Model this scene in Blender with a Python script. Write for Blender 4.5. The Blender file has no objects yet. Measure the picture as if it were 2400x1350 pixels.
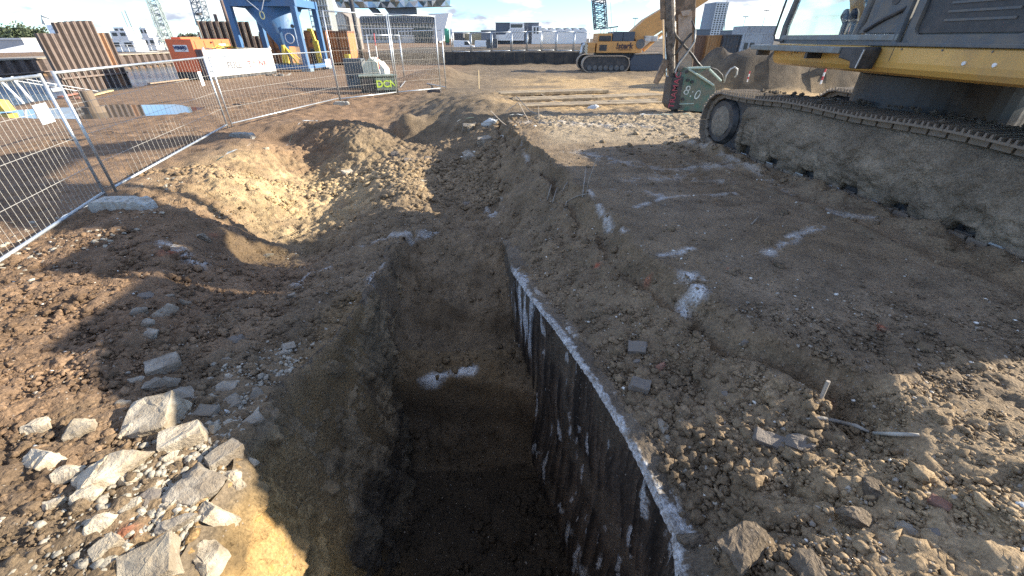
import bpy, bmesh, math, random
import numpy as np
from mathutils import Vector, Matrix, Euler
from mathutils.noise import noise as mnoise

random.seed(7)
RNG = np.random.default_rng(11)
S = bpy.context.scene
COL = S.collection
R = math.radians

# ---------------------------------------------------------------- camera
CAM_Z, PITCH, FPX = 2.5, R(31.8), 944.0
cam_d = bpy.data.cameras.new('camera')
cam_d.sensor_width = 36.0
cam_d.lens = FPX / 2400 * 36.0
cam_d.clip_start = 0.05
cam_d.clip_end = 6000
cam = bpy.data.objects.new('camera', cam_d)
COL.objects.link(cam)
cam.location = (0, 0, CAM_Z)
cam.rotation_euler = (R(90) - PITCH, 0, 0)
S.camera = cam

# ---------------------------------------------------------------- sky, sun, exposure
SUN_EL, SUN_AZ = R(20.8), R(9.6)            # azimuth measured from +X towards +Y
sun_dir = Vector((math.cos(SUN_AZ) * math.cos(SUN_EL), math.sin(SUN_AZ) * math.cos(SUN_EL), math.sin(SUN_EL)))
W = bpy.data.worlds.new('World')
S.world = W
W.use_nodes = True
wn, wl = W.node_tree.nodes, W.node_tree.links
wn.clear()
wo = wn.new('ShaderNodeOutputWorld')
bg = wn.new('ShaderNodeBackground')
bg.inputs['Strength'].default_value = 0.15
sky = wn.new('ShaderNodeTexSky')
sky.sky_type = 'NISHITA'
sky.sun_disc = False
sky.sun_elevation = SUN_EL
sky.sun_rotation = R(90) - SUN_AZ
sky.air_density = 1.0
sky.dust_density = 0.15
sky.ozone_density = 2.5
tc = wn.new('ShaderNodeTexCoord')
mp = wn.new('ShaderNodeMapping')
mp.inputs['Scale'].default_value = (5.0, 5.0, 15.0)
mp.inputs['Location'].default_value = (3.2, 1.7, 0.4)
wl.new(tc.outputs['Generated'], mp.inputs['Vector'])
def wnoise(scale, detail, rough, dist=0.0):
    n = wn.new('ShaderNodeTexNoise')
    n.inputs['Scale'].default_value = scale
    n.inputs['Detail'].default_value = detail
    n.inputs['Roughness'].default_value = rough
    n.inputs['Distortion'].default_value = dist
    wl.new(mp.outputs['Vector'], n.inputs['Vector'])
    return n
def wramp(src, stops):
    r = wn.new('ShaderNodeValToRGB')
    e = r.color_ramp.elements
    e[0].position, e[0].color = stops[0][0], stops[0][1]
    e[1].position, e[1].color = stops[1][0], stops[1][1]
    for p_, c_ in stops[2:]:
        k = e.new(p_); k.color = c_
    wl.new(src, r.inputs['Fac'])
    return r
cn = wnoise(1.5, 7, 0.55, 0.25)
mask = wramp(cn.outputs['Fac'], [(0.47, (0, 0, 0, 1)), (0.57, (1, 1, 1, 1))])
cs = wnoise(2.6, 5, 0.6)
shade = wramp(cs.outputs['Fac'], [(0.38, (1.55, 1.75, 2.15, 1)), (0.57, (4.0, 4.0, 3.9, 1))])
blue = wn.new('ShaderNodeMix'); blue.data_type = 'RGBA'; blue.blend_type = 'MULTIPLY'
blue.inputs['Factor'].default_value = 1.0
blue.inputs[7].default_value = (0.46, 0.67, 0.96, 1)
wl.new(sky.outputs['Color'], blue.inputs[6])
mix = wn.new('ShaderNodeMix'); mix.data_type = 'RGBA'
wl.new(mask.outputs['Color'], mix.inputs['Factor'])
wl.new(blue.outputs[2], mix.inputs[6])
wl.new(shade.outputs['Color'], mix.inputs[7])
wl.new(mix.outputs[2], bg.inputs['Color'])
wl.new(bg.outputs['Background'], wo.inputs['Surface'])

sun_l = bpy.data.lights.new('sun', 'SUN')
sun_l.energy = 5.0
sun_l.angle = R(0.55)
sun_l.color = (1.0, 0.90, 0.74)
sun = bpy.data.objects.new('sun', sun_l)
COL.objects.link(sun)
sun.rotation_euler = (-sun_dir).to_track_quat('-Z', 'Y').to_euler()
sun.location = (30, 0, 20)

S.view_settings.view_transform = 'Standard'
S.view_settings.look = 'None'
S.view_settings.exposure = 1.42
S.view_settings.gamma = 1.0
S.view_settings.use_curve_mapping = False
S.cycles.use_denoising = False
S.cycles.max_bounces = 6
S.cycles.transparent_max_bounces = 12

# ---------------------------------------------------------------- picture point -> place
CT, ST = math.cos(PITCH), math.sin(PITCH)
def ray(px, py):
    dn = (py - 675) * CT + FPX * ST
    fw = FPX * CT - (py - 675) * ST
    return (px - 1200) / fw, dn / fw
def P(px, py, z=0.0):
    a, b = ray(px, py)
    d = (CAM_Z - z) / b
    return Vector((a * d, d, z))
def PD(px, py, d):
    a, b = ray(px, py)
    return Vector((a * d, d, CAM_Z - b * d))

# ---------------------------------------------------------------- noise (numpy)
_perm = np.random.default_rng(3).permutation(256)
_perm = np.concatenate([_perm, _perm, _perm])
_g3 = np.array([[1,1,0],[-1,1,0],[1,-1,0],[-1,-1,0],[1,0,1],[-1,0,1],[1,0,-1],[-1,0,-1],[0,1,1],[0,-1,1],[0,1,-1],[0,-1,-1]], float)
_ga = np.linspace(0, 2 * np.pi, 256, endpoint=False); _g2 = np.stack([np.cos(_ga), np.sin(_ga)], -1).astype(np.float32) * 1.35
def perlin2(x, y, c):
    xi, yi = np.floor(x).astype(np.int32), np.floor(y).astype(np.int32)
    xf, yf = x - xi, y - yi
    u, v = xf * xf * xf * (xf * (xf * 6 - 15) + 10), yf * yf * yf * (yf * (yf * 6 - 15) + 10)
    k = int(c * 7) & 255; out = 0
    for dx in (0, 1):
        wx = u if dx else 1 - u
        px_ = _perm[((xi + dx) & 255)] + k
        for dy in (0, 1):
            g = _g2[_perm[_perm[px_ & 255] + ((yi + dy) & 255)]]
            out = out + wx * (v if dy else 1 - v) * (g[..., 0] * (xf - dx) + g[..., 1] * (yf - dy))
    return out * .75
def perlin(x, y, z):
    z0 = np.asarray(z).flat[0]
    if np.ndim(z) == 0 or (np.all(np.asarray(z).flat[:50] == z0) and np.ptp(z) == 0): return perlin2(x, y, float(z0))
    xi, yi, zi = np.floor(x).astype(int), np.floor(y).astype(int), np.floor(z).astype(int)
    xf, yf, zf = x - xi, y - yi, z - zi
    u, v, w = [t * t * t * (t * (t * 6 - 15) + 10) for t in (xf, yf, zf)]
    out = 0
    for dx in (0, 1):
        wx = u if dx else 1 - u
        for dy in (0, 1):
            wy = v if dy else 1 - v
            for dz in (0, 1):
                wz = w if dz else 1 - w
                h = _perm[_perm[_perm[(xi + dx) & 255] + ((yi + dy) & 255)] + ((zi + dz) & 255)] % 12
                g = _g3[h]
                out = out + wx * wy * wz * (g[..., 0] * (xf - dx) + g[..., 1] * (yf - dy) + g[..., 2] * (zf - dz))
    return out
def fbm(x, y, z, sc, octv, gain=0.5, lac=2.03, ridged=False):
    a, t = 1.0, 0.0
    for i in range(octv):
        n = perlin(x * sc + 17.3 * i, y * sc + 5.1 * i, z * sc + 9.7 * i)
        if ridged: n = 0.5 - 2 * np.abs(n)
        t = t + a * n
        a *= gain; sc *= lac
    return t
def sstep(a, b, x):
    t = np.clip((x - a) / (b - a), 0, 1)
    return t * t * (3 - 2 * t)

# ---------------------------------------------------------------- materials
MATS = {}
def _n(nt, t, **kw):
    n = nt.nodes.new(t)
    for k, v in kw.items():
        if k in n.inputs: n.inputs[k].default_value = v
        else: setattr(n, k, v)
    return n
def mat(name, col, rough=0.6, metal=0.0, dirt=0.0, dirt_col=(0.16, 0.12, 0.085), dscale=3.0, var=0.15, vscale=8.0,
        bump=0.0, bscale=40.0, coat=0.0, streak=False, rand=0.0):
    if name in MATS: return MATS[name]
    m = bpy.data.materials.new(name); m.use_nodes = True
    nt = m.node_tree; L = nt.links
    b = nt.nodes['Principled BSDF']
    b.inputs['Roughness'].default_value = rough
    b.inputs['Metallic'].default_value = metal
    if coat: b.inputs['Coat Weight'].default_value = coat
    co = _n(nt, 'ShaderNodeTexCoord')
    n1 = _n(nt, 'ShaderNodeTexNoise', Scale=vscale, Detail=5.0, Roughness=0.6)
    L.new(co.outputs['Object'], n1.inputs['Vector'])
    hs = _n(nt, 'ShaderNodeMapRange'); hs.inputs[3].default_value = 1 - var; hs.inputs[4].default_value = 1 + var
    L.new(n1.outputs['Fac'], hs.inputs[0])
    hs.inputs[1].default_value, hs.inputs[2].default_value = 0.3, 0.7
    mul = _n(nt, 'ShaderNodeMix', data_type='RGBA', blend_type='MULTIPLY')
    mul.inputs['Factor'].default_value = 1
    mul.inputs[6].default_value = (*col, 1)
    L.new(hs.outputs[0], mul.inputs[7])
    out = mul.outputs[2]
    if rand:
        oi = _n(nt, 'ShaderNodeObjectInfo'); rr_ = _n(nt, 'ShaderNodeMapRange'); rr_.inputs[3].default_value = 1 - rand; rr_.inputs[4].default_value = 1 + rand * .6
        L.new(oi.outputs['Random'], rr_.inputs[0])
        m2 = _n(nt, 'ShaderNodeMix', data_type='RGBA', blend_type='MULTIPLY'); m2.inputs['Factor'].default_value = 1
        L.new(out, m2.inputs[6]); L.new(rr_.outputs[0], m2.inputs[7]); out = m2.outputs[2]
    if dirt > 0:
        n2 = _n(nt, 'ShaderNodeTexNoise', Scale=dscale, Detail=8.0, Roughness=0.65)
        if streak:
            mpn = _n(nt, 'ShaderNodeMapping'); mpn.inputs['Scale'].default_value = (1, 1, 0.15)
            L.new(co.outputs['Object'], mpn.inputs['Vector']); L.new(mpn.outputs['Vector'], n2.inputs['Vector'])
        else:
            L.new(co.outputs['Object'], n2.inputs['Vector'])
        rp = _n(nt, 'ShaderNodeMapRange'); c = 0.62 - 0.3 * dirt
        rp.inputs[1].default_value, rp.inputs[2].default_value = c - 0.06, c + 0.12
        rp.inputs[4].default_value = min(1.0, 0.55 + dirt * 0.5)
        L.new(n2.outputs['Fac'], rp.inputs[0])
        mx = _n(nt, 'ShaderNodeMix', data_type='RGBA')
        L.new(rp.outputs[0], mx.inputs['Factor']); L.new(out, mx.inputs[6])
        mx.inputs[7].default_value = (*dirt_col, 1)
        out = mx.outputs[2]
        rr = _n(nt, 'ShaderNodeMapRange'); rr.inputs[3].default_value = rough; rr.inputs[4].default_value = 0.9
        L.new(rp.outputs[0], rr.inputs[0]); L.new(rr.outputs[0], b.inputs['Roughness'])
        if metal:
            mr = _n(nt, 'ShaderNodeMapRange'); mr.inputs[3].default_value = metal; mr.inputs[4].default_value = 0.0
            L.new(rp.outputs[0], mr.inputs[0]); L.new(mr.outputs[0], b.inputs['Metallic'])
    L.new(out, b.inputs['Base Color'])
    if bump > 0:
        n3 = _n(nt, 'ShaderNodeTexNoise', Scale=bscale, Detail=6.0, Roughness=0.65)
        L.new(co.outputs['Object'], n3.inputs['Vector'])
        bp = _n(nt, 'ShaderNodeBump', Strength=bump, Distance=0.02)
        L.new(n3.outputs['Fac'], bp.inputs['Height']); L.new(bp.outputs['Normal'], b.inputs['Normal'])
    MATS[name] = m
    return m
def glass(name, tint=(0.55, 0.75, 0.75), t=0.55):
    if name in MATS: return MATS[name]
    m = bpy.data.materials.new(name); m.use_nodes = True
    nt = m.node_tree; L = nt.links
    nt.nodes.remove(nt.nodes['Principled BSDF'])
    g = _n(nt, 'ShaderNodeBsdfGlossy', Color=(0.9, 0.95, 1, 1), Roughness=0.04)
    tr = _n(nt, 'ShaderNodeBsdfTransparent', Color=(*tint, 1))
    fr = _n(nt, 'ShaderNodeFresnel', IOR=1.55)
    ad = _n(nt, 'ShaderNodeMath', operation='MULTIPLY_ADD'); ad.inputs[1].default_value = 1.2; ad.inputs[2].default_value = 0.06
    mx = _n(nt, 'ShaderNodeMixShader')
    L.new(fr.outputs[0], ad.inputs[0]); L.new(ad.outputs[0], mx.inputs[0])
    L.new(tr.outputs[0], mx.inputs[1]); L.new(g.outputs[0], mx.inputs[2])
    L.new(mx.outputs[0], nt.nodes['Material Output'].inputs['Surface'])
    MATS[name] = m
    return m

# ---------------------------------------------------------------- mesh building
class MB:
    def __init__(s): s.v, s.f = [], []
    def add(s, vs, fs):
        o = len(s.v); s.v += [tuple(v) for v in vs]; s.f += [tuple(i + o for i in f) for f in fs]; return s
    def box(s, c, size, rot=None):
        c = Vector(c); h = Vector(size) / 2
        M = rot if rot is not None else Matrix.Identity(3)
        vs = [c + M @ Vector((x * h.x, y * h.y, z * h.z)) for x in (-1, 1) for y in (-1, 1) for z in (-1, 1)]
        return s.add(vs, [(0, 1, 3, 2), (4, 6, 7, 5), (0, 4, 5, 1), (2, 3, 7, 6), (0, 2, 6, 4), (1, 5, 7, 3)])
    def bx(s, x0, x1, y0, y1, z0, z1):
        return s.box(((x0 + x1) / 2, (y0 + y1) / 2, (z0 + z1) / 2), (x1 - x0, y1 - y0, z1 - z0))
    def tube(s, p0, p1, r0, r1=None, n=10, cap=True):
        return s.path([p0, p1], [r0, r0 if r1 is None else r1], n, cap)
    def path(s, pts, r, n=10, cap=True, closed=False):
        pts = [Vector(p) for p in pts]
        k = len(pts)
        rs = [r] * k if not isinstance(r, (list, tuple)) else r
        up = None; rings = []
        for i, p in enumerate(pts):
            a = pts[i - 1] if (i > 0 or closed) else p
            b = pts[(i + 1) % k] if (i < k - 1 or closed) else p
            t = (b - a).normalized()
            if up is None:
                up = Vector((0, 0, 1)) if abs(t.z) < 0.9 else Vector((1, 0, 0))
            e1 = t.cross(up)
            if e1.length < 1e-5: e1 = t.orthogonal()
            e1.normalize(); e2 = e1.cross(t); up = e2
            rings.append([p + rs[i] * (math.cos(2 * math.pi * j / n) * e1 + math.sin(2 * math.pi * j / n) * e2) for j in range(n)])
        vs = [v for rg in rings for v in rg]; fs = []
        for i in range(k if closed else k - 1):
            i2 = (i + 1) % k
            for j in range(n):
                fs.append((i * n + j, i * n + (j + 1) % n, i2 * n + (j + 1) % n, i2 * n + j))
        if cap and not closed:
            fs.append(tuple(range(n))[::-1]); fs.append(tuple((k - 1) * n + j for j in range(n)))
        return s.add(vs, fs)
    def prism(s, poly, axis, a, b, O=None):
        """poly: 2-D outline; axis: 'x','y','z' the extrusion axis from a to b"""
        def q(u, v, w):
            return {'x': (w, u, v), 'y': (u, w, v), 'z': (u, v, w)}[axis]
        n = len(poly)
        vs = [q(u, v, a) for u, v in poly] + [q(u, v, b) for u, v in poly]
        fs = [tuple(range(n))[::-1], tuple(range(n, 2 * n))] + [(i, (i + 1) % n, n + (i + 1) % n, n + i) for i in range(n)]
        return s.add(vs, fs)
    def cyl(s, c, axis, r, h, n=20):
        a = Vector(axis).normalized() * h / 2
        return s.tube(Vector(c) - a, Vector(c) + a, r, r, n)
    def quad(s, a, b, c, d): return s.add([a, b, c, d], [(0, 1, 2, 3)])
    def mesh(s, name):
        m = bpy.data.meshes.new(name)
        m.from_pydata(s.v, [], s.f); m.update()
        bm = bmesh.new(); bm.from_mesh(m)
        bmesh.ops.recalc_face_normals(bm, faces=bm.faces)
        bm.to_mesh(m); bm.free()
        return m
    def build(s, name, material, parent=None, bevel=0.0, smooth=False, seg=2):
        return link(name, s.mesh(name), material, parent, bevel, smooth, seg)
def link(name, m, material, parent=None, bevel=0.0, smooth=False, seg=2):
    o = bpy.data.objects.new(name, m)
    if material is not None and not m.materials: m.materials.append(material)
    COL.objects.link(o)
    if parent is not None: o.parent = parent
    if smooth:
        m.polygons.foreach_set('use_smooth', [True] * len(m.polygons))
    if bevel:
        md = o.modifiers.new('bevel', 'BEVEL'); md.width = bevel; md.segments = seg; md.limit_method = 'ANGLE'; md.angle_limit = R(40)
    return o
def tag(o, label=None, cat=None, group=None, kind=None):
    for k, v in (('label', label), ('category', cat), ('group', group), ('kind', kind)):
        if v: o[k] = v
    return o
def thing(name, label, cat, loc=(0, 0, 0), rz=0.0, group=None):
    o = bpy.data.objects.new(name, None); COL.objects.link(o)
    o.location = loc; o.rotation_euler = (0, 0, rz); o.empty_display_size = 0.2
    return tag(o, label, cat, group)
def copy_tree(o, parent=None):
    c = o.copy(); COL.objects.link(c); c.parent = parent
    for ch in [x for x in bpy.data.objects if x.parent == o]: copy_tree(ch, c)
    return c
def text_mesh(body, size, ext=0.004, bold=0.0, shear=0.0, space=1.0):
    cu = bpy.data.curves.new('lettering', 'FONT')
    cu.body = body; cu.size = size; cu.extrude = ext; cu.offset = bold; cu.shear = shear
    cu.align_x = 'CENTER'; cu.align_y = 'CENTER'; cu.space_character = space; cu.resolution_u = 3
    to = bpy.data.objects.new('lettering', cu); COL.objects.link(to)
    dg = bpy.context.evaluated_depsgraph_get()
    me = bpy.data.meshes.new_from_object(to.evaluated_get(dg))
    bpy.data.objects.remove(to)
    return me
def lettering(body, size, origin, xdir, updir, material, parent, bold=0.0, shear=0.0, space=1.0, sx=1.0):
    me = text_mesh(body, size, bold=bold, shear=shear, space=space)
    me.materials.clear()
    x = Vector(xdir).normalized(); u = Vector(updir); u = (u - x * u.dot(x)).normalized(); n = x.cross(u)
    M = Matrix(((x.x * sx, u.x, n.x, origin[0]), (x.y * sx, u.y, n.y, origin[1]), (x.z * sx, u.z, n.z, origin[2]), (0, 0, 0, 1)))
    me.transform(M)
    return link('lettering', me, material, parent)
# ================================================================ GROUND
WALL = [(0.74, 0.0), (0.80, 0.75), (0.95, 1.10), (1.03, 1.34), (0.72, 2.5), (0.35, 3.75), (0.02, 5.0), (-0.08, 5.9), (-0.16, 6.5)]
WY = np.array([p[1] for p in WALL]); WX = np.array([p[0] for p in WALL])
def wall_x(y): return np.interp(y, WY, WX)
LIPY = np.array([-0.5, 1.2, 1.9, 2.6, 3.2, 3.8, 4.4, 5.2, 6.0, 6.6])
LIPX = np.array([-1.80, -1.84, -2.0, -2.10, -2.02, -1.92, -1.93, -1.97, -1.9, -1.8])
def lip_x(y): return np.interp(y, LIPY, LIPX)

# control points read off the photograph: (px, py, height)
CP = [
 # left bank and fence ground
 (0,630,.10),(120,560,.08),(250,470,.06),(300,485,.05),(420,400,-.04),(480,350,-.05),(540,303,-.05),(620,290,-.04),(680,268,-.04),(800,237,0),(1035,212,0),(100,400,.05),(250,350,.03),
 (0,460,.08),(200,420,.05),(60,760,.12),(50,900,.14),(50,1000,.15),(60,1200,.16),(0,1345,.18),(150,1330,.12),(220,700,.06),(250,600,.08),
 (330,640,.02),(300,750,-.03),(300,850,.02),(220,960,.06),(350,950,-.02),(450,1050,.0),(350,1150,.05),(300,1300,.06),(480,1300,-.04),(500,1180,-.03),
 (560,1050,-.08),(430,860,-.08),(540,900,-.12),(640,880,-.2),(600,800,-.25),(520,760,-.2),(700,760,-.33),(770,700,-.38),(830,680,-.40),
 (420,580,.0),(380,560,.03),(450,500,.0),(520,540,-.22),(480,620,-.18),(560,600,-.6),(500,680,-.3),(620,690,-.42),(720,680,-.5),(690,620,-.62),
 (620,560,-.86),(720,560,-.95),(760,590,-.88),(820,590,-.6),(690,510,-.92),(600,470,-.45),(580,420,-.2),(560,360,-.02),(640,440,-.66),(700,400,-.72),(760,440,-.88),
 (610,330,.02),(660,292,.06),(760,295,.08),(680,340,-.42),(780,360,-.48),(830,320,.02),(870,350,-.3),(820,430,-.78),(880,420,-.55),(840,500,-.76),
 (930,330,-.75),(980,345,-.8),(900,305,-.25),(960,290,-.35),(1040,325,-.6),(1000,262,.02),(940,275,.02),(1060,285,.0),
 (930,390,-.42),(1000,385,-.45),(950,440,-.38),(960,500,-.36),(900,540,-.42),(1000,520,-.40),(950,560,-.42),(880,600,-.5),(860,640,-.5),
 (1080,400,-.62),(1100,450,-.75),(1150,500,-.72),(1120,540,-.55),(1170,560,-.55),(1060,545,-.45),
 # mound behind, rubble
 (1080,232,.45),(1130,222,.55),(1180,240,.4),(1060,255,.2),(1150,270,.2),(1120,300,.0),(1100,350,-.3),(1180,300,.25),(1150,350,-.1),
 # right platform
 (1220,320,.40),(1300,378,.42),(1400,480,.43),(1470,545,.43),(1540,620,.43),(1650,690,.43),(1375,530,.14),(1440,612,.17),(1520,700,.2),(1625,775,.22),(1800,800,.44),(1950,860,.42),(2050,890,.44),(2150,985,.42),
 (1250,265,.3),(1400,275,.3),(1560,290,.34),(1450,340,.42),(1600,400,.42),(1700,500,.42),(1900,600,.42),(2100,560,.42),(2300,700,.46),(2390,800,.5),(2200,800,.46),
 (2390,1000,.52),(2300,900,.5),(2390,1200,.52),(2390,1340,.52),(2250,1150,.48),(2150,1250,.45),(2050,1330,.43),
 # bank between platform and trench
 (1180,400,-.15),(1250,430,.12),(1230,500,-.25),(1320,470,.2),(1300,560,-.02),(1250,620,-.2),(1215,640,-.28),(1400,600,.12),(1350,700,-.02),(1300,755,-.07),(1240,690,-.22),
 (1480,720,.14),(1440,800,.06),(1560,760,.2),(1400,895,.0),(1500,900,.06),(1480,1020,.0),(1600,1000,.08),(1590,1235,-.12),(1540,1130,-.04),(1650,1100,.02),(1700,900,.16),
 (1800,960,.22),(1850,1050,.16),(1950,950,.3),(2000,1020,.26),(1750,1180,.06),(1850,1200,.12),(2000,1150,.34),(1950,1270,.38),(1700,1230,.0),(1750,1310,.28),(1850,1320,.36),(1620,1320,.0),
]
pts = np.array([tuple(P(a, b, c)) for a, b, c in CP])
ext = [(-7.5, -1, .12), (-4, -1, .15), (4, -1, .5), (8, -1, .5), (8, 5, .42), (8, 9, .42), (9, 14, .35), (-12, 5, .05), (-13, 12, .02), (-14, 20, 0), (3, 17, .15), (8, 18, .15), (2, 22, 0), (10, 24, 0), (-4, 28, 0),
       (-1.8, 0, -.05), (1.5, 0, -.05), (6, 3, .46), (6.5, 7, .42), (3, 12, .34), (2, 14.5, .2), (0, 18, .1), (-7, 22, 0), (5, 12, .38)]
pts = np.vstack([pts, np.array(ext)])
def _U(r2): return np.where(r2 > 0, r2 * np.log(np.maximum(r2, 1e-12)), 0.0)
def tps_fit(p, lam):
    n = len(p)
    d2 = ((p[:, None, :2] - p[None, :, :2]) ** 2).sum(-1)
    K = _U(d2) + lam * np.eye(n)
    Q = np.hstack([np.ones((n, 1)), p[:, :2]])
    A = np.block([[K, Q], [Q.T, np.zeros((3, 3))]])
    return np.linalg.solve(A, np.concatenate([p[:, 2], np.zeros(3)]))
_tw = tps_fit(pts, 0.006)
GX = np.arange(-16, 12.01, 0.1); GY = np.arange(-3, 30.01, 0.1)
_gx, _gy = np.meshgrid(GX, GY, indexing='ij')
_z = _tw[-3] + _tw[-2] * _gx + _tw[-1] * _gy
for k in range(len(pts)):
    _z += _tw[k] * _U((_gx - pts[k, 0]) ** 2 + (_gy - pts[k, 1]) ** 2)
_z = np.clip(_z, -1.3, 0.75)
def bil(gx, gy, g, x, y):
    u = np.clip((x - gx[0]) / (gx[1] - gx[0]), 0, len(gx) - 1.001); v = np.clip((y - gy[0]) / (gy[1] - gy[0]), 0, len(gy) - 1.001)
    i, j = u.astype(int), v.astype(int); a, b = u - i, v - j
    return g[i, j] * (1 - a) * (1 - b) + g[i + 1, j] * a * (1 - b) + g[i, j + 1] * (1 - a) * b + g[i + 1, j + 1] * a * b
PEY = np.array([-3, 0.6, 1.27, 1.75, 2.11, 2.54, 3.23, 3.83, 4.68, 5.67, 8.14, 10.5, 12.5, 15.0])
PEX = np.array([2.3, 2.35, 2.46, 2.62, 2.60, 2.07, 1.83, 1.57, 1.45, 1.25, .85, .21, -.1, -.2])
def plat_s(x, y):
    """distance inside (+) or outside (-) the edge of the hard platform"""
    return x - np.interp(y, PEY, PEX) - .16 * fbm(x * 0.3, y, 0 * x + 41, 1.5, 3, .55) + .05 * fbm(x, y, 0 * x + 43, 5.0, 2)
def base_h(x, y):
    z = bil(GX, GY, _z, x, y)
    s = plat_s(x, y)
    inn = .43 + .07 * sstep(2.5, 1.0, y) * sstep(2.4, 3.2, x) - .14 * sstep(11.0, 14.5, y)
    out = np.minimum(z, inn - .02 + 1.15 * np.minimum(s, 0) + 4.0 * np.maximum(0, -s - .28))
    k = (1 - sstep(13.5, 16.0, y)) * (1 - sstep(8.5, 11, x)) * sstep(1.35, 2.0, y)
    lz = np.interp(y, [0, .9, 1.36, 1.95, 2.5, 3.4, 4.2, 5.0, 6.0], [.12, .05, -.13, 0, .0, -.07, -.2, -.3, -.36])
    wl = np.exp(-((x - wall_x(y)) / .32) ** 2) * (1 - sstep(5.2, 6.0, y)) * sstep(.3, .8, y)
    out = out * (1 - wl) + lz * wl
    z = z * (1 - k) + k * np.where(s > 0, np.minimum(inn, inn - .02 + .6 * s), out)
    wl2 = wl * (1 - k); z = z * (1 - wl2) + lz * wl2
    e = np.minimum.reduce([sstep(-16, -11, x), 1 - sstep(8.5, 12, x), 1 - sstep(22, 29, y), sstep(-3, -1.5, y)])
    far = 0.06 * fbm(x, y, 0 * x, 0.12, 3) + 0.35 * sstep(8, 11, x) * (1 - sstep(14, 22, y))
    return z * e + far * (1 - e)
TRK_A, TRK_B = Vector((5.52, 2.72)), Vector((4.25, 9.71))       # outer edge of the near track
def seg_d(x, y, a, b):
    ax, ay, bx_, by = a[0], a[1], b[0], b[1]
    t = np.clip(((x - ax) * (bx_ - ax) + (y - ay) * (by - ay)) / ((bx_ - ax) ** 2 + (by - ay) ** 2), 0, 1)
    return np.hypot(x - ax - t * (bx_ - ax), y - ay - t * (by - ay)), t
def cut_slope(y): return 3.3 + .7 * sstep(1.4, 3.0, y) + 1.6 * sstep(3.2, 4.0, y)
def lip_n(y): return lip_x(y) + 0.10 * fbm(y * 0, y, 0 * y + 5, 1.6, 3)
def floor_h(x, y):
    n = 0.10 * fbm(x, y, 0 * x + 3, 1.7, 3)
    yy = y + 0.25 * fbm(x, y, 0 * x + 8, 0.9, 2) + 0.12 * (x + 0.8)
    f = np.interp(yy, [0, 2.6, 3.55, 3.92, 4.08, 4.30, 5.02, 5.25, 6.05, 6.38, 6.55], [-2.85, -2.80, -2.72, -2.25, -1.62, -1.46, -1.42, -1.15, -.72, -.52, -.42])
    return f + n * 0.7
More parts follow.
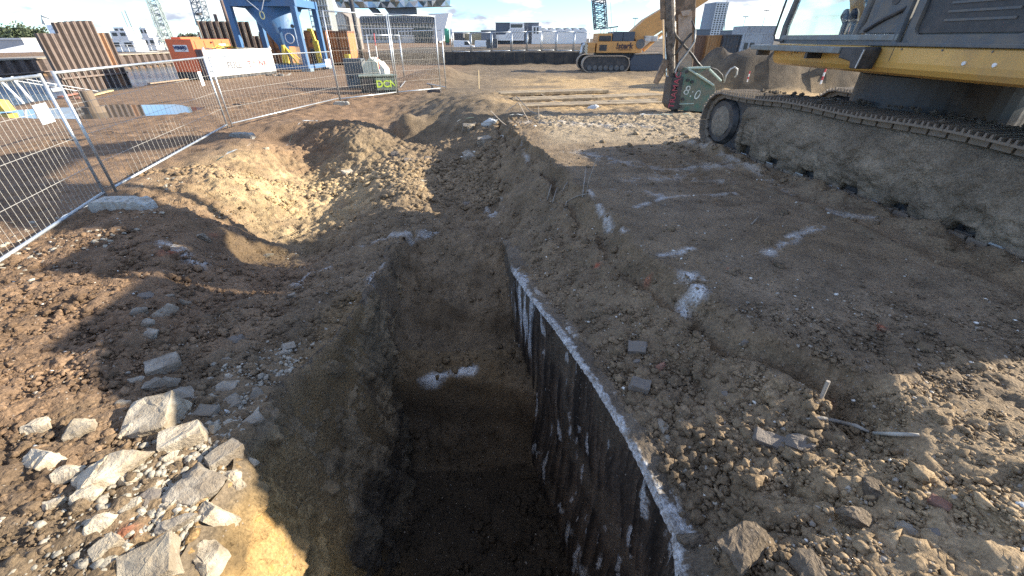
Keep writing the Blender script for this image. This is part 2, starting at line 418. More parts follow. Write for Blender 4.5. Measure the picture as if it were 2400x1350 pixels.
def ground_h(x, y):
    b = base_h(x, y)
    near = 1 - sstep(14, 24, y)
    # clumpy relief of the worked soil
    rough = 0.5 + 0.9 * sstep(-0.2, 0.5, fbm(x, y, 0 * x + 21, 0.45, 2))
    plat = sstep(-.05, .12, plat_s(x, y)) * (1 - sstep(10, 13, y)) * sstep(2.2, 3.2, y)      # hard-packed platform
    amp = rough * (1 - 0.8 * plat)
    b = b + amp * (0.055 * fbm(x, y, 0 * x, 1.3, 3) + 0.022 * fbm(x, y, 0 * x + 4, 6.0, 3, 0.55))
    # banks of mud pressed out along the crawler track
    dt, tt = seg_d(x, y, (TRK_A.x - 0.12, TRK_A.y), (TRK_B.x - 0.12, TRK_B.y))
    b = b + 0.16 * np.exp(-(dt / 0.24) ** 2) * (0.7 + 1.1 * fbm(x, y, 0 * x + 2, 2.5, 3))
    dt2, _ = seg_d(x, y, (TRK_A.x - 0.75, TRK_A.y), (TRK_B.x - 0.7, TRK_B.y))
    b = b + 0.05 * np.exp(-(dt2 / 0.10) ** 2) * (0.6 + 1.5 * fbm(x, y, 0 * x + 7, 3.0, 3))
    ux, uy = (TRK_B.x - TRK_A.x) / 7.1, (TRK_B.y - TRK_A.y) / 7.1
    su = (x - TRK_A.x) * ux + (y - TRK_A.y) * uy; sn = (x - TRK_A.x) * uy - (y - TRK_A.y) * ux
    bar = np.clip(np.sin(su * 2 * np.pi / .21) * 1.5, -1, 1) * ((sn > -1.95) & (sn < -1.15)) * sstep(-.1, .3, fbm(x, y, 0 * x + 51, .5, 2))
    b = b + .012 * bar * plat - .03 * plat * sstep(-2.0, -1.9, sn) * (1 - sstep(-1.2, -1.1, sn)) * sstep(-.1, .3, fbm(x, y, 0 * x + 51, .5, 2))
    # rolled ridges on the near left and clods thrown up near right
    b = b + 0.09 * np.exp(-(((x + 3.75 + 0.25 * (y - 3)) / 0.16) ** 2)) * sstep(2.3, 3.0, y) * (1 - sstep(3.9, 4.6, y))
    lump = sstep(0.05, 0.35, fbm(x, y, 0 * x + 31, 2.1, 3)) * sstep(0.75, 1.15, x) * (1 - sstep(1.45, 1.75, y + 0.18 * (x - 1.6)))
    b = b + 0.09 * lump
    # trench
    xl = lip_x(y) + 0.10 * fbm(x * 0, y, 0 * x + 5, 1.6, 3)
    xr = wall_x(y) + 0.06
    f = floor_h(x, y)
    sl = cut_slope(y)
    wall_l = b - np.maximum(x - xl, 0) * sl
    ins = (x > xl) & (x < xr) & (y > -0.8) & (y < 6.55)
    inz = np.minimum(b, np.maximum(f, wall_l))
    inz = np.where(y < -0.1, b + (inz - b) * sstep(-0.8, -0.1, y), inz)
    z = np.where(ins, inz, b)
    # furrowed, churned-up far site
    mid = sstep(13, 22, y)
    z = z + mid * ((0.10 + .16 * sstep(28, 34, y) * sstep(-8, -3, x)) * fbm(x * 0.35, y, 0 * x + 11, 0.7, 4, 0.55) + 0.06 * fbm(x, y, 0 * x, 0.35, 2)) * sstep(-14, -4, x)
    mats = sstep(-1, 2, x) * (1 - sstep(16, 19, x)) * sstep(16.5, 17.5, y) * (1 - sstep(27, 31, y))
    z = z * (1 - 0.75 * mats)
    z = z + 1.15 * sstep(51.0, 53.5, y + 0.9 * fbm(x, y, 0 * x, 0.3, 3)) * sstep(-26, -16, x) * (1 - sstep(12, 20, x)) * (1 - sstep(84, 98, y))
    # spoil heaps right of the boom and by the cage
    z = z + 1.75 * sstep(10.5, 12.5, x) * (1 - sstep(26, 30, x)) * sstep(24.2, 25.4, y + .8 * fbm(x, y, 0 * x, .5, 2)) * (1 - sstep(28, 33, y)) * (1 + 0.5 * fbm(x, y, 0 * x, 0.6, 4, .6))
    z = z + 0.9 * np.exp(-(((x + 5.2) / 2.0) ** 2 + ((y - 31) / 2.2) ** 2)) * (1 + 0.4 * fbm(x, y, 0 * x, 0.8, 3))
    # sheet-piled dock on the left
    sh = -23.7 + 0.8 * fbm(x * 0, y, 0 * x + 2, 0.12, 2) + 0.13 * (30 - y)
    dock = (1 - sstep(sh - 1.2, sh, x)) * sstep(-42.6, -42.2, x) * (1 - sstep(60, 66, y)) * sstep(2, 6, y)
    z = z * (1 - dock) - 2.2 * dock
    z = z + 0.95 * (1 - sstep(-42.6, -42.2, x))
    edge = np.maximum.reduce([1 - sstep(-70, -64, x), sstep(84, 90, x), sstep(104, 110, y), 1 - sstep(-10, -6, y)])
    z = z * (1 - edge) - 0.5 * edge
    # puddle hollow
    q = P(250, 258, -0.02)
    pw = 1 - sstep(.75, 1.15, np.hypot((x - q.x) / 3.9, (y - q.y) / 1.9) + .15 * fbm(x, y, 0 * x, .8, 2))
    z = z * (1 - pw) - .10 * pw
    return z

def patch(x0, x1, y0, y1, st):
    gx = np.arange(x0, x1 + st / 2, st); gy = np.arange(y0, y1 + st / 2, st)
    X, Y = np.meshgrid(gx, gy, indexing='ij')
    return gx, gy, X, Y, ground_h(X, Y)
levels = [patch(-70, 90, -10, 110, 0.8), patch(-14.0, 14.0, -2.0, 24.4, 0.1), patch(-7.2, 6.0, 0.4, 14.8, 0.029)]
VS, FS, VCNT = [], [], 0
HOLE = [(-14.0, 14.0, -2.0, 24.4), (-7.2, 6.0, 0.4, 14.8), None]
# align the holes with the coarse nodes
def snap(v, o, st): return o + round((v - o) / st) * st
for li, (gx, gy, X, Y, Z) in enumerate(levels):
    st = gx[1] - gx[0]
    if li > 0:
        pgx, pgy, _, _, pZ = levels[li - 1]
        if li == 2: pZ = L1Z
        w = np.minimum.reduce([X - gx[0], gx[-1] - X, Y - gy[0], gy[-1] - Y]) / (10 * st)
        w = sstep(0, 1, np.clip(w, 0, 1))
        Z = bil(pgx, pgy, pZ, X, Y) * (1 - w) + Z * w
    else:
        w = np.ones_like(X)
    XX, YY, ZZ = X.copy(), Y.copy(), Z.copy()
    if li == 1: L1Z = Z
    if li > 0:
        # relief along the surface normal, so that cut faces are rough as well
        zx = np.gradient(Z, st, axis=0); zy = np.gradient(Z, st, axis=1)
        nl = np.sqrt(1 + zx ** 2 + zy ** 2); nx, ny, nz = -zx / nl, -zy / nl, 1 / nl
        plat = sstep(-.03, .14, plat_s(X, Y)) * (1 - sstep(10, 13, Y)) * sstep(2.4, 3.4, Y)
        smooth_cut = sstep(0.45, 0.8, 1 - nz) * (X < 0)
        a = (1 - 0.75 * plat) * (1 - 0.45 * smooth_cut) * w
        if li == 2:
            rb_ = sstep(.3, 1.2, X) * (1 - sstep(4, 6, Y))
            d = (0.050 - .022 * rb_ + .03 * sstep(5.5, 7, Y) * (X < .3)) * fbm(X, Y, Z, 4.0, 3, 0.6) + 0.024 * fbm(X, Y, Z, 14.0, 2, 0.7) * (0.6 + sstep(-0.1, 0.4, fbm(X, Y, Z, 0.8, 2)))
            d = d + 0.020 * fbm(X, Y, Z + 3, 9.0, 2, 0.55, ridged=True) * (.4 + sstep(-.2, .4, fbm(X, Y, 0 * X + 6, .7, 2)))
        else:
            d = 0.06 * fbm(X, Y, Z, 3.0, 3, 0.62)
        d = d * a
        XX += nx * d; YY += ny * d; ZZ += nz * d
    n0, n1 = X.shape
    idx = np.arange(n0 * n1).reshape(n0, n1) + VCNT
    fa = np.stack([idx[:-1, :-1], idx[1:, :-1], idx[1:, 1:], idx[:-1, 1:]], -1)
    if HOLE[li]:
        h = HOLE[li]; cx = (gx[:-1] + gx[1:]) / 2; cy = (gy[:-1] + gy[1:]) / 2
        # the finer patch overlaps by part of a cell
        keep = ~((cx[:, None] > h[0]) & (cx[:, None] < h[1]) & (cy[None] > h[2]) & (cy[None] < h[3]))
        fa = fa[keep]
    VS.append(np.stack([XX, YY, ZZ], -1).reshape(-1, 3)); FS.append(fa.reshape(-1, 4)); VCNT += n0 * n1
# far plain to the horizon, a frame of four large sheets butted to the coarse patch
o = VCNT
fx = [-4000, -66, 86, 4000]; fy = [-200, -8, 106, 5000]
fv = [(x, y, -0.12) for x in fx for y in fy]
ff = [(i * 4 + j, (i + 1) * 4 + j, (i + 1) * 4 + j + 1, i * 4 + j + 1) for i in range(3) for j in range(3) if not (i == 1 and j == 1)]
VS.append(np.array(fv)); FS.append(np.array(ff) + o); VCNT += 16
V = np.vstack(VS); F = np.vstack(FS)
gm = bpy.data.meshes.new('ground')
gm.vertices.add(len(V)); gm.vertices.foreach_set('co', V.astype(np.float32).ravel())
gm.loops.add(len(F) * 4); gm.loops.foreach_set('vertex_index', F.astype(np.int32).ravel())
gm.polygons.add(len(F)); gm.polygons.foreach_set('loop_start', np.arange(0, len(F) * 4, 4, dtype=np.int32))
gm.polygons.foreach_set('loop_total', np.full(len(F), 4, np.int32))
gm.polygons.foreach_set('use_smooth', np.ones(len(F), bool))
gm.update()

L2Z = Z
def H(x, y):
    """height of the finished ground at a point"""
    x = np.asarray(x, float); y = np.asarray(y, float)
    out = bil(levels[0][0], levels[0][1], levels[0][4], x, y)
    for lv, zz_, bb in ((1, L1Z, HOLE[0]), (2, L2Z, HOLE[1])):
        k = (x > bb[0]) & (x < bb[1]) & (y > bb[2]) & (y < bb[3])
        out = np.where(k, bil(levels[lv][0], levels[lv][1], zz_, x, y), out)
    return out
def H1(x, y): return float(H(np.array([x]), np.array([y]))[0])
def G(px, py, z0=0.0):
    """the place on the ground seen at a picture point"""
    a, b = ray(px, py)
    ds = np.concatenate([np.arange(0.8, 12, 0.02), np.arange(12, 80, 0.1)])
    hz = H(a * ds, ds); rz = CAM_Z - b * ds
    k = np.argmax(hz >= rz) if (hz >= rz).any() else len(ds) - 1
    d = ds[k]
    return Vector((a * d, d, float(hz[k])))

# ---- colour of the soil: what lies where, plus some painted light and shade (red-brown fill, grey clay, lime, red brick dust)
x, y, z = V[:, 0], V[:, 1], V[:, 2]
def C(r, g, b): return np.array([r, g, b])
red, grey, clay, dark, tan = C(.172, .120, .080), C(.165, .130, .090), C(.215, .150, .075), C(.105, .082, .058), C(.36, .265, .145)
n1 = fbm(x, y, z, 0.5, 3); n2 = fbm(x, y, z, 1.9, 4)
col = np.outer(np.ones(len(x)), grey)
def blend(w, c):
    global col
    w = np.clip(w, 0, 1)[:, None]; col = col * (1 - w) + c * w
blend(sstep(-2.2, -3.8, x + 0.6 * n2 + 2.6 * sstep(5.5, 8, y)) * (y < 24), red)
blend((1 - sstep(1.0, 2.4, y + 0.5 * n2)) * sstep(1.2, 2.0, x), C(.30, .235, .155))  # near-right soil, paled further so sunlight is put into its colour
blend(sstep(2.1, 3.2, y) * sstep(1.4, 2.6, x) * (1 - sstep(6, 12, y)) * sstep(-.2, .5, n1 + 0.3), C(.175, .142, .105))
blend(sstep(-0.1, -0.5, z) * sstep(-2.6, -2.0, x) * sstep(.4, -.3, x) * (y < 4.6), C(.165, .120, .066))
blend(sstep(-1.5, -2.1, z) * (y < 6.5) * (x > -3) * (x < 2), C(.042, .033, .023))  # trench depths: deep shade painted into the soil colour
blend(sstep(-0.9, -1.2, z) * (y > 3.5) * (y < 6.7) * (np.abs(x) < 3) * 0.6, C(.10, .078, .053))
blend(np.exp(-(((x + 1.5) / .42) ** 2 + ((y - 1.35) / .6) ** 2)) * 1.4, C(.33, .215, .085))            # raw yellow clay of the near cut
q = P(860, 420, -.45); blend(.8 * np.exp(-(((x - q.x) / 2.4) ** 2 + ((y - q.y) / 1.6) ** 2)), C(.27, .215, .145))
q = P(700, 430, -.5); blend(1.3 * np.exp(-(((x - q.x) / 1.9) ** 2 + ((y - q.y) / 1.9) ** 2)) * (.8 + .8 * n2), C(.37, .295, .18))
blend(sstep(12, 17, y) * sstep(-12, -3, x), C(.155, .125, .088))
blend(sstep(12, 17, y) * sstep(-3, -7, x), C(.185, .128, .085))
wm = sstep(-2, 2.5, x) * sstep(15.5, 18.0, y) * (1 - sstep(31, 37, y)); blend(wm * sstep(-.35, .25, n1 + .5 * n2 + .25), tan)
blend(sstep(9.0, 10.5, y) * (1 - sstep(14.5, 16, y)) * sstep(.5, 1.2, x) * .8, C(.31, .265, .195))
blend(sstep(9.5, 12.5, x) * sstep(23.5, 25, y) * (1 - sstep(31, 34, y)), C(.085, .072, .056))
blend(sstep(49, 52, y) * sstep(-26, -16, x), C(.085, .075, .06))
for (a, b, rr, k) in [(1060, 705, .10, 0)]: pass
for (a, b, zz, rad) in [(1515, 665, .2, .03), (2070, 760, .45, .03), (1400, 620, .1, .03), (400, 600, 0, .08), (1960, 920, .3, .02), (300, 1260, .05, .05), (520, 600, -.6, .05), (1700, 655, .3, .02)]:
    q = P(a, b, zz); blend(np.exp(-(((x - q.x) ** 2 + (y - q.y) ** 2) / rad ** 2)) * (0.5 + n2), C(.42, .10, .055))
col = col * C(1.07, 1.0, .90)
lime = np.zeros(len(x))  # lime marks, plus one painted patch of window light
def streak(pl, wid, s=1.0, frag=0.5):
    global lime
    p3 = [P(*p) for p in pl]
    best = np.full(len(x), 9.0); zm = np.mean([p[2] for p in pl])
    sel = (np.abs(y) < 40)
    for a, b in zip(p3[:-1], p3[1:]):
        d, _ = seg_d(x, y, a, b); best = np.minimum(best, d)
    best = best + wid * 0.9 * fbm(x, y, z, 2.5, 2)
    lime = np.maximum(lime, (s if s > 1.2 else s * .72) * np.exp(-np.abs(best / (wid * 1.15)) ** 1.3) * np.clip(1 - frag + frag * 2.2 * (0.45 + 1.3 * fbm(x, y, z, 5, 3)), 0, 1.3) * np.exp(-((z - zm) / .3) ** 4))
streak([(1490, 492, .38), (1560, 470, .38), (1640, 462, .38), (1720, 458, .38)], .045, .8, .8)
streak([(1800, 600, .4), (1850, 565, .4), (1920, 535, .4)], .06, .8, .9)
streak([(1350, 365, .36), (1450, 385, .38), (1560, 400, .38), (1700, 395, .38)], .25, .5, .9)
streak([(1440, 452, .37), (1520, 460, .37), (1560, 470, .37)], .09, .55, .9)
streak([(1480, 430, .38), (1600, 420, .38), (1700, 430, .38)], .2, .42, .9)
streak([(1900, 485, .4), (2000, 520, .4), (2040, 525, .4)], .07, .5, .9)
streak([(1600, 340, .38), (1750, 400, .4), (1850, 460, .4)], .10, .5, .9)
streak([(1378, 478, .2), (1402, 510, .25), (1432, 540, .27), (1470, 565, .3)], .035, .85, .9)
streak([(1545, 625, .28), (1590, 615, .3), (1615, 600, .33)], .05, 1.1, .6)
streak([(1605, 680, .25), (1625, 690, .25), (1632, 720, .22), (1600, 740, .2)], .075, 1.3, .5)
streak([(690, 665, -.5), (730, 640, -.55), (770, 630, -.6)], .05, .9, .6)
streak([(850, 575, -.5), (880, 560, -.45), (960, 550, -.42), (1020, 545, -.45)], .05, .8, .7)
streak([(900, 620, -.5), (870, 650, -.5), (865, 680, -.5)], .035, .9, .7)
streak([(1140, 475, -.6), (1150, 500, -.65), (1160, 515, -.65)], .05, 1.2, .4)
streak([(1220, 345, .2), (1230, 370, .15), (1240, 385, .1)], .05, .7, .5)
streak([(390, 580, 0), (430, 590, 0), (470, 605, -.05)], .10, .8, .6)  # no lime here: painted patch of light coming through the cab windows
streak([(925, 888, -1.42), (1000, 872, -1.42), (1060, 858, -1.42), (1110, 853, -1.42)], .040, 1.5, .25)
streak([(1230, 290, .3), (1300, 290, .32), (1400, 300, .33), (1500, 300, .33)], .5, .55, .9)
streak([(1960, 960, .3), (2030, 860, .43)], .03, .4, 1)
wdl = x - wall_x(y)
lime = np.maximum(lime, (np.abs(y - 3) < 2.0) * (z > -.6) * np.exp(-np.maximum(wdl - .05, 0) / (.035 + .06 * np.clip(.3 + fbm(x * 0, y, 0 * y, 1.7, 2), 0, 1))) * np.clip(.7 + 1.6 * fbm(x, y, z, 6, 3), 0, 1.2) * (wdl > -.3))
lime = np.clip(lime, 0, 1.3)
def vattr(me, name, arr, typ):
    at = me.attributes.new(name, typ, 'POINT')
    if typ == 'FLOAT_COLOR':
        at.data.foreach_set('color', np.hstack([arr, np.ones((len(arr), 1))]).astype(np.float32).ravel())
    else:
        at.data.foreach_set('value', arr.astype(np.float32))
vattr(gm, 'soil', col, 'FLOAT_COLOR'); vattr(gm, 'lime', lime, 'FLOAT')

def soil_material(name, attr=True, colour=(.15, .12, .088), bump=0.7):
    m = bpy.data.materials.new(name); m.use_nodes = True
    nt = m.node_tree; L = nt.links; b = nt.nodes['Principled BSDF']
    b.inputs['Roughness'].default_value = 0.92
    b.inputs['Specular IOR Level'].default_value = 0.25
    co = _n(nt, 'ShaderNodeTexCoord'); geo = _n(nt, 'ShaderNodeNewGeometry')
    vec = geo.outputs['Position']
    def noi(sc, det=5.0, ro=0.6):
        n = _n(nt, 'ShaderNodeTexNoise', Scale=sc, Detail=det, Roughness=ro); L.new(vec, n.inputs['Vector']); return n.outputs['Fac']
    def mr(src, a, b_, c, d):
        r = _n(nt, 'ShaderNodeMapRange'); L.new(src, r.inputs[0])
        for i, q_ in enumerate((a, b_, c, d)): r.inputs[i + 1].default_value = q_
        return r.outputs[0]
    def mixc(f, a, b_, bt='MIX'):
        mx = _n(nt, 'ShaderNodeMix', data_type='RGBA', blend_type=bt)
        for s_, v_ in ((mx.inputs['Factor'], f), (mx.inputs[6], a), (mx.inputs[7], b_)):
            if hasattr(v_, 'links') or hasattr(v_, 'is_linked'): L.new(v_, s_)
            else: s_.default_value = v_
        return mx.outputs[2]
    if attr:
        at = _n(nt, 'ShaderNodeAttribute', attribute_name='soil'); c = at.outputs['Color']
    else:
        rgb = _n(nt, 'ShaderNodeRGB'); rgb.outputs[0].default_value = (*colour, 1); c = rgb.outputs[0]
    c = mixc(1.0, c, mr(noi(2.2, 6), .3, .7, .66, 1.34), 'MULTIPLY')
    c = mixc(1.0, c, mr(noi(38, 6, .7), .28, .72, .55, 1.5), 'MULTIPLY')
    # pale grit and brick crumbs pressed into the surface
    vo = _n(nt, 'ShaderNodeTexVoronoi', Scale=34.0); L.new(vec, vo.inputs['Vector'])
    ms = _n(nt, 'ShaderNodeMath', operation='MULTIPLY')
    L.new(mr(vo.outputs['Distance'], .16, .24, 1, 0), ms.inputs[0])
    sep = _n(nt, 'ShaderNodeSeparateColor'); L.new(vo.outputs['Color'], sep.inputs[0])
    L.new(mr(sep.outputs[0], .86, .90, 0, .8), ms.inputs[1])
    grit = mixc(sep.outputs[1], (.40, .36, .30, 1), (.24, .20, .165, 1))
    c = mixc(ms.outputs[0], c, grit)
    if attr:
        al = _n(nt, 'ShaderNodeAttribute', attribute_name='lime')
        ad = _n(nt, 'ShaderNodeMath', operation='MULTIPLY'); L.new(al.outputs['Fac'], ad.inputs[0]); L.new(mr(noi(45, 8, .78), .34, .66, .1, 1.5), ad.inputs[1])
        lf = mr(ad.outputs[0], .12, .95, 0, .93)
        c = mixc(lf, c, (.62, .63, .62, 1))
    L.new(c, b.inputs['Base Color'])
    h = _n(nt, 'ShaderNodeMath', operation='ADD'); L.new(mr(noi(22, 8, .68), 0, 1, 0, 1.6), h.inputs[0]); L.new(mr(vo.outputs['Distance'], 0, .5, .5, 0), h.inputs[1])
    bp = _n(nt, 'ShaderNodeBump', Strength=bump, Distance=0.035); L.new(h.outputs[0], bp.inputs['Height'])
    L.new(bp.outputs['Normal'], b.inputs['Normal'])
    return m
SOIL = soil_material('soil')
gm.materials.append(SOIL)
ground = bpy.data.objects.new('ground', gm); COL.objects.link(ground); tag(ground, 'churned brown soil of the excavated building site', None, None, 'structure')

# ---- dark cut wall on the right side of the trench, with a lime crust along its lip
ys = np.concatenate([np.arange(-0.3, 6.45, 0.02)]); nz_ = 70
top = base_h(wall_x(ys) + 0.05, ys) + 0.012
bm_v, bm_f = [], []
for i, yy in enumerate(ys):
    for j in range(nz_):
        t = j / (nz_ - 1)
        zz = top[i] * (1 - t) + (-3.2) * t
        bm_v.append((wall_x(yy), yy, zz))
bm_v = np.array(bm_v)
streaks = fbm(bm_v[:, 0] * 0, bm_v[:, 1] * 1.0 - 0.12 * bm_v[:, 2], bm_v[:, 2] * 0.05, 13.0, 3, .7)
bm_v[:, 0] += 0.030 * streaks + 0.03 * fbm(bm_v[:, 0] * 0, bm_v[:, 1], bm_v[:, 2], 1.3, 3) - 0.10 * sstep(-1.4, -2.6, bm_v[:, 2])
fw_ = sstep(4.6, 5.4, bm_v[:, 1]); bm_v[:, 0] += 0.05 * fw_ * fbm(bm_v[:, 0], bm_v[:, 1], bm_v[:, 2], 3.0, 3)
for i in range(len(ys) - 1):
    for j in range(nz_ - 1):
        a = i * nz_ + j; bm_f.append((a, a + 1, a + nz_ + 1, a + nz_))
wme = bpy.data.meshes.new('trench_wall'); wme.from_pydata(bm_v.tolist(), [], bm_f); wme.update()
wme.polygons.foreach_set('use_smooth', [True] * len(wme.polygons))
yv, zv = bm_v[:, 1], bm_v[:, 2]
tp = np.repeat(top, nz_)
sm = fbm(0 * yv, yv - .1 * zv, zv * .16, 5.0, 3, .6)
lw = np.zeros(len(yv))
lw = np.maximum(lw, sstep(.40, .62, fbm(0 * yv + 3, yv - .12 * zv, zv * .30, 5.0, 4, .6)) * .8)
lw = np.maximum(lw, sstep(3.9, 4.3, yv) * (1 - sstep(4.85, 5.05, yv)) * sstep(-.1, .15, sm) * sstep(-1.25, -.9, zv + .3 * sm))
lw = np.maximum(lw, (1 - sstep(.01, .075, tp - zv - .035 * fbm(0 * yv, yv, 0 * yv, 9, 3))) * (1 - sstep(4.9, 5.3, yv)))
lw = np.maximum(lw, (1 - sstep(.0, .28, np.abs(zv + 2.25 + .25 * sm))) * sstep(.05, .3, sm) * (yv < 2.6) * .8)
lw[yv > 5.2] *= 0.1
vattr(wme, 'lime', lw, 'FLOAT')
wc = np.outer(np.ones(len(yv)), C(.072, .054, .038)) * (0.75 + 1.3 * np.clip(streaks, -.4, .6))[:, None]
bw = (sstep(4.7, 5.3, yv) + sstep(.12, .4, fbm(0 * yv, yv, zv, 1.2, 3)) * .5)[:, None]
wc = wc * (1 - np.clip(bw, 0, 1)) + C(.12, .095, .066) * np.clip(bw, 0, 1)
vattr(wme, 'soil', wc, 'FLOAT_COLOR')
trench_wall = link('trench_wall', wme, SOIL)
tag(trench_wall, 'dark striated cut wall down the right side of the trench', None, None, 'structure')
# ---- clay cut on the left side of the trench: bucket-tooth grooves, layers, stones standing proud
cyv = np.arange(-0.3, 6.2, 0.018); NT = 90
YL, TT = np.meshgrid(cyv, np.linspace(0, 1, NT), indexing='ij')
XL = lip_n(YL); BL = base_h(XL, YL); FL = floor_h(XL + .4, YL) - .12
ZL = BL + .02 - TT * (BL + .02 - FL)
XF = XL - .02 + np.maximum(BL - ZL, 0) / cut_slope(YL)
gro = fbm(0 * YL, YL * 1.0 + .35 * ZL, 0.12 * ZL + 2, 5.0, 3, .6)
lay = fbm(0 * YL + 4, YL * .25, ZL, 4.0, 3, .6)
big = fbm(0 * YL + 9, YL, ZL, 1.4, 3, .5)
fine = fbm(0 * YL + 2, YL, ZL, 15.0, 3, .65)
chunk = np.maximum(fbm(0 * YL + 5, YL, ZL, 6.5, 2, .5) - .22, 0)
DD = .035 * gro + .030 * lay + .10 * big + .018 * fine + .12 * chunk
fade = sstep(0, .05, TT) * sstep(-.3, .0, YL) * (1 - sstep(5.6, 6.1, YL))
XF = XF + .035 * sstep(0, .04, TT) + DD * fade - .12 * sstep(5.3, 6.1, YL)
ZZ2 = ZL + .02 * fine * fade
cvv = np.stack([XF, YL, ZZ2], -1).reshape(-1, 3)
ii = np.arange(len(cvv)).reshape(YL.shape)
cff = np.stack([ii[:-1, :-1], ii[1:, :-1], ii[1:, 1:], ii[:-1, 1:]], -1).reshape(-1, 4)
lme = bpy.data.meshes.new('clay_cut'); lme.from_pydata(cvv.tolist(), [], cff.tolist()); lme.update()
lme.polygons.foreach_set('use_smooth', [True] * len(lme.polygons))
yv, zv = YL.ravel(), ZL.ravel(); bd = (BL - ZL).ravel()
def mixw(c, w, k): 
    w = np.clip(w, 0, 1)[:, None]; return c * (1 - w) + k * w
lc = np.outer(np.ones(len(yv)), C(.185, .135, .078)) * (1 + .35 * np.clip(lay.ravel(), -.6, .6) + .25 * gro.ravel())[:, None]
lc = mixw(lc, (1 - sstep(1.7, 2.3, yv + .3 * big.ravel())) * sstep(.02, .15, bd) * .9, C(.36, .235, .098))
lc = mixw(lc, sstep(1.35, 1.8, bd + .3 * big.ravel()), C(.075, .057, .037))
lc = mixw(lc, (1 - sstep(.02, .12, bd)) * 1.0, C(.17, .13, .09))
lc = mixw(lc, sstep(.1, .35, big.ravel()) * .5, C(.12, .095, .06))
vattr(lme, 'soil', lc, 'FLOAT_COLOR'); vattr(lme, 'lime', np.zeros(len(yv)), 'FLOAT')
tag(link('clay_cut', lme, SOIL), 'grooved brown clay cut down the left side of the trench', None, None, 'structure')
# crust
cv, cf = [], []
cy = np.arange(0.9, 6.3, 0.012); K = 12
WXs = wall_x(cy); TZs = base_h(WXs + .05, cy) + .012
cl_ = []
for i, yy in enumerate(cy):
    wx = float(WXs[i]); tz = float(TZs[i]); fadeY = 1 - max(0, min(1, (yy - 4.9) / .3))
    nn = mnoise((yy * 2.6, 1.3, 0)) + .5 * mnoise((yy * 9, 4.3, 0))
    wlim = .018 + .05 * nn + .02 * mnoise((yy * 40, 7, 0)) + .12 * math.exp(-((yy - 4.75) / .2) ** 2) + .10 * math.exp(-((yy - 1.36) / .10) ** 2)
    hz = H(np.array([wx + .10, wx + .16, wx + .22]), np.array([yy] * 3))
    for k in range(K):
        t = k / (K - 1); px_ = wx - .030 + t * .25
        gz = float(np.interp(px_, [wx, wx + .09, wx + .16, wx + .22], [tz, max(hz[0], tz - .05), hz[1], hz[2]]))
        pz_ = gz + .010 + .012 * mnoise((yy * 35, t * 8, 9)) + .006 * mnoise((yy * 80, t * 18, 3)) - (.045 if k == 0 else 0) - .035 * max(0, t - .6) / .4
        px_ += .012 * mnoise((yy * 30, t * 4, 5)) 
        cv.append((px_, yy, pz_)); d_ = (t * .25 - .02)
        cl_.append(max(0, min(1.3, (.72 - max(0, d_ - wlim) / .05 + .55 * mnoise((yy * 14, t * 5, 2)) + .45 * mnoise((yy * 45, t * 14, 6))))) * fadeY)
for i in range(len(cy) - 1):
    for k in range(K - 1):
        a = i * K + k; cf.append((a, a + 1, a + K + 1, a + K))
cme = bpy.data.meshes.new('lime_crust'); cme.from_pydata(cv, [], cf); cme.update()
cme.polygons.foreach_set('use_smooth', [True] * len(cme.polygons))
vattr(cme, 'lime', np.array(cl_), 'FLOAT'); vattr(cme, 'soil', np.outer(np.ones(len(cv)), C(.15, .118, .083)), 'FLOAT_COLOR')
crust = link('lime_crust', cme, SOIL, trench_wall)

# ---- water of the dock and the puddle
def water_mat(name, colr):
    m = bpy.data.materials.new(name); m.use_nodes = True
    nt = m.node_tree; b = nt.nodes['Principled BSDF']
    b.inputs['Base Color'].default_value = (*colr, 1); b.inputs['Roughness'].default_value = 0.06; b.inputs['IOR'].default_value = 1.33
    n = _n(nt, 'ShaderNodeTexNoise', Scale=1.4, Detail=4.0); g = _n(nt, 'ShaderNodeNewGeometry')
    mpn = _n(nt, 'ShaderNodeMapping'); mpn.inputs['Scale'].default_value = (1, 2.6, 1)
    nt.links.new(g.outputs['Position'], mpn.inputs['Vector']); nt.links.new(mpn.outputs['Vector'], n.inputs['Vector'])
    bp = _n(nt, 'ShaderNodeBump', Strength=0.25, Distance=0.06); nt.links.new(n.outputs['Fac'], bp.inputs['Height']); nt.links.new(bp.outputs['Normal'], b.inputs['Normal'])
    return m
WATER = water_mat('water', (.10, .13, .14))
for nd in WATER.node_tree.nodes:
    if nd.type == 'BUMP': nd.inputs['Strength'].default_value = 0.9; nd.inputs['Distance'].default_value = 0.25
o = MB().quad((-42.3, 3, -.42), (-19.0, 3, -.42), (-22.0, 66, -.42), (-42.3, 66, -.42)).build('dock_water', WATER)
tag(o, 'grey rippled dock water behind the fence on the left', None, None, 'structure')
PUD = water_mat('puddle_water', (.08, .07, .055)); 
for nd in PUD.node_tree.nodes:
    if nd.type == 'BUMP': nd.inputs['Strength'].default_value = 0.03
q = P(250, 258, -0.03)
pv = [(q.x, q.y, -.05)]
for k in range(48):
    a = 2 * math.pi * k / 48; rr = 1 + .12 * mnoise((math.cos(a) * 2, math.sin(a) * 2, 3))
    pv.append((q.x + 4.2 * rr * math.cos(a), q.y + 2.05 * rr * math.sin(a), -.045))
pm = bpy.data.meshes.new('puddle'); pm.from_pydata(pv, [], [(0, i, i % 48 + 1) for i in range(1, 49)])
tag(link('puddle', pm, PUD), 'shallow rain puddle on the mud beyond the fence', None, None, 'structure')
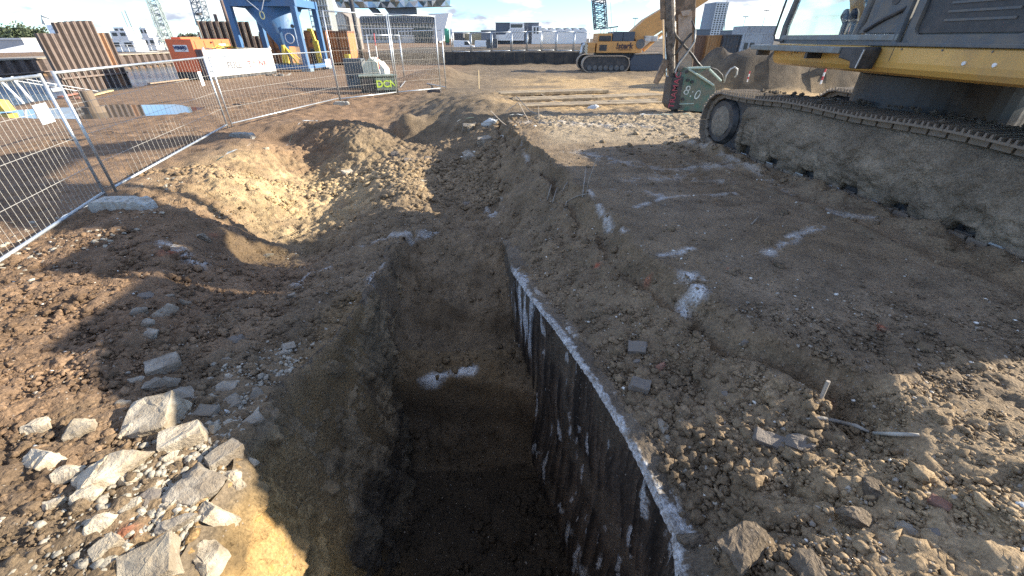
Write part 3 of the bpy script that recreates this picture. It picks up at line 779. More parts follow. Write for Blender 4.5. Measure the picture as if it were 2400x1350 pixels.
# ================================================================ MATERIALS FOR THINGS
M_STEEL = mat('galvanised_steel', (.50, .53, .54), .42, .75, dirt=.12, dirt_col=(.25, .23, .2), var=.18, vscale=20)
M_WIRE = mat('galvanised_wire', (.46, .44, .39), .5, .35, var=.15)
M_YEL = mat('machine_yellow', (.62, .355, .085), .42, dirt=.28, dirt_col=(.42, .27, .12), dscale=1.6, var=.08, vscale=3, coat=.1)
M_BLK = mat('machine_black', (.030, .032, .034), .45, dirt=.30, dirt_col=(.12, .105, .09), var=.25, dscale=4)
M_GRY = mat('machine_grey', (.080, .092, .10), .5, dirt=.5, dirt_col=(.17, .155, .13), var=.2, dscale=5)
M_CAT = mat('catwalk_grey', (.21, .23, .22), .6, .2, dirt=.35, dirt_col=(.2, .175, .14), dscale=6)
M_TRACK = mat('track_steel', (.21, .175, .14), .62, .2, dirt=.75, dirt_col=(.19, .155, .115), dscale=7, bump=.5, bscale=30)
M_MUD = soil_material('caked_mud', False, (.150, .125, .096), 1.0)
M_SAND = mat('sand_scab', (.36, .31, .235), .9, var=.3, bump=.6)
M_CHROME = mat('chrome_rod', (.85, .86, .88), .12, 1.0, var=.03)
M_RUSTARM = mat('arm_paint', (.30, .205, .13), .6, dirt=.6, dirt_col=(.11, .085, .06), dscale=3.5, var=.3, bump=.3)
M_TANPL = mat('worn_plate', (.44, .345, .26), .55, dirt=.3, dirt_col=(.25, .18, .12), dscale=4)
M_HOSE = mat('rubber_hose', (.035, .036, .036), .5, dirt=.4, dirt_col=(.13, .115, .09))
M_HOSEL = mat('pale_hose', (.42, .43, .40), .45, dirt=.25)
M_GREEN = mat('breaker_green', (.06, .165, .12), .55, dirt=.72, dirt_col=(.16, .16, .12), dscale=4, var=.2)
M_WHITE = mat('white_paint', (.78, .78, .75), .5, dirt=.10, var=.05)
M_REDTX = mat('red_lettering', (.40, .055, .085), .6, dirt=.4)
M_GLASS = glass('cab_glass', (.86, .88, .84))
M_SEAT = mat('seat_fabric', (.03, .03, .035), .8)
M_ORCAB = mat('boom_orange', (.48, .235, .065), .5, dirt=.3, dirt_col=(.22, .14, .08), dscale=2.5)

# ================================================================ EXCAVATOR
ex = thing('excavator', 'large yellow tracked excavator caked in mud at right, breaker on its arm', 'excavator', (6.4, 6.4, .4))
EXI = Matrix.Translation((-6.4, -6.4, -.4))
def exb(mb, name, m, parent=None, **kw):
    o = mb.build(name, m, parent if parent is not None else ex, **kw)
    o.data.transform(EXI @ UPM if UPPER[0] else EXI)
    return o
UPM = Matrix.Translation((0, 0, .25)) @ Matrix.Scale(.9, 4)
UPPER = [False]
def exl(*a, **k):
    o = lettering(*a, **k); o.data.transform(EXI); return o

# ---- crawler track: u along the track from the rear sprocket to the front idler
uD = Vector((TRK_B.x - TRK_A.x, TRK_B.y - TRK_A.y, 0)).normalized()
nD = Vector((uD.y, -uD.x, 0))                              # towards the machine's middle
SHW, TL, RAD, GZ = 0.80, 7.1, 0.50, 0.43
def trk(u, n, z, off=0.0):                                 # point in track coordinates
    return Vector((TRK_B.x, TRK_B.y, 0)) + uD * (u - TL) + nD * (n + off) + Vector((0, 0, z))
def loop_pt(s):
    """outline of the chain; returns u, z, tangent angle"""
    topz = lambda u: GZ + 2 * RAD + 0.10 + 0.05 * math.sin(math.pi * min(max((u) / TL, 0), 1)) - 0.03 * math.sin(3 * math.pi * u / TL) ** 2
    Lb, La = TL - 2 * RAD, math.pi * (RAD + .05)
    if s < Lb: return RAD + s, GZ, 0.0
    s -= Lb
    if s < La:
        a = s / (RAD + .05); return TL - RAD + RAD * math.sin(a), GZ + (RAD + .05) * (1 - math.cos(a)), a
    s -= La
    if s < Lb:
        u = TL - RAD - s; e = 1e-3
        return u, topz(u) - (topz(TL - RAD) - (GZ + 2 * RAD + .10)) , math.pi + math.atan2(topz(u - e) - topz(u), e) * -1
    s -= Lb
    a = math.pi + s / (RAD + .05)
    return RAD + RAD * math.sin(a), GZ + (RAD + .05) * (1 - math.cos(a)), a
LTOT = 2 * (TL - 2 * RAD) + 2 * math.pi * (RAD + .05)
NSH = 70; pitch = LTOT / NSH
shoe = MB()
shoe.prism([(-pitch * .49, -.012), (pitch * .49, -.012), (pitch * .49, .014), (-pitch * .49, .014)], 'y', 0.0, SHW)
for gx_, gh in ((-pitch * .36, .062), (0, .054), (pitch * .36, .062)):
    shoe.prism([(gx_ - .016, .010), (gx_ + .016, .010), (gx_ + .008, gh), (gx_ - .008, gh)], 'y', 0.004, SHW - .004)
shoe_me = shoe.mesh('track_shoe'); shoe_me.materials.append(M_TRACK)
def build_track(off, side, nvis):
    fr = MB()                                                # side frame behind the mud, link chain on the pins
    ol = []
    for k in range(72):
        u_, z_, _ = loop_pt(LTOT * k / 72); cu, cz = TL / 2, GZ + RAD
        ol.append((u_ + (-.07 if u_ > cu else .07) * 0, cz + (z_ - cz) * .84, u_))
    n_ = len(ol)
    ring = []
    for w_ in (.24, .56):
        ring += [trk(q_[0], w_, q_[1], off) for q_ in ol]
    fr.add(ring, [tuple(range(n_))[::-1], tuple(range(n_, 2 * n_))] + [(i, (i + 1) % n_, n_ + (i + 1) % n_, n_ + i) for i in range(n_)])
    tr = exb(fr, 'crawler_track', M_BLK)
    for k in range(NSH):
        u_, z_, a_ = loop_pt((k + .5) * pitch)
        o = bpy.data.objects.new('track_shoe', shoe_me); COL.objects.link(o); o.parent = tr
        X = uD * math.cos(a_) + Vector((0, 0, 1)) * math.sin(a_)
        Zv = -(Vector((0, 0, 1)) * math.cos(a_) - uD * math.sin(a_))          # outward
        Yv = nD
        pth = trk(u_, 0, z_, off) + Vector((-6.4, -6.4, -.4))
        o.matrix_local = Matrix(((X.x, Yv.x, Zv.x, pth.x), (X.y, Yv.y, Zv.y, pth.y), (X.z, Yv.z, Zv.z, pth.z), (0, 0, 0, 1)))
    lk = MB()
    for k in range(NSH):
        u_, z_, a_ = loop_pt(k * pitch); u2, z2, _ = loop_pt(((k + 1) * pitch) % LTOT)
        inw = Vector((0, 0, 1)) * math.cos(a_) - uD * math.sin(a_)
        for w_ in (.13, .24, .56):
            c_ = (trk(u_, w_, z_, off) + trk(u2, w_, z2, off)) / 2 + inw * .05
            X = uD * math.cos(a_) + Vector((0, 0, 1)) * math.sin(a_)
            Mx = Matrix((X, nD, inw)).transposed()
            lk.box(c_, (pitch * .86, .045, .085), Mx)
    exb(lk, 'link_chain', M_TRACK, tr)['kind'] = 'stuff'
    return tr
trk_near = build_track(0.0, -1, NSH)
trk_far = build_track(2.75, 1, NSH)
# front idler with mud-filled hub, rear sprocket, rollers
for off, tr in ((0, trk_near), (2.75, trk_far)):
    for u_, nm in ((TL - RAD, 'idler_wheel'), (RAD, 'sprocket')):
        w_ = MB(); c0 = trk(u_, .14, GZ + RAD + .05, off); c1 = trk(u_, .66, GZ + RAD + .05, off)
        w_.path([c0, c0 + (c1 - c0) * .15, c1], [.40, .46, .46], 36)
        exb(w_, nm, M_BLK, tr, smooth=False)
        hub = MB(); N = 22
        vv = []
        for r_ in range(8):
            for k in range(N):
                a = 2 * math.pi * k / N; rr = .30 * r_ / 7
                p_ = trk(u_ + rr * math.cos(a), .085 + .05 * (r_ / 7) ** 3, GZ + RAD + .05 + rr * math.sin(a), off)
                vv.append(p_ - nD * (.025 * mnoise(p_ * 9) + .012 * mnoise(p_ * 25)))
        hub.add(vv, [(r_ * N + k, r_ * N + (k + 1) % N, (r_ + 1) * N + (k + 1) % N, (r_ + 1) * N + k) for r_ in range(7) for k in range(N)])
        exb(hub, 'mud_hub', mat('dry_mud', (.215, .18, .135), .95, var=.3, vscale=14, bump=.8), tr, smooth=True)
    for k in range(8):
        u_ = 1.0 + k * (TL - 2.1) / 7
        w_ = MB(); w_.path([trk(u_, .24, GZ + .19, off), trk(u_, .28, GZ + .19, off), trk(u_, .60, GZ + .19, off)], [.09, .115, .115], 16)
        exb(w_, 'track_roller', M_TRACK, tr)
        w_ = MB(); w_.box(trk(u_ + .33, .13, GZ + .105, off), (.17, .012, .018), Matrix((uD, nD, Vector((0, 0, 1)))).transposed())
        exb(w_, 'bright_rail', M_STEEL, tr)
# caked mud filling the track side
NU, NZ = 170, 44
mv = []
for i in range(NU):
    u_ = .15 + (TL - 1.22) * i / (NU - 1)
    zt = GZ + 2 * RAD + .02 + .10 * math.sin(math.pi * u_ / TL) - .05 * math.sin(3 * math.pi * u_ / TL) ** 2 - .04
    cut = .05 + .05 * mnoise((u_ * 1.7, 0, 3)) + (.17 if (u_ * 1.28) % 1 < .34 else -.03) * (0.75 + .6 * mnoise((u_ * .8, 5, 0)))
    zb = GZ + max(.0, cut)
    for j in range(NZ):
        t = j / (NZ - 1)
        z_ = zb + (zt - zb) * t
        p_ = trk(u_, 0, z_)
        bul = .13 - .10 * math.sin(math.pi * min(1, t * 1.05)) ** .7
        d_ = .05 * mnoise(p_ * 2.3) + .055 * mnoise(p_ * 5) + .045 * mnoise(p_ * 11) + .025 * mnoise(p_ * 24)
        edge = .10 * max(0, 1 - (t / .05)) + .08 * max(0, (t - .95) / .05)
        en = .16 * max(0, 1 - i / 6) + .20 * max(0, (i - NU + 7) / 6) 
        mv.append(trk(u_, bul + .01 + edge + en - d_, z_))
mf = [(i * NZ + j, (i + 1) * NZ + j, (i + 1) * NZ + j + 1, i * NZ + j + 1) for i in range(NU - 1) for j in range(NZ - 1)]
mo = exb(MB().add(mv, mf), 'caked_mud', SOIL, trk_near, smooth=True)
mc = []
for i in range(NU):
    u_ = .15 + (TL - 1.22) * i / (NU - 1)
    for j in range(NZ):
        t = j / (NZ - 1); n_ = mnoise((u_ * 1.1, t * 2.2, 3.3)) + .4 * mnoise((u_ * 4, t * 6, 1))
        w_ = max(0, min(1, (n_ - .34) * 7)) * max(0, 1 - abs(t - .22) / .22)
        k_ = 1 + .35 * mnoise((u_ * 2, t * 3, 8))
        mc.append([(a_ * (1 - w_) + b_ * w_) * k_ for a_, b_ in zip((.205, .165, .118), (.40, .34, .25))])
vattr(mo.data, 'soil', np.array(mc), 'FLOAT_COLOR'); vattr(mo.data, 'lime', np.zeros(len(mc)), 'FLOAT')
# clods lying on the track shoes
rest = MB()
for k in range(70):
    u_ = random.uniform(.6, 6.4); n_ = random.uniform(.55, .8) if random.random() < .7 else random.uniform(.05, .8)
    zt = GZ + 2 * RAD + .13 + .10 * math.sin(math.pi * u_ / TL)
    r_ = random.uniform(.02, .055); c_ = trk(u_, n_, zt + .0)
    vs = []; 
    for (ax, ay, az) in [(1, 0, 0), (-1, 0, 0), (0, 1, 0), (0, -1, 0), (0, 0, .8), (0, 0, -.8), (.7, .7, .3), (-.7, .6, .3), (.6, -.7, .2), (-.7, -.7, .3)]:
        vs.append(c_ + Vector((ax, ay, az)) * r_ * random.uniform(.75, 1.25))
    bmh = bmesh.new()
    for v_ in vs: bmh.verts.new(v_)
    bmesh.ops.convex_hull(bmh, input=bmh.verts)
    bmh.verts.ensure_lookup_table(); ids = {v_: i for i, v_ in enumerate(bmh.verts)}
    rest.add([v_.co for v_ in bmh.verts], [tuple(ids[v_] for v_ in f_.verts) for f_ in bmh.faces]); bmh.free()
o = exb(rest, 'mud_clods', M_MUD, trk_near); o['kind'] = 'stuff'
# carbody between the tracks and swing ring
cb = MB(); c0 = trk(3.9, 1.78, 0)
cb.box((c0.x, c0.y, 1.10), (2.3, 2.6, .62), Matrix.Rotation(math.atan2(uD.y, uD.x) - math.pi / 2, 3, 'Z'))
cb.cyl((c0.x, c0.y, 1.72), (0, 0, 1), 1.05, .66, 40)
for s_ in (-1, 1):
    cb.box(Vector((c0.x, c0.y, 1.02)) + uD * s_ * 1.25, (2.9, .5, .4), Matrix.Rotation(math.atan2(uD.y, uD.x) - math.pi / 2, 3, 'Z'))
exb(cb, 'carbody', M_BLK, bevel=.03)

# ---- upper structure (all drawn at full size, then set to this machine's size)
UPPER[0] = True
BX0, BX1, BY0, BY1 = 5.40, 8.75, 2.05, 9.62
pf = [(BX0 + .16, 2.04), (BX0 + .06, 2.075), (BX0 + .012, 2.14), (BX0, 2.21), (BX0, 2.385), (BX0 + .02, 2.40), (BX0 + .5, 2.40), (BX0 + .5, 2.04)]
sk = MB(); n_ = len(pf)
sk.prism(pf, 'y', 3.1, BY1)
skirt = exb(sk, 'side_skirt', M_YEL, bevel=.006)
# nose of the skirt by the catwalk
for yy in (5.50, 5.14):
    w_ = MB(); w_.cyl((BX0 - .004, yy, 2.245), (1, 0, 0), .022, .02, 14); exb(w_, 'bolt_cover', M_WHITE, skirt)
for yy in (8.9, 8.82):
    w_ = MB(); w_.bx(BX0 - .006, BX0 + .01, yy - .012, yy + .012, 2.26, 2.33); exb(w_, 'slot', M_BLK, skirt)
for yy in (3.9, 6.62, 9.0):
    w_ = MB(); w_.bx(BX0 - .003, BX0 + .004, yy - .004, yy + .004, 2.22, 2.385); exb(w_, 'panel_seam', M_BLK, skirt)
for k in range(9):
    w_ = MB(); w_.cyl((BX0 - .002, 4.0 + k * .62, 2.372), (1, 0, 0), .011, .014, 8); exb(w_, 'bolt', M_GRY, skirt)
dk = MB(); dk.bx(BX0 + .5, BX1, 3.5, BY1 - .2, 2.06, 2.36); exb(dk, 'main_frame', M_BLK)
# counterweight with rounded back
UPPER[0] = False
exb(MB().prism([(3.05, 1.78), (2.97, 1.95), (2.97, 2.4), (3.1, 2.7), (3.4, 3.0), (3.75, 3.28), (4.1, 3.45), (4.35, 3.5), (4.35, 2.12), (3.6, 1.78)], 'x', 4.90, 7.85), 'counterweight', M_BLK, bevel=.05)
UPPER[0] = True
# side bay panels (black doors with a recess), hood on top
sp = MB(); sp.bx(BX0 + .05, BX0 + .40, 4.82, 6.62, 2.405, 3.78); bay = exb(sp, 'engine_bay', M_GRY, bevel=.02)
fr = MB()
y0, y1, z0, z1, t_ = 4.62, 6.28, 2.54, 3.45, .085
def rrect(y0, y1, z0, z1, r, n=6):
    out = []
    for cy_, cz_, a0 in ((y1 - r, z1 - r, 0), (y0 + r, z1 - r, 90), (y0 + r, z0 + r, 180), (y1 - r, z0 + r, 270)):
        for k in range(n + 1):
            a = R(a0 + 90 * k / n); out.append((cy_ + r * math.cos(a), cz_ + r * math.sin(a)))
    return out
def frame_panel(mb, y0, y1, z0, z1, t, r, x0, x1):
    A, B = rrect(y0, y1, z0, z1, r), rrect(y0 + t, y1 - t, z0 + t, z1 - t, max(r - t * .6, .02))
    n = len(A)
    vs = [(x0, *p) for p in A] + [(x0, *p) for p in B] + [(x1, *p) for p in A] + [(x1, *p) for p in B]
    fs = []
    for i in range(n):
        j = (i + 1) % n
        fs += [(i, j, n + j, n + i), (2 * n + i, 3 * n + i, 3 * n + j, 2 * n + j), (i, 2 * n + i, 2 * n + j, j), (n + i, n + j, 3 * n + j, 3 * n + i)]
    return mb.add(vs, fs)
frame_panel(fr, 4.86, 6.50, 2.44, 3.60, .10, .16, BX0 - .02, BX0 + .06)
exb(fr, 'door_frame', M_GRY, bay)
dp = MB(); dp.bx(BX0 + .02, BX0 + .055, 4.96, 6.38, 2.56, 3.48); exb(dp, 'door_panel', M_BLK, bay)
for zz in (2.75, 3.25):
    w_ = MB(); w_.bx(BX0 - .035, BX0 + .0, 4.90, 5.0, zz, zz + .10); exb(w_, 'hinge', M_BLK, bay, bevel=.008)
w_ = MB(); w_.bx(BX0 - .012, BX0 + .03, 6.16, 6.32, 2.95, 3.07); exb(w_, 'latch', M_STEEL, bay, bevel=.01)
for k in range(7):
    w_ = MB(); w_.bx(BX0 + .005, BX0 + .03, 5.2, 6.05, 2.68 + .09 * k, 2.705 + .09 * k); exb(w_, 'louvre', M_GRY, bay)
hb = MB(); hb.tube((BX0 - .03, 4.5, 3.1), (BX0 - .03, 4.28, 2.62), .018); hb.tube((BX0 - .03, 4.28, 2.62), (BX0 + .03, 4.28, 2.60), .018); exb(hb, 'grab_bar', M_CAT, bay)
for (yy, zz) in ((4.22, 2.52), (4.16, 2.86)):
    w_ = MB(); w_.cyl((BX0 - .0, yy, zz), (1, 0, 0), .05, .12, 16); exb(w_, 'vent_cap', M_BLK, bay)
hd = MB(); hd.bx(BX0 + .42, BX1 - .02, 4.82, 6.5, 2.41, 3.55); hd.bx(BX0 + .5, BX1 - .5, 4.9, 6.2, 3.56, 3.90); exb(hd, 'engine_hood', M_BLK, bevel=.04)
led = MB(); led.bx(BX0 - .03, BX0 + .1, 3.4, 7.1, 2.405, 2.45); exb(led, 'ledge', M_GRY, bevel=.008)
# cab
CY0, CY1, CZ1 = 6.66, 9.55, 4.35
CX0, CX1 = BX0 + .02, BX0 + 1.28
cab = exb(MB().bx(CX0, CX1, CY0, CY1, 2.41, 2.47), 'cab_floor', M_GRY)
pl = MB()
class _PL:
    def path(self, *a): exb(MB().path(*a), 'cab_pillar', M_GRY, cab)
pl = _PL()
pl.path([(CX0 + .05, CY1, 2.45), (CX0 + .05, CY1 + .02, 2.7), (CX0 + .05, CY1 - .16, 3.4), (CX0 + .07, CY1 - .55, CZ1)], [.075, .07, .06, .06], 8)
pl.path([(CX1 - .05, CY1, 2.45), (CX1 - .05, CY1 + .02, 2.7), (CX1 - .05, CY1 - .16, 3.4), (CX1 - .07, CY1 - .55, CZ1)], [.06] * 4, 8)
pl.path([(CX0 + .04, 7.55, 2.45), (CX0 + .04, 7.42, 3.4), (CX0 + .05, 7.40, CZ1)], [.055] * 3, 8)
pl.path([(CX0 + .04, CY0 + .05, 2.45), (CX0 + .04, CY0 + .05, CZ1)], [.06] * 2, 8)
pl.path([(CX1 - .04, CY0 + .05, 2.45), (CX1 - .04, CY0 + .05, CZ1)], [.06] * 2, 8)
sl_ = MB(); sl_.bx(CX0 - .015, CX0 + .10, CY0, CY1 + .03, 2.47, 2.55); exb(sl_, 'door_sill', M_CAT, cab, bevel=.01)
rp = MB(); rp.prism([(CY0, 2.56), (7.50, 2.56), (7.40, 2.72), (7.36, CZ1 - .1), (CY0, CZ1 - .1)], 'x', CX0 + .015, CX0 + .07); rpn = exb(rp, 'rear_quarter_panel', M_GRY, cab, bevel=.01)
rb = MB(); rb.path([(CX0 - .0, 7.34, 2.60), (CX0 - .0, 7.05, 2.74), (CX0 - .0, 6.72, 2.86)], .03, 8); exb(rb, 'gas_strut', M_BLK, rpn)
ho = MB(); ho.cyl((CX0 + .012, 6.98, 2.98), (1, 0, 0), .075, .012, 20); exb(ho, 'speaker_hole', M_BLK, rpn)
rf = MB(); rf.bx(CX0, CX1, CY0, CY1 - .5, CZ1, CZ1 + .07); exb(rf, 'cab_roof', M_GRY, cab, bevel=.03)
gl = MB(); gl.quad((CX0 + .03, 7.56, 2.55), (CX0 + .03, CY1 - .02, 2.55), (CX0 + .05, CY1 - .50, CZ1), (CX0 + .05, 7.44, CZ1)); exb(gl, 'door_glass', M_GLASS, cab)
gl = MB(); gl.quad((CX1 - .03, 7.0, 2.55), (CX1 - .03, CY1 - .02, 2.55), (CX1 - .05, CY1 - .50, CZ1), (CX1 - .05, 7.0, CZ1)); exb(gl, 'far_glass', M_GLASS, cab)
gl = MB(); gl.quad((CX0 + .08, CY1, 2.55), (CX1 - .08, CY1, 2.55), (CX1 - .1, CY1 - .5, CZ1), (CX0 + .1, CY1 - .5, CZ1)); exb(gl, 'windscreen', M_GLASS, cab)
st = MB(); st.bx(CX0 + .40, CX0 + .92, 7.45, 7.98, 2.62, 2.80); st.box((CX0 + .66, 7.38, 3.22), (.5, .16, .9)); st.box((CX0 + .66, 7.36, 3.8), (.32, .12, .24)); exb(st, 'driver_seat', M_SEAT, cab, bevel=.05)
for yy in (8.25, 8.05):
    jm = MB(); xx = CX0 + .30; jm.tube((xx, yy, 2.5), (xx, yy, 2.74), .035); jm.path([(xx, yy, 2.72), (xx - .02, yy + .05, 2.83), (xx, yy + .10, 2.90)], [.05, .075, .045], 10); exb(jm, 'joystick', M_SEAT, cab)
rl = MB(); rl.path([(CX0 - .07, CY1 + .02, 3.5), (CX0 - .07, CY1 + .12, 2.85), (CX0 - .07, CY1 + .15, 2.56), (CX0 - .06, CY1 + .09, 2.47), (CX0 - .03, CY1 - .15, 2.45)], .020, 8); exb(rl, 'handrail', M_BLK, cab)
# catwalk plate and its bracket
ct = MB(); ct.bx(BX0 - .30, BX0 - .002, 7.30, BY1 + .42, 2.295, 2.385); ctw = exb(ct, 'catwalk', M_CAT, bevel=.012)
br = MB(); br.prism([(7.30, 2.385), (7.30, 2.24), (7.02, 2.20), (6.98, 2.11), (6.84, 2.11), (6.80, 2.36), (6.83, 2.395)], 'x', BX0 - .27, BX0 - .02); exb(br, 'bracket', M_BLK, ctw, bevel=.012)
br = MB(); br.prism([(6.845, 2.12), (6.825, 2.12), (6.79, 2.36), (6.81, 2.36)], 'x', BX0 - .285, BX0 - .272); exb(br, 'bright_edge', M_STEEL, ctw)
for yy in (8.1, 9.75):
    br = MB(); br.bx(BX0 - .26, BX0 - .01, yy, yy + .07, 2.2, 2.293); exb(br, 'support', M_BLK, ctw)

# ---- boom, stick and breaker
UPPER[0] = False
bo = MB()
bl = [(6.5, 6.2, 2.7, .55, .62), (6.45, 8.2, 4.9, .62, .95), (6.35, 10.7, 6.75, .60, 1.05), (6.25, 12.9, 7.0, .56, .95), (6.15, 15.9, 5.6, .46, .55)]
def boxsweep(mb, secs):
    n = len(secs); rings = []
    for i, (x_, y_, z_, w_, h_) in enumerate(secs):
        a = Vector(secs[max(i - 1, 0)][:3]); b = Vector(secs[min(i + 1, n - 1)][:3]); t = (b - a).normalized()
        sd = t.cross(Vector((0, 0, 1))).normalized(); up = sd.cross(t)
        c = Vector((x_, y_, z_))
        rings += [c + sd * w_ / 2 * q0 + up * h_ / 2 * q1 for q0, q1 in ((-1, -1), (1, -1), (1, 1), (-1, 1))]
    fs = [(0, 1, 2, 3), tuple(4 * (n - 1) + k for k in (3, 2, 1, 0))]
    for i in range(n - 1):
        for k in range(4): fs.append((4 * i + k, 4 * i + (k + 1) % 4, 4 * i + 4 + (k + 1) % 4, 4 * i + 4 + k))
    return mb.add(rings, fs)
boom = exb(boxsweep(bo, bl), 'boom', M_ORCAB, bevel=.03)
for s_ in (-.42, .42):
    cy_ = MB(); a_, b_ = Vector((6.45 + s_, 8.2, 2.5)), Vector((6.35 + s_, 10.4, 6.0)); m_ = a_ + (b_ - a_) * .55
    cy_.tube(a_, m_, .13, .13, 14); exb(cy_, 'lift_cylinder', M_YEL, boom)
    cy_ = MB(); cy_.tube(m_, b_, .065, .065, 12); exb(cy_, 'piston_rod', M_CHROME, boom)
def SD(px, py, d=16.0): return PD(px, py, d)
# stick: worn plate face to the right, dark greasy face and rods to the left
DS = 16.0
stick = exb(boxsweep(MB(), [(*SD(1592, -95, DS), .62, .9), (*SD(1592, -20, DS), .60, .85), (*SD(1598, 90, DS), .52, .70), (*SD(1600, 172, DS), .46, .5)]), 'stick', M_RUSTARM, bevel=.02)
pp = MB(); a_, b_, c_, d_ = SD(1590, 35, DS - .46), SD(1622, 25, DS - .46), SD(1621, 160, DS - .40), SD(1591, 168, DS - .40)
back = Vector((0, .05, 0)); pp.add([a_, b_, c_, d_, a_ + back, b_ + back, c_ + back, d_ + back], [(0, 1, 2, 3), (4, 7, 6, 5), (0, 4, 5, 1), (1, 5, 6, 2), (2, 6, 7, 3), (3, 7, 4, 0)])
plate = exb(pp, 'worn_plate', M_TANPL, stick)
hk = MB(); hk.add([SD(1596, 26, DS - .56), SD(1620, 22, DS - .56), SD(1614, 36, DS - .56), SD(1600, 38, DS - .56), SD(1596, 26, DS - .47), SD(1620, 22, DS - .47), SD(1614, 36, DS - .47), SD(1600, 38, DS - .47)],
   [(0, 1, 2, 3), (4, 7, 6, 5), (0, 4, 5, 1), (1, 5, 6, 2), (2, 6, 7, 3), (3, 7, 4, 0)]); exb(hk, 'lifting_lug', M_TANPL, stick)
cy_ = MB(); cy_.tube(SD(1553, -60, DS - .45), SD(1556, 45, DS - .45), .105, .105, 14); exb(cy_, 'stick_cylinder', M_RUSTARM, stick)
cy_ = MB(); cy_.tube(SD(1556, 45, DS - .45), SD(1560, 178, DS - .45), .062, .062, 14); exb(cy_, 'piston_rod', M_CHROME, stick)
gr = MB(); gr.path([SD(1568, -40, DS - .5), SD(1570, 30, DS - .5), SD(1574, 80, DS - .52), SD(1572, 120, DS - .5), SD(1575, 180, DS - .5)], [.16, .17, .15, .13, .11], 12); exb(gr, 'hose_sleeve', mat('greasy_steel', (.06, .055, .048), .35, .3, dirt=.6, dirt_col=(.17, .14, .11), dscale=9, bump=.6, bscale=18), stick)
lk = MB(); boxsweep(lk, [(*SD(1562, 140, DS - .55), .10, .24), (*SD(1548, 172, DS - .6), .10, .22), (*SD(1536, 196, DS - .6), .10, .16)]); exb(lk, 'tipping_link', M_RUSTARM, stick, bevel=.01)
for i, pl_ in enumerate([
    [(1572, 62), (1585, 85), (1604, 108), (1622, 128), (1634, 146), (1645, 158)],
    [(1621, 78), (1606, 95), (1592, 115), (1582, 130)],
    [(1622, 48), (1628, 66), (1630, 86), (1622, 108), (1606, 128), (1588, 150), (1581, 166), (1584, 180), (1598, 183), (1618, 175), (1640, 164), (1662, 158), (1680, 164), (1692, 176), (1695, 192)]]):
    hp = [SD(a, b, DS - .62 - .02 * i) for a, b in pl_]
    hs = MB(); hs.path(hp, .030 if i == 2 else .040, 8); exb(hs, 'hydraulic_hose', M_HOSE, stick, smooth=True)
hs = MB(); hp = [SD(a, b, DS - .5) for a, b in [(1697, 194), (1702, 176), (1712, 162), (1722, 157), (1728, 162), (1727, 174), (1722, 182)]]; hs.path(hp, .028, 8); exb(hs, 'hose_loop', M_HOSEL, stick, smooth=True)
hs = MB(); hs.path([SD(1588, 178, DS - .72), SD(1582, 168, DS - .72), SD(1592, 148, DS - .72), SD(1612, 122, DS - .72), SD(1628, 98, DS - .72), SD(1630, 70, DS - .70)], .026, 8); exb(hs, 'pale_hose', M_HOSEL, stick, smooth=True)
# green breaker housing
DB = 15.2
def poly_slab(pts2, d0, d1):
    n = len(pts2); a = [PD(px, py, d0) for px, py in pts2]; off = Vector((0, d1 - d0, 0))
    return MB().add(a + [p + off for p in a], [tuple(range(n)), tuple(range(n, 2 * n))[::-1]] + [(i, n + i, n + (i + 1) % n, (i + 1) % n) for i in range(n)])
hous = exb(poly_slab([(1598, 178), (1612, 160), (1662, 158), (1640, 172), (1676, 200), (1680, 262), (1640, 262), (1587, 258), (1590, 235)], DB, DB + .62), 'breaker_housing', M_GREEN, bevel=.012)
exb(poly_slab([(1576, 182), (1603, 180), (1590, 256), (1573, 258), (1566, 246)], DB - .04, DB + .66), 'wear_strip', M_BLK, hous, bevel=.012)
exb(poly_slab([(1577, 257), (1590, 257), (1585, 269), (1580, 269)], DB + .2, DB + .45), 'chisel', M_BLK, hous)
for (a, b) in [((1614, 162), (1672, 200)), ((1662, 162), (1690, 190)), ((1664, 158), (1612, 160))]:
    w_ = MB(); w_.tube(PD(*a, DB - .03), PD(*b, DB - .03), .035, .035, 8); exb(w_, 'edge_bar', mat('pale_green', (.36, .45, .38), .6), hous)
w_ = MB(); w_.tube(PD(1592, 244, DB - .01), PD(1626, 243, DB - .01), .018, .018, 6); exb(w_, 'weld_seam', mat('pale_green', (.36, .45, .38)), hous)
for (a, b) in [(1612, 188), (1600, 233), (1595, 250), (1609, 168), (1622, 192)]:
    w_ = MB(); w_.cyl(PD(a, b, DB - .02), (0, 1, 0), .05, .07, 10); exb(w_, 'bolt_head', M_BLK, hous)
exl('8:0', .42, PD(1622, 218, DB - .012), (1, 0, -.35), (0, 0, 1), mat('stencil_white', (.55, .62, .56), .7, dirt=.3), hous, space=1.25)
exl('TRAMAC', .26, PD(1582, 212, DB - .052), (PD(1588, 186, DB) - PD(1576, 238, DB)), (-1, 0, .25), M_REDTX, hous, bold=.004, space=1.1)
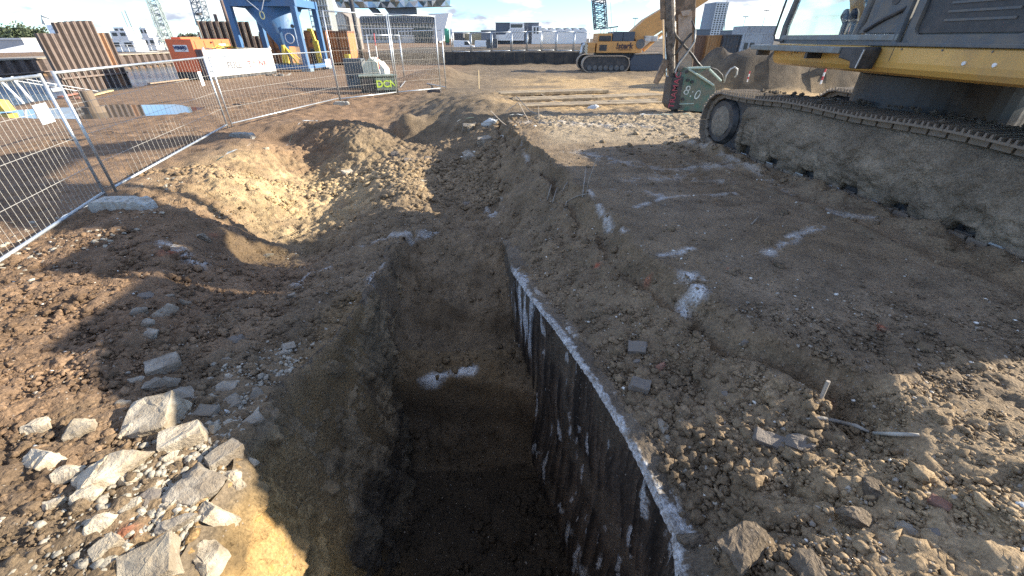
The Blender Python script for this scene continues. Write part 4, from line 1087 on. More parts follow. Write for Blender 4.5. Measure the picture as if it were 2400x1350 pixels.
# ================================================================ SITE FENCE
def fence_panel(a, b, height, label, wires=True, hw=3, clear=.12, name='mesh_fence', group='mobile mesh fence panels', nv=None, r=.021):
    """a, b: ground points of the two posts (world); the panel hangs between them"""
    a, b = Vector(a), Vector(b)
    t = thing(name, label, 'fence panel', a, 0, group)
    I = -a
    up = Vector((0, 0, 1)); ab = b - a
    for q in (a, b):
        MB().tube(q + up * .03 + I, q + up * height + I, r, r, 10).build('post', M_STEEL, t, smooth=True)
    MB().tube(a + up * (height - .03) + I, b + up * (height - .03) + I, r * .95, None, 10).build('top_rail', M_STEEL, t, smooth=True)
    MB().tube(a + up * clear + I, b + up * clear + I, r * .95, None, 10).build('bottom_rail', M_STEEL, t, smooth=True)
    if wires:
        w = MB(); L_ = ab.length; nv = nv or int(L_ / .115)
        off = Vector((-ab.y, ab.x, 0)).normalized() * .006
        for k in range(1, nv):
            q = a + ab * (k / nv) + off + I
            w.tube(q + up * clear, q + up * (height - .03), 0.0023, None, 5, False)
        for k in range(1, hw + 1):
            zz = clear + (height - clear - .03) * k / (hw + 1)
            w.tube(a + up * zz - off + I, b + up * zz - off + I, .0036, None, 5, False)
        w.build('wire_mesh', M_WIRE, t)
    return t
def clamp(p, rz, label):
    o = MB().box((0, 0, 0), (.16, .06, .05)).box((0, 0, .06), (.03, .1, .03)).build('fence_clamp', M_STEEL, None, bevel=.006)
    o.location = p; o.rotation_euler.z = rz
    return tag(o, label, 'clamp', 'couplers joining the fence panels')
def foot(p, rz, label, s=1.0, material=None, seed=0):
    """cast fence foot: chamfered block with two post holes and a moulded hand grip"""
    m = MB(); L_, Wd, Ht = .74 * s, .25 * s, .15 * s
    prof = [(-L_ / 2, 0), (L_ / 2, 0), (L_ / 2, Ht * .55), (L_ / 2 - .08, Ht), (-L_ / 2 + .08, Ht), (-L_ / 2, Ht * .55)]
    NX, NYY = 36, 12; vs = []
    for i in range(NX):
        u = i / (NX - 1) * 2 - 1
        for j in range(NYY):
            v = j / (NYY - 1) * 2 - 1
            zt = Ht * (1 - .45 * max(0, abs(u) - .78) / .22)
            for hx in (-.42, 0, .42):
                if math.hypot((u - hx) * L_ / 2, v * Wd / 2) < .035: zt -= .05
            zt -= .04 * math.exp(-((u - .55) / .12) ** 2) * (abs(v) > .5)
            xx = u * L_ / 2; yy = v * Wd / 2 * (1 - .12 * (abs(u) > .9))
            vs.append((xx, yy, zt + .010 * mnoise((xx * 12 + seed, yy * 12, 1))))
    fs = [(i * NYY + j, (i + 1) * NYY + j, (i + 1) * NYY + j + 1, i * NYY + j + 1) for i in range(NX - 1) for j in range(NYY - 1)]
    edge = [j for j in range(NYY)] + [i * NYY + NYY - 1 for i in range(1, NX)] + [(NX - 1) * NYY + j for j in range(NYY - 2, -1, -1)] + [i * NYY for i in range(NX - 2, 0, -1)]
    o_ = len(vs); vs += [(vs[k][0] * 1.03, vs[k][1] * 1.06, -.06) for k in edge]
    n = len(edge)
    fs += [(edge[k], o_ + k, o_ + (k + 1) % n, edge[(k + 1) % n]) for k in range(n)]
    m.add(vs, fs)
    o = m.build('ballast_block', material or mat('cast_concrete', (.30, .31, .29), .9, dirt=.45, dirt_col=(.17, .135, .10), dscale=9, var=.25, bump=.6, bscale=50))
    o.location = p; o.rotation_euler.z = rz
    return tag(o, label, 'fence foot', 'cast feet holding the fence')
def placard(p, n, w, h, label, parent_rot=0.0, lines=0):
    t = thing('notice_board', label, 'sign', p, 0, 'white notices tied to the fence')
    n = Vector(n).normalized(); x = Vector((0, 0, 1)).cross(n).normalized(); up = Vector((0, 0, 1))
    M3 = Matrix((x, n, up)).transposed() @ Matrix.Rotation(parent_rot, 3, 'Y')
    MB().box((0, 0, 0), (w, .008, h), M3).build('board', mat('plastic_white', (.72, .73, .72), .5, var=.04, dirt=.08), t, bevel=.002)
    for k in range(lines):
        MB().box(M3 @ Vector((-.04 + .03 * k, -.0065, .03 - .04 * k)), (w * (.3 - .05 * k), .003, h * .045), M3).build('printed_line', mat('print_grey', (.12, .13, .15), .6), t)
    return t
# posts read off the photograph (tops and feet)
fz = lambda px, py: P(px, py, .02)
f0 = P(252, 466, .04); f1 = P(276, 456, .04); f2 = P(536, 304, .02); f3 = P(546, 301, .02); f4 = P(797, 238, .0)
dirp = (f0 - P(0, 632, .08)).normalized()
fs_ = f0 - dirp * 3.5
pA = fence_panel((fs_.x, fs_.y, .05), f0, 2.0, 'nearest mesh fence panel running out of the left edge', hw=3, r=.024)
f1.z, f2.z, f3.z, f4.z = .06, .05, .05, .03
pB = fence_panel(f1, f2, 2.0, 'mesh fence panel between the big concrete foot and the puddle', hw=3, nv=34, r=.024)
pC = fence_panel(f3, f4, 2.0, 'mesh fence panel in front of the white tank', hw=3, nv=40)
clamp((f0 + f1) / 2 + Vector((0, 0, 1.75)), math.atan2((f1 - f0).y, (f1 - f0).x), 'clamp high on the two posts above the big concrete foot')
clamp((f2 + f3) / 2 + Vector((0, 0, 1.6)), .6, 'clamp on the paired posts below the orange box')
q = P(292, 492, .04); foot((q.x, q.y, H1(q.x, q.y) - .01), .05, 'large pale concrete foot under the nearest pair of posts', 1.2, mat('pale_cast_concrete', (.42, .42, .38), .9, dirt=.4, dirt_col=(.22, .18, .13), dscale=9, var=.25, bump=.7, bscale=50))
q = P(565, 312, .0); foot((q.x, q.y, H1(q.x, q.y) - .02), .0, 'muddy fence foot at the rim of the scooped pit', .95, seed=3)
q = P(800, 242, .0); foot((q.x, q.y, H1(q.x, q.y)), .2, 'fence foot where the mesh fence meets the tall cage', .9, seed=5)
q = P(1018, 217, .0); foot((q.x, q.y, H1(q.x, q.y)), .1, 'dark rubber foot at the right corner of the tall cage', 1.0, mat('dark_rubber', (.05, .05, .055), .8, dirt=.3), 8)
# paper-white crust of old render on the big foot
nA = Vector((dirp.y, -dirp.x, 0))
def on_line(a, b, px):
    """point of the line a-b (plan) seen at picture column px near the fence"""
    best = None
    for k in range(400):
        q_ = a.lerp(b, k / 399)
        a_, _ = ray(px, 675)
        yield k, q_
def fence_at(a, b, px, py):
    best, bd = None, 1e9
    for k in range(300):
        q_ = a.lerp(b, k / 299)
        for zz in np.linspace(.2, 1.9, 60):
            dx, dy, dz = q_.x, q_.y, zz - CAM_Z
            fw = dy * CT - dz * ST; dn = -dz * CT - dy * ST
            u_, v_ = 1200 + FPX * dx / fw, 675 + FPX * dn / fw
            e = (u_ - px) ** 2 + (v_ - py) ** 2
            if e < bd: bd, best = e, Vector((q_.x, q_.y, zz))
    return best
pp_ = fence_at(Vector((fs_.x, fs_.y, 0)), f0, 102, 266); placard(pp_ + nA * -.0 + Vector((.03, -.02, 0)), (nA.x, nA.y, 0), .34, .27, 'white notice with faint print on the nearest fence panel', .0, 2)
pp_ = fence_at(f1, f2, 470, 184); placard(pp_ + Vector((.03, -.02, 0)), (nA.x, nA.y, 0), .30, .36, 'blank white notice on the mesh panel beside the orange box', .0)
pp_ = fence_at(f3, f4, 768, 148); placard(pp_ + Vector((.03, -.03, 0)), (-(f4 - f3).y * -1, -(f4 - f3).x, 0), .42, .30, 'small white notice on the fence below the yellow jack', .0)

# ---- tall cage round the electrical cabinets
ca, cm_, cb_ = P(799, 238, 0), P(930, 222, 0), P(1033, 212, 0)
cb2 = P(1040, 211, 0)
CH = 3.5
fence_panel(ca, cm_, CH, 'tall mesh cage panel at the left, ending at the fence corner', hw=6, nv=24, name='cage_panel', group='tall mesh panels of the cage', r=.03)
fence_panel(cm_ + Vector((.08, .05, 0)), cb_, CH, 'tall mesh cage panel in front of the green graffiti cabinet, right half', hw=6, nv=24, name='cage_panel', group='tall mesh panels of the cage', r=.03)
c3 = P(948, 190, 0)
fence_panel(c3, cb2 + Vector((.1, .25, 0)), 2.9, 'slanting inner mesh panel running back from the cage corner', hw=4, nv=26, name='cage_panel', group='tall mesh panels of the cage', r=.028)
c4 = PD(872, 165, 29); c4.z = 0; c5 = PD(946, 165, 31); c5.z = 0
fence_panel(c4, c5, 2.7, 'hindmost mesh panel of the cage, before the sand heap', hw=4, nv=20, name='cage_panel', group='tall mesh panels of the cage', r=.028)
# brackets and braces on the foot of the cage
o = MB().tube(P(950, 190, .1), P(985, 200, .05), .02).tube(P(950, 190, .2), P(938, 205, .05), .02).build('prop_strut', M_STEEL); tag(o, 'steel props splayed at the foot of the inner cage panel', 'strut')

# ================================================================ CABINETS IN THE CAGE
def frame_from(a, b):
    x = (b - a); x.z = 0; L_ = x.length; x.normalize(); return x, Vector((-x.y, x.x, 0)), L_
M_CREAM = mat('cream_paint', (.66, .64, .47), .55, dirt=.2, dirt_col=(.35, .33, .22), dscale=3)
M_DKGRN = mat('dark_green', (.035, .055, .04), .5, dirt=.3)
M_NEON = mat('spray_yellow', (.62, .80, .07), .6)
a, b = P(848, 222, 0), P(936, 219, 0)
xd, yd, L_ = frame_from(a, b)
t = thing('switch_cabinet', 'low dark green switch cabinet sprayed with three yellow letters', 'cabinet', a, math.atan2(xd.y, xd.x))
MB().bx(0, L_, 0, 1.0, .02, .12).build('plinth', M_BLK, t)
MB().bx(.03, L_ - .03, .03, .97, .12, .80).build('housing', M_DKGRN, t, bevel=.02)
MB().bx(-.02, L_ + .02, -.02, 1.02, .80, .87).build('lid', mat('grey_green', (.19, .24, .19), .6, dirt=.3), t, bevel=.015)
for k in range(2): MB().bx(.08 + k * L_ * .36, L_ * .34 + k * L_ * .36, -.004, .025, .17, .74).build('door', M_DKGRN if k else M_BLK, t, bevel=.006)
MB().bx(L_ * .42, L_ - .06, -.012, -.005, .18, .76).build('pale_panel', mat('grey_green', (.19, .24, .19)), t)
me = text_mesh('DCN', .46, bold=.012, space=1.0); me.materials.clear(); me.transform(Matrix.Translation((L_ * .69, -.018, .46)) @ Matrix.Rotation(R(90), 4, 'X')); link('graffiti', me, M_NEON, t)
a, b = P(856, 186, 0), P(892, 186, 0); a = PD(853, 186, 25.5); b = PD(893, 184, 25.0)
t = thing('cream_cabinet', 'cream cabinet with chamfered top standing behind the green cabinet', 'cabinet', (a.x, a.y, 0), R(-8))
MB().prism([(0, 0), (.95, 0), (.95, 1.35), (.55, 1.62), (.05, 1.20)], 'y', 0, .8).build('housing', M_CREAM, t, bevel=.015)
MB().bx(.60, .63, -.008, .0, .05, 1.5).build('door_seam', M_BLK, t)
MB().prism([(.97, .0), (1.25, .05), (1.25, 1.05), (.97, 1.40)], 'y', .1, .8).build('side_wing', mat('cream_pale', (.72, .71, .60), .6, dirt=.1), t)
a = PD(812, 188, 26.2)
t = thing('grey_panel_box', 'dark grey panelled box at the left of the cream cabinet', 'cabinet', (a.x, a.y, 0), R(-3))
MB().bx(0, 1.05, 0, .7, .0, 1.52).build('housing', mat('slate_grey', (.10, .115, .12), .5, dirt=.2), t, bevel=.01)
for zz in (.55, .60): MB().bx(.2, .42, -.02, .0, zz, zz + .05).build('handle', M_BLK, t)
MB().bx(.7, .95, -.02, .0, .55, .65).build('handle', M_BLK, t)

# ================================================================ ORANGE POWER PACK, WHITE TANK
M_ORNG = mat('container_orange', (.70, .155, .055), .45, dirt=.18, dirt_col=(.30, .12, .07), dscale=2.2, var=.08)
M_ORDK = mat('rusty_brown', (.11, .062, .048), .7, dirt=.4, dirt_col=(.06, .045, .04))
A = P(422, 188, 0); B = P(452, 182, 0)
pk = thing('power_pack', 'orange power pack with white maker plates, left of the white tank', 'power pack', (A.x, A.y, 0), R(0))
Wp, Lp, Hp = 1.75, 4.3, 2.45
base = MB().bx(-.02, Wp + .02, -.02, Lp, .05, .5).build('skid', M_BLK, pk, bevel=.02)
hs_ = MB().bx(0, Wp, 0, Lp, .5, Hp).build('housing', M_ORNG, pk, bevel=.03)
MB().bx(Wp + .004, Wp + .03, 1.0, 3.9, .5, 1.15).build('radiator_opening', M_ORDK, pk)
MB().bx(.02, .7, .6, 2.6, Hp, Hp + .12).build('roof_hatch', M_ORNG, pk, bevel=.02)
MB().cyl((.35, 3.2, Hp + .2), (0, 0, 1), .08, .5).build('exhaust_stack', M_BLK, pk)
for k in range(4): MB().bx(Wp + .002, Wp + .02, .25 + k * 1.0, .30 + k * 1.0, 1.2, Hp - .1).build('door_seam', mat('orange_dark', (.40, .08, .03)), pk)
pt = MB().bx(.42, 1.36, -.02, .0, 1.72, 2.12).build('maker_plate', M_WHITE, pk)
lettering('VERMO', .25, (.86, -.026, 1.94), (1, 0, 0), (0, 0, 1), mat('navy', (.02, .035, .12), .5), pt, bold=.018, sx=1.05)
rg = MB(); rg.path([(1.04 + .15 * math.cos(a_), -.026, 1.92 + .15 * math.sin(a_)) for a_ in [2 * math.pi * k / 20 for k in range(20)]], .012, 6, closed=True); rg.build('plate_ring', MATS['navy'], pt)
pt = MB().bx(Wp + .004, Wp + .022, 2.85, 3.65, 1.45, 2.15).build('maker_plate', M_WHITE, pk)
lettering('VERMO', .2, (Wp + .028, 3.25, 1.8), (0, 1, 0), (0, 0, 1), MATS['navy'], pt, bold=.006)
for k, (yy, zz, s_) in enumerate([(1.6, 1.35, .18), (2.2, 1.25, .25), (2.9, 1.3, .2), (2.6, 1.1, .2), (1.9, 1.1, .16), (2.0, 2.25, .12)]):
    MB().box((Wp + .06, yy, zz), (.14, s_, s_ * .8)).build('pipe_fitting', M_ORDK if k % 2 else M_ORNG, pk, bevel=.02)
A = P(498, 188, 0); B = P(650, 172, 0)
xd, yd, Lt = frame_from(A, B)
tk = thing('fuel_tank', 'long white tank with big grey and red letters beside the blue hopper', 'tank', (A.x, A.y, 0), math.atan2(xd.y, xd.x))
M_TANK = mat('tank_white', (.74, .74, .72), .45, dirt=.12, dirt_col=(.3, .28, .18), dscale=3, var=.04)
Ht = 1.78
MB().bx(0, Lt, 0, 1.9, .18, Ht - .1).build('body', M_TANK, tk, bevel=.04)
MB().bx(-.05, Lt + .05, .05, 1.85, .0, .18).build('skid', M_BLK, tk)
MB().bx(-.02, Lt + .02, -.03, .12, Ht - .1, Ht + .04).build('rim', M_TANK, tk, bevel=.02)
for xx in (0.08, Lt - .15): MB().prism([(xx, Ht), (xx + .18, Ht), (xx + .09, Ht + .22)], 'y', .0, .08).build('lifting_eye', M_TANK, tk)
MB().bx(-.06, -.005, -.01, 1.91, .18, Ht + .1).build('end_plate', mat('maroon_steel', (.12, .075, .07), .6, dirt=.4, dirt_col=(.2, .16, .14)), tk)
for k in range(3): MB().bx(-.09, -.06, .3 + .5 * k, .36 + .5 * k, .2, Ht).build('rib', MATS['maroon_steel'], tk)
lettering('FULL', .62, (Lt * .36, -.012, .80), (1, 0, 0), (0, 0, 1), mat('letter_grey', (.09, .09, .10), .5), tk, bold=.018, space=1.05)
lettering('T', .62, (Lt * .585, -.012, .80), (1, 0, 0), (0, 0, 1), mat('letter_red', (.50, .07, .07), .5), tk, bold=.018)
MB().prism([(Lt * .66 - .24, .58), (Lt * .66 - .17, .58), (Lt * .66 + .01, 1.02), (Lt * .66 - .05, 1.02)], 'y', -.014, -.006).build('slanted_stroke', MATS['letter_red'], tk)
MB().prism([(Lt * .66 + .17, .58), (Lt * .66 + .24, .58), (Lt * .66 + .05, 1.02), (Lt * .66 + .01, .92)], 'y', -.014, -.006).build('slanted_stroke', MATS['letter_red'], tk)
lettering('NK', .62, (Lt * .80, -.012, .80), (1, 0, 0), (0, 0, 1), MATS['letter_red'], tk, bold=.018, space=1.05)
for yy, w_ in ((.62, .5), (.98, .5)): MB().bx(Lt - .52, Lt - .1, -.01, -.004, yy, yy + .28).build('data_plate', mat('plate_grey', (.42, .43, .42), .5), tk)
tp_ = thing('tarpaulin', 'crumpled yellow sheet and hoses lying on top of the white tank', 'tarpaulin', (A.x, A.y, Ht + .01), math.atan2(xd.y, xd.x))
vs = [(1.2 + 2.2 * i / 13, .1 + 1.0 * j / 6, .03 + .16 * abs(mnoise((i * .6, j * .7, 2))) + .20 * math.exp(-((i - 8) / 3) ** 2)) for i in range(14) for j in range(7)]
MB().add(vs, [(i * 7 + j, (i + 1) * 7 + j, (i + 1) * 7 + j + 1, i * 7 + j + 1) for i in range(13) for j in range(6)]).build('sheet', mat('tarp_yellow', (.70, .60, .12), .6), tp_)
for k in range(5):
    MB().path([(.4 + k * .9, .3, .05), (.9 + k * .9, .5 + .2 * (k % 2), .10), (1.5 + k * .9, .25, .05), (2.0 + k * .8, .8, .06)], .045, 8).build('hose', M_HOSE, tp_, smooth=True)
rub = MB()
for k in range(14):
    a_ = random.uniform(0, 6.28); c_ = P(650, 178, .0) + Vector((random.uniform(-.9, .9), random.uniform(-.3, .3), .06))
    rub.box(c_, (random.uniform(.2, .6), .04, .10), Matrix.Rotation(a_, 3, 'Z') @ Matrix.Rotation(random.uniform(-.5, .5), 3, 'Y'))
tag(rub.build('scrap_heap', mat('scrap_grey', (.20, .20, .19), .6, dirt=.4)), 'small heap of scrap plates on the ground at the tank end', 'scrap heap')

# ================================================================ BLUE HOPPER
M_BLUE = mat('hopper_blue', (.055, .14, .28), .5, dirt=.25, dirt_col=(.10, .14, .20), dscale=2, streak=True, var=.12)
hp_ = P(723, 168, 0); hl = PD(588, 120, 41.5)
hx0, hx1 = hl.x, hp_.x; hy0 = hp_.y; hy1 = hy0 + 4.2
hop = thing('silo_hopper', 'blue steel hopper on four legs behind the white tank', 'hopper', ((hx0 + hx1) / 2, (hy0 + hy1) / 2, 0))
cx_, cy2 = (hx0 + hx1) / 2, (hy0 + hy1) / 2; hw_, hd_ = (hx1 - hx0) / 2, (hy1 - hy0) / 2
ZT = 4.75
for sx_ in (-1, 1):
    for sy_ in (-1, 1):
        MB().box((sx_ * hw_, sy_ * hd_, ZT / 2 + .1), (.42, .42, ZT - .2)).build('leg', M_BLUE, hop, bevel=.02)
        MB().box((sx_ * hw_, sy_ * hd_, .13), (.75, .75, .26)).build('base_plate', mat('blue_grey', (.16, .22, .26), .6, dirt=.3), hop, bevel=.02)
for sx_ in (-1, 1): MB().box((sx_ * hw_, 0, .35), (.30, 2 * hd_ - .45, .32)).build('base_beam', M_BLUE, hop)
MB().box((0, -hd_, .35), (2 * hw_ - .45, .3, .34)).build('base_beam', M_BLUE, hop)
MB().box((0, -hd_, ZT + .25), (2 * hw_ + .5, .30, .55)).box((0, hd_, ZT + .25), (2 * hw_ + .5, .30, .55)).box((-hw_, 0, ZT + .25), (.3, 2 * hd_ - .31, .545)).box((hw_, 0, ZT + .25), (.3, 2 * hd_ - .31, .545)).build('ring_beam', M_BLUE, hop, bevel=.02)
def frust(z0, a0, b0, z1, a1, b1):
    vs = [(-a0, -b0, z0), (a0, -b0, z0), (a0, b0, z0), (-a0, b0, z0), (-a1, -b1, z1), (a1, -b1, z1), (a1, b1, z1), (-a1, b1, z1)]
    return MB().add(vs, [(0, 1, 2, 3), (7, 6, 5, 4)] + [(i, 4 + i, 4 + (i + 1) % 4, (i + 1) % 4) for i in range(4)])
cone = MB(); N = 32
for (z0, r0, z1, r1) in [(ZT + .3, hw_ * .93, 1.95, .42)]:
    cone.path([(0, 0, z0), (0, 0, z1), (0, 0, z1 - .5)], [r0, r1, r1 * .9], N)
cone.build('cone', M_BLUE, hop, smooth=True)
MB().path([(0, 0, ZT + .3), (0, 0, ZT + 4.5)], [hw_ * .94] * 2, 32).build('silo_shell', M_BLUE, hop, smooth=True)
rg = MB(); rc = Vector((.15, -hw_ * .97, ZT - .65)); rg.path([rc + Vector((.17 * math.cos(a_), 0, .26 * math.sin(a_))) for a_ in [2 * math.pi * k / 20 for k in range(20)]], .045, 8, closed=True); rg.build('lifting_ring', mat('pale_yellow', (.66, .64, .30), .5), hop, smooth=True)
for sx_, dz in ((-1.6, 1.6), (.9, 1.7)): MB().path([rc + Vector((0, -.02, .2)), rc + Vector((sx_ * .5, -.05, .2 + dz * .45)), rc + Vector((sx_, -.1, .2 + dz))], .032, 6).build('sling', mat('sling_grey', (.36, .40, .45), .6), hop)
MB().box((hw_ - 1.0, -hd_ + .25, 2.55), (1.1, .12, 1.3)).build('control_panel', M_BLUE, hop, bevel=.02)
rg = MB(); rg.path([(hw_ - 1.0 + .36 * math.cos(a_), -hd_ + .17, 2.5 + .36 * math.sin(a_)) for a_ in [2 * math.pi * k / 24 for k in range(24)]], .035, 6, closed=True); rg.build('white_ring', M_WHITE, hop)
MB().cyl((hw_ - .35, -hd_ - .24, 3.35), (0, 1, 0), .14, .08).build('dial', M_BLK, hop)
# yellow mixer under the cone
M_YELB = mat('signal_yellow', (.74, .52, .06), .45, dirt=.15)
px0 = P(668, 168, 0)
mx_ = thing('mixer_pump', 'yellow mixing pump with splayed frame standing under the blue cone', 'pump', (cx_ + .4, hy0 + 1.2, 0))
MB().tube((0, 0, .4), (0, 0, 2.0), .22, .16, 14).build('column', M_YELB, mx_)
for sx_ in (-1, 1):
    MB().tube((.1 * sx_, 0, 1.9), (.8 * sx_ + .5, -.3, .1), .07).build('leg', M_YELB, mx_)
MB().tube((0, .1, 1.9), (1.2, 0, .9), .05).build('brace', M_YELB, mx_)
MB().box((0, 0, .35), (1.2, 1.0, .5)).build('motor_block', M_BLK, mx_, bevel=.03)
MB().path([(.3, -.3, 1.4), (.8, -.6, 1.0), (.7, -.7, .5), (.1, -.6, .3)], .06, 8).build('hose', M_HOSE, mx_, smooth=True)
yj = P(745, 160, 0)
jk = thing('hydraulic_jack', 'bright yellow upright jack with hoses right of the blue hopper', 'jack', (yj.x, yj.y + 1.0, 0))
MB().box((0, 0, 1.15), (.50, .4, 2.3), Matrix.Rotation(R(-4), 3, 'Y')).build('mast', M_YELB, jk, bevel=.03)
MB().box((-.2, 0, 2.75), (.26, .3, 1.1), Matrix.Rotation(R(-10), 3, 'Y')).build('head', M_YELB, jk, bevel=.03)
MB().box((-.42, 0, 3.2), (.4, .26, .22)).build('hook_arm', M_YELB, jk, bevel=.02)
MB().path([(.0, -.25, .9), (.35, -.4, .75), (.3, -.4, .4), (-.1, -.3, .3)], .04, 8).build('hose', M_HOSE, jk, smooth=True)
MB().path([(.2, -.3, .4), (.7, -.6, .12), (1.1, -.9, .05)], .04, 8).build('hose', M_WHITE, jk, smooth=True)
MB().box((0, 0, .08), (1.1, .8, .16)).build('base', M_BLK, jk)
MB().box((-.55, .1, .9), (.4, .5, 1.4)).build('motor', M_BLK, jk, bevel=.04)

# ================================================================ SKIP CONTAINERS
M_SKIP = mat('skip_orange', (.40, .165, .058), .6, dirt=.35, dirt_col=(.24, .11, .05), dscale=2.5, var=.2)
M_SKIPD = mat('skip_brown', (.18, .085, .045), .7, dirt=.3)
def skip(px0, px1, d, h, label, writing=None):
    a, b = PD(px0, 120, d), PD(px1, 120, d)
    L_ = b.x - a.x
    t = thing('skip_container', label, 'skip', (a.x, d, 0.0), 0, 'orange skips behind the hopper')
    MB().bx(.03, L_ - .03, 0, 2.3, .1, h).build('body', M_SKIP, t)
    MB().bx(0, L_, -.04, 2.34, h, h + .16).build('rim', M_SKIPD, t, bevel=.02)
    n = max(2, int(L_ / 1.0))
    for k in range(n + 1):
        xx = k * (L_ - .14) / n
        MB().bx(xx, xx + .14, -.13, 0, .1, h).build('rib', M_SKIPD, t, bevel=.01)
    for zz in (.12, h * .5): MB().bx(.15, L_ - .15, -.05, -.0, zz, zz + .13).build('rail', M_SKIPD, t)
    if writing:
        lettering(writing, .55, (L_ * .5, -.145, h * .74), (1, 0, 0), (0, 0, 1), M_BLK, t, bold=.01)
    return t
skip(722, 772, 50, 3.05, 'orange skip with black writing right behind the yellow jack', 'Aerts')
skip(774, 822, 50.5, 3.0, 'plain orange skip just left of the tall cage')
skip(618, 672, 51, 2.9, 'orange skip seen between the legs of the blue hopper')
y_ = PD(805, 120, 46); o = MB().bx(0, .48, 0, .4, .1, 1.15).bx(.08, .4, -.02, 0, .5, .9).build('yellow_box', M_YELB, None, bevel=.02); o.location = (y_.x, 46, 0); tag(o, 'small yellow box beside the skip, seen through the cage', 'box')
# ================================================================ SHEET PILES
M_PILE = mat('pile_rust', (.150, .115, .095), .7, .1, dirt=.35, dirt_col=(.13, .09, .07), dscale=2.0, var=.3, vscale=3, streak=True, rand=.35)
M_PILE2 = mat('pile_rust_orange', (.32, .18, .10), .75, dirt=.3, dirt_col=(.12, .08, .06), dscale=2.0, var=.3, streak=True)
def pile_mesh(w, z0, z1, depth=.30):
    """one U-shaped sheet: two flanges and a pan"""
    pts_ = [(0, 0), (.20 * w, 0), (.36 * w, depth), (.64 * w, depth), (.80 * w, 0), (w, 0)]
    t_ = .03
    m = MB()
    vs = [(a, b, z) for z in (z0, z1) for a, b in pts_] + [(a, b + t_, z) for z in (z0, z1) for a, b in pts_]
    n = len(pts_); fs = []
    for i in range(n - 1):
        fs += [(i, i + 1, n + i + 1, n + i), (2 * n + i, 3 * n + i, 3 * n + i + 1, 2 * n + i + 1), (n + i, n + i + 1, 3 * n + i + 1, 3 * n + i)]
    fs += [(0, n, 3 * n, 2 * n), (n - 1, 3 * n - 1, 4 * n - 1, 2 * n - 1)]
    return m.add(vs, fs)
def pile_wall(a, b, n, z0, tops, label, material=M_PILE, alt=None, waler=None, name='sheet_pile_wall'):
    a, b = Vector(a), Vector(b); x = (b - a); L_ = x.length; w = L_ / n
    t = thing(name, label, 'sheet piling', (a.x, a.y, 0), math.atan2(x.y, x.x))
    cache = {}
    for k in range(n):
        zt = tops(k)
        mt = alt if (alt and k in (n - 2,)) else material
        key = (round(zt, 2), mt.name)
        if key not in cache:
            cache[key] = pile_mesh(w * .985, z0, zt).mesh('sheet_pile'); cache[key].materials.append(mt)
        o = bpy.data.objects.new('sheet_pile', cache[key]); COL.objects.link(o); o.parent = t; o.location = (k * w, .012 * (k % 2), 0)
    if waler: MB().bx(0, L_, -.10, -.01, waler, waler + .10).build('waler', M_PILE, t)
    return t
def tops1(k): return [2.75, 2.75, 2.75, 3.32, 3.36, 3.40, 3.43, 3.46, 3.48, 2.80, 2.82][k]
pile_wall((PD(84, 75, 27.5).x, 27.5), (PD(256, 78, 33).x, 33), 11, -2.0, tops1, 'tall rusty sheet piles standing in the dock, stepped top', alt=M_PILE2, waler=.35)
pile_wall((PD(462, 55, 44).x, 44), (PD(598, 55, 46).x, 46), 9, 0, lambda k: 3.85 if k < 8 else 2.7, 'second stand of rusty sheet piles behind the tank and hopper')
pile_wall((-42.25, 24), (-42.25, 66), 40, -2.0, lambda k: .92, 'long low sheet-pile quay wall across the dock water', material=mat('quay_rust', (.115, .085, .07), .8, dirt=.35, dirt_col=(.07, .055, .05), dscale=1.5, var=.3), waler=-.1, name='quay_wall')
o = MB().bx(-46, -42.2, 22, 66, .93, 1.02).build('quay_cap', mat('quay_concrete', (.30, .26, .20), .9, dirt=.3, var=.3)); tag(o, 'pale concrete cap on the far quay', None, None, 'structure')
# pallet boards, poles and stuff at the water's edge
for k, (a, b, l, c) in enumerate([((140, 228), (205, 215), 'red-brown plank lying at the foot of the tall piles', (.30, .13, .09)), ((180, 232), (235, 220), 'long reddish board nearest the puddle', (.33, .16, .11)), ((215, 226), (262, 214), 'pale yellow batten beside the reddish boards', (.50, .40, .20)), ((350, 198), (440, 187), 'long timber lying on the bank towards the orange box', (.30, .22, .15))]):
    A, B = P(*a, .05), P(*b, .05); d = (B - A); m3 = Matrix.Rotation(math.atan2(d.y, d.x), 3, 'Z')
    tag(MB().box((A + B) / 2 + Vector((0, 0, .02 + .012 * k)), (d.length, .20, .06), m3).build('plank', mat('plank_%d' % k, c, .8, var=.3, dirt=.3)), l, 'plank')
for k, (a, b, lb) in enumerate([((-6, 182), (55, 242), 'left white raking prop above the dock water'), ((27, 180), (76, 238), 'right white raking prop above the dock water')]):
    A, B = PD(*a, 20.5), P(*b, 0); tag(MB().tube(A, B, .05).tube(A, A + (Vector((2.2, 1.5, -.75))), .02).build('raking_prop', M_WHITE), lb, 'prop')
A = P(4, 262, 0); tag(MB().prism([(0, 0), (.5, 0), (.42, .38), (.1, .42)], 'y', 0, .4).build('yellow_block', M_YELB), 'yellow block cut off by the left edge of the picture', 'block').location = (A.x - .35, A.y, 0)
for k, px in enumerate((200,)):
    A = P(215, 235, 0); ol_ = MB().cyl((0, 0, .12), (0, 0, 1), .35, .3, 20).cyl((0, 0, .55), (0, 0, 1), .22, .6, 20).build('bollard', mat('bollard_brown', (.16, .12, .085), .8, dirt=.4)); q = P(212, 262, 0)
    ol_.location = (q.x, q.y + .2, -.1); tag(ol_, 'squat muddy bollard standing in the puddle', 'bollard')

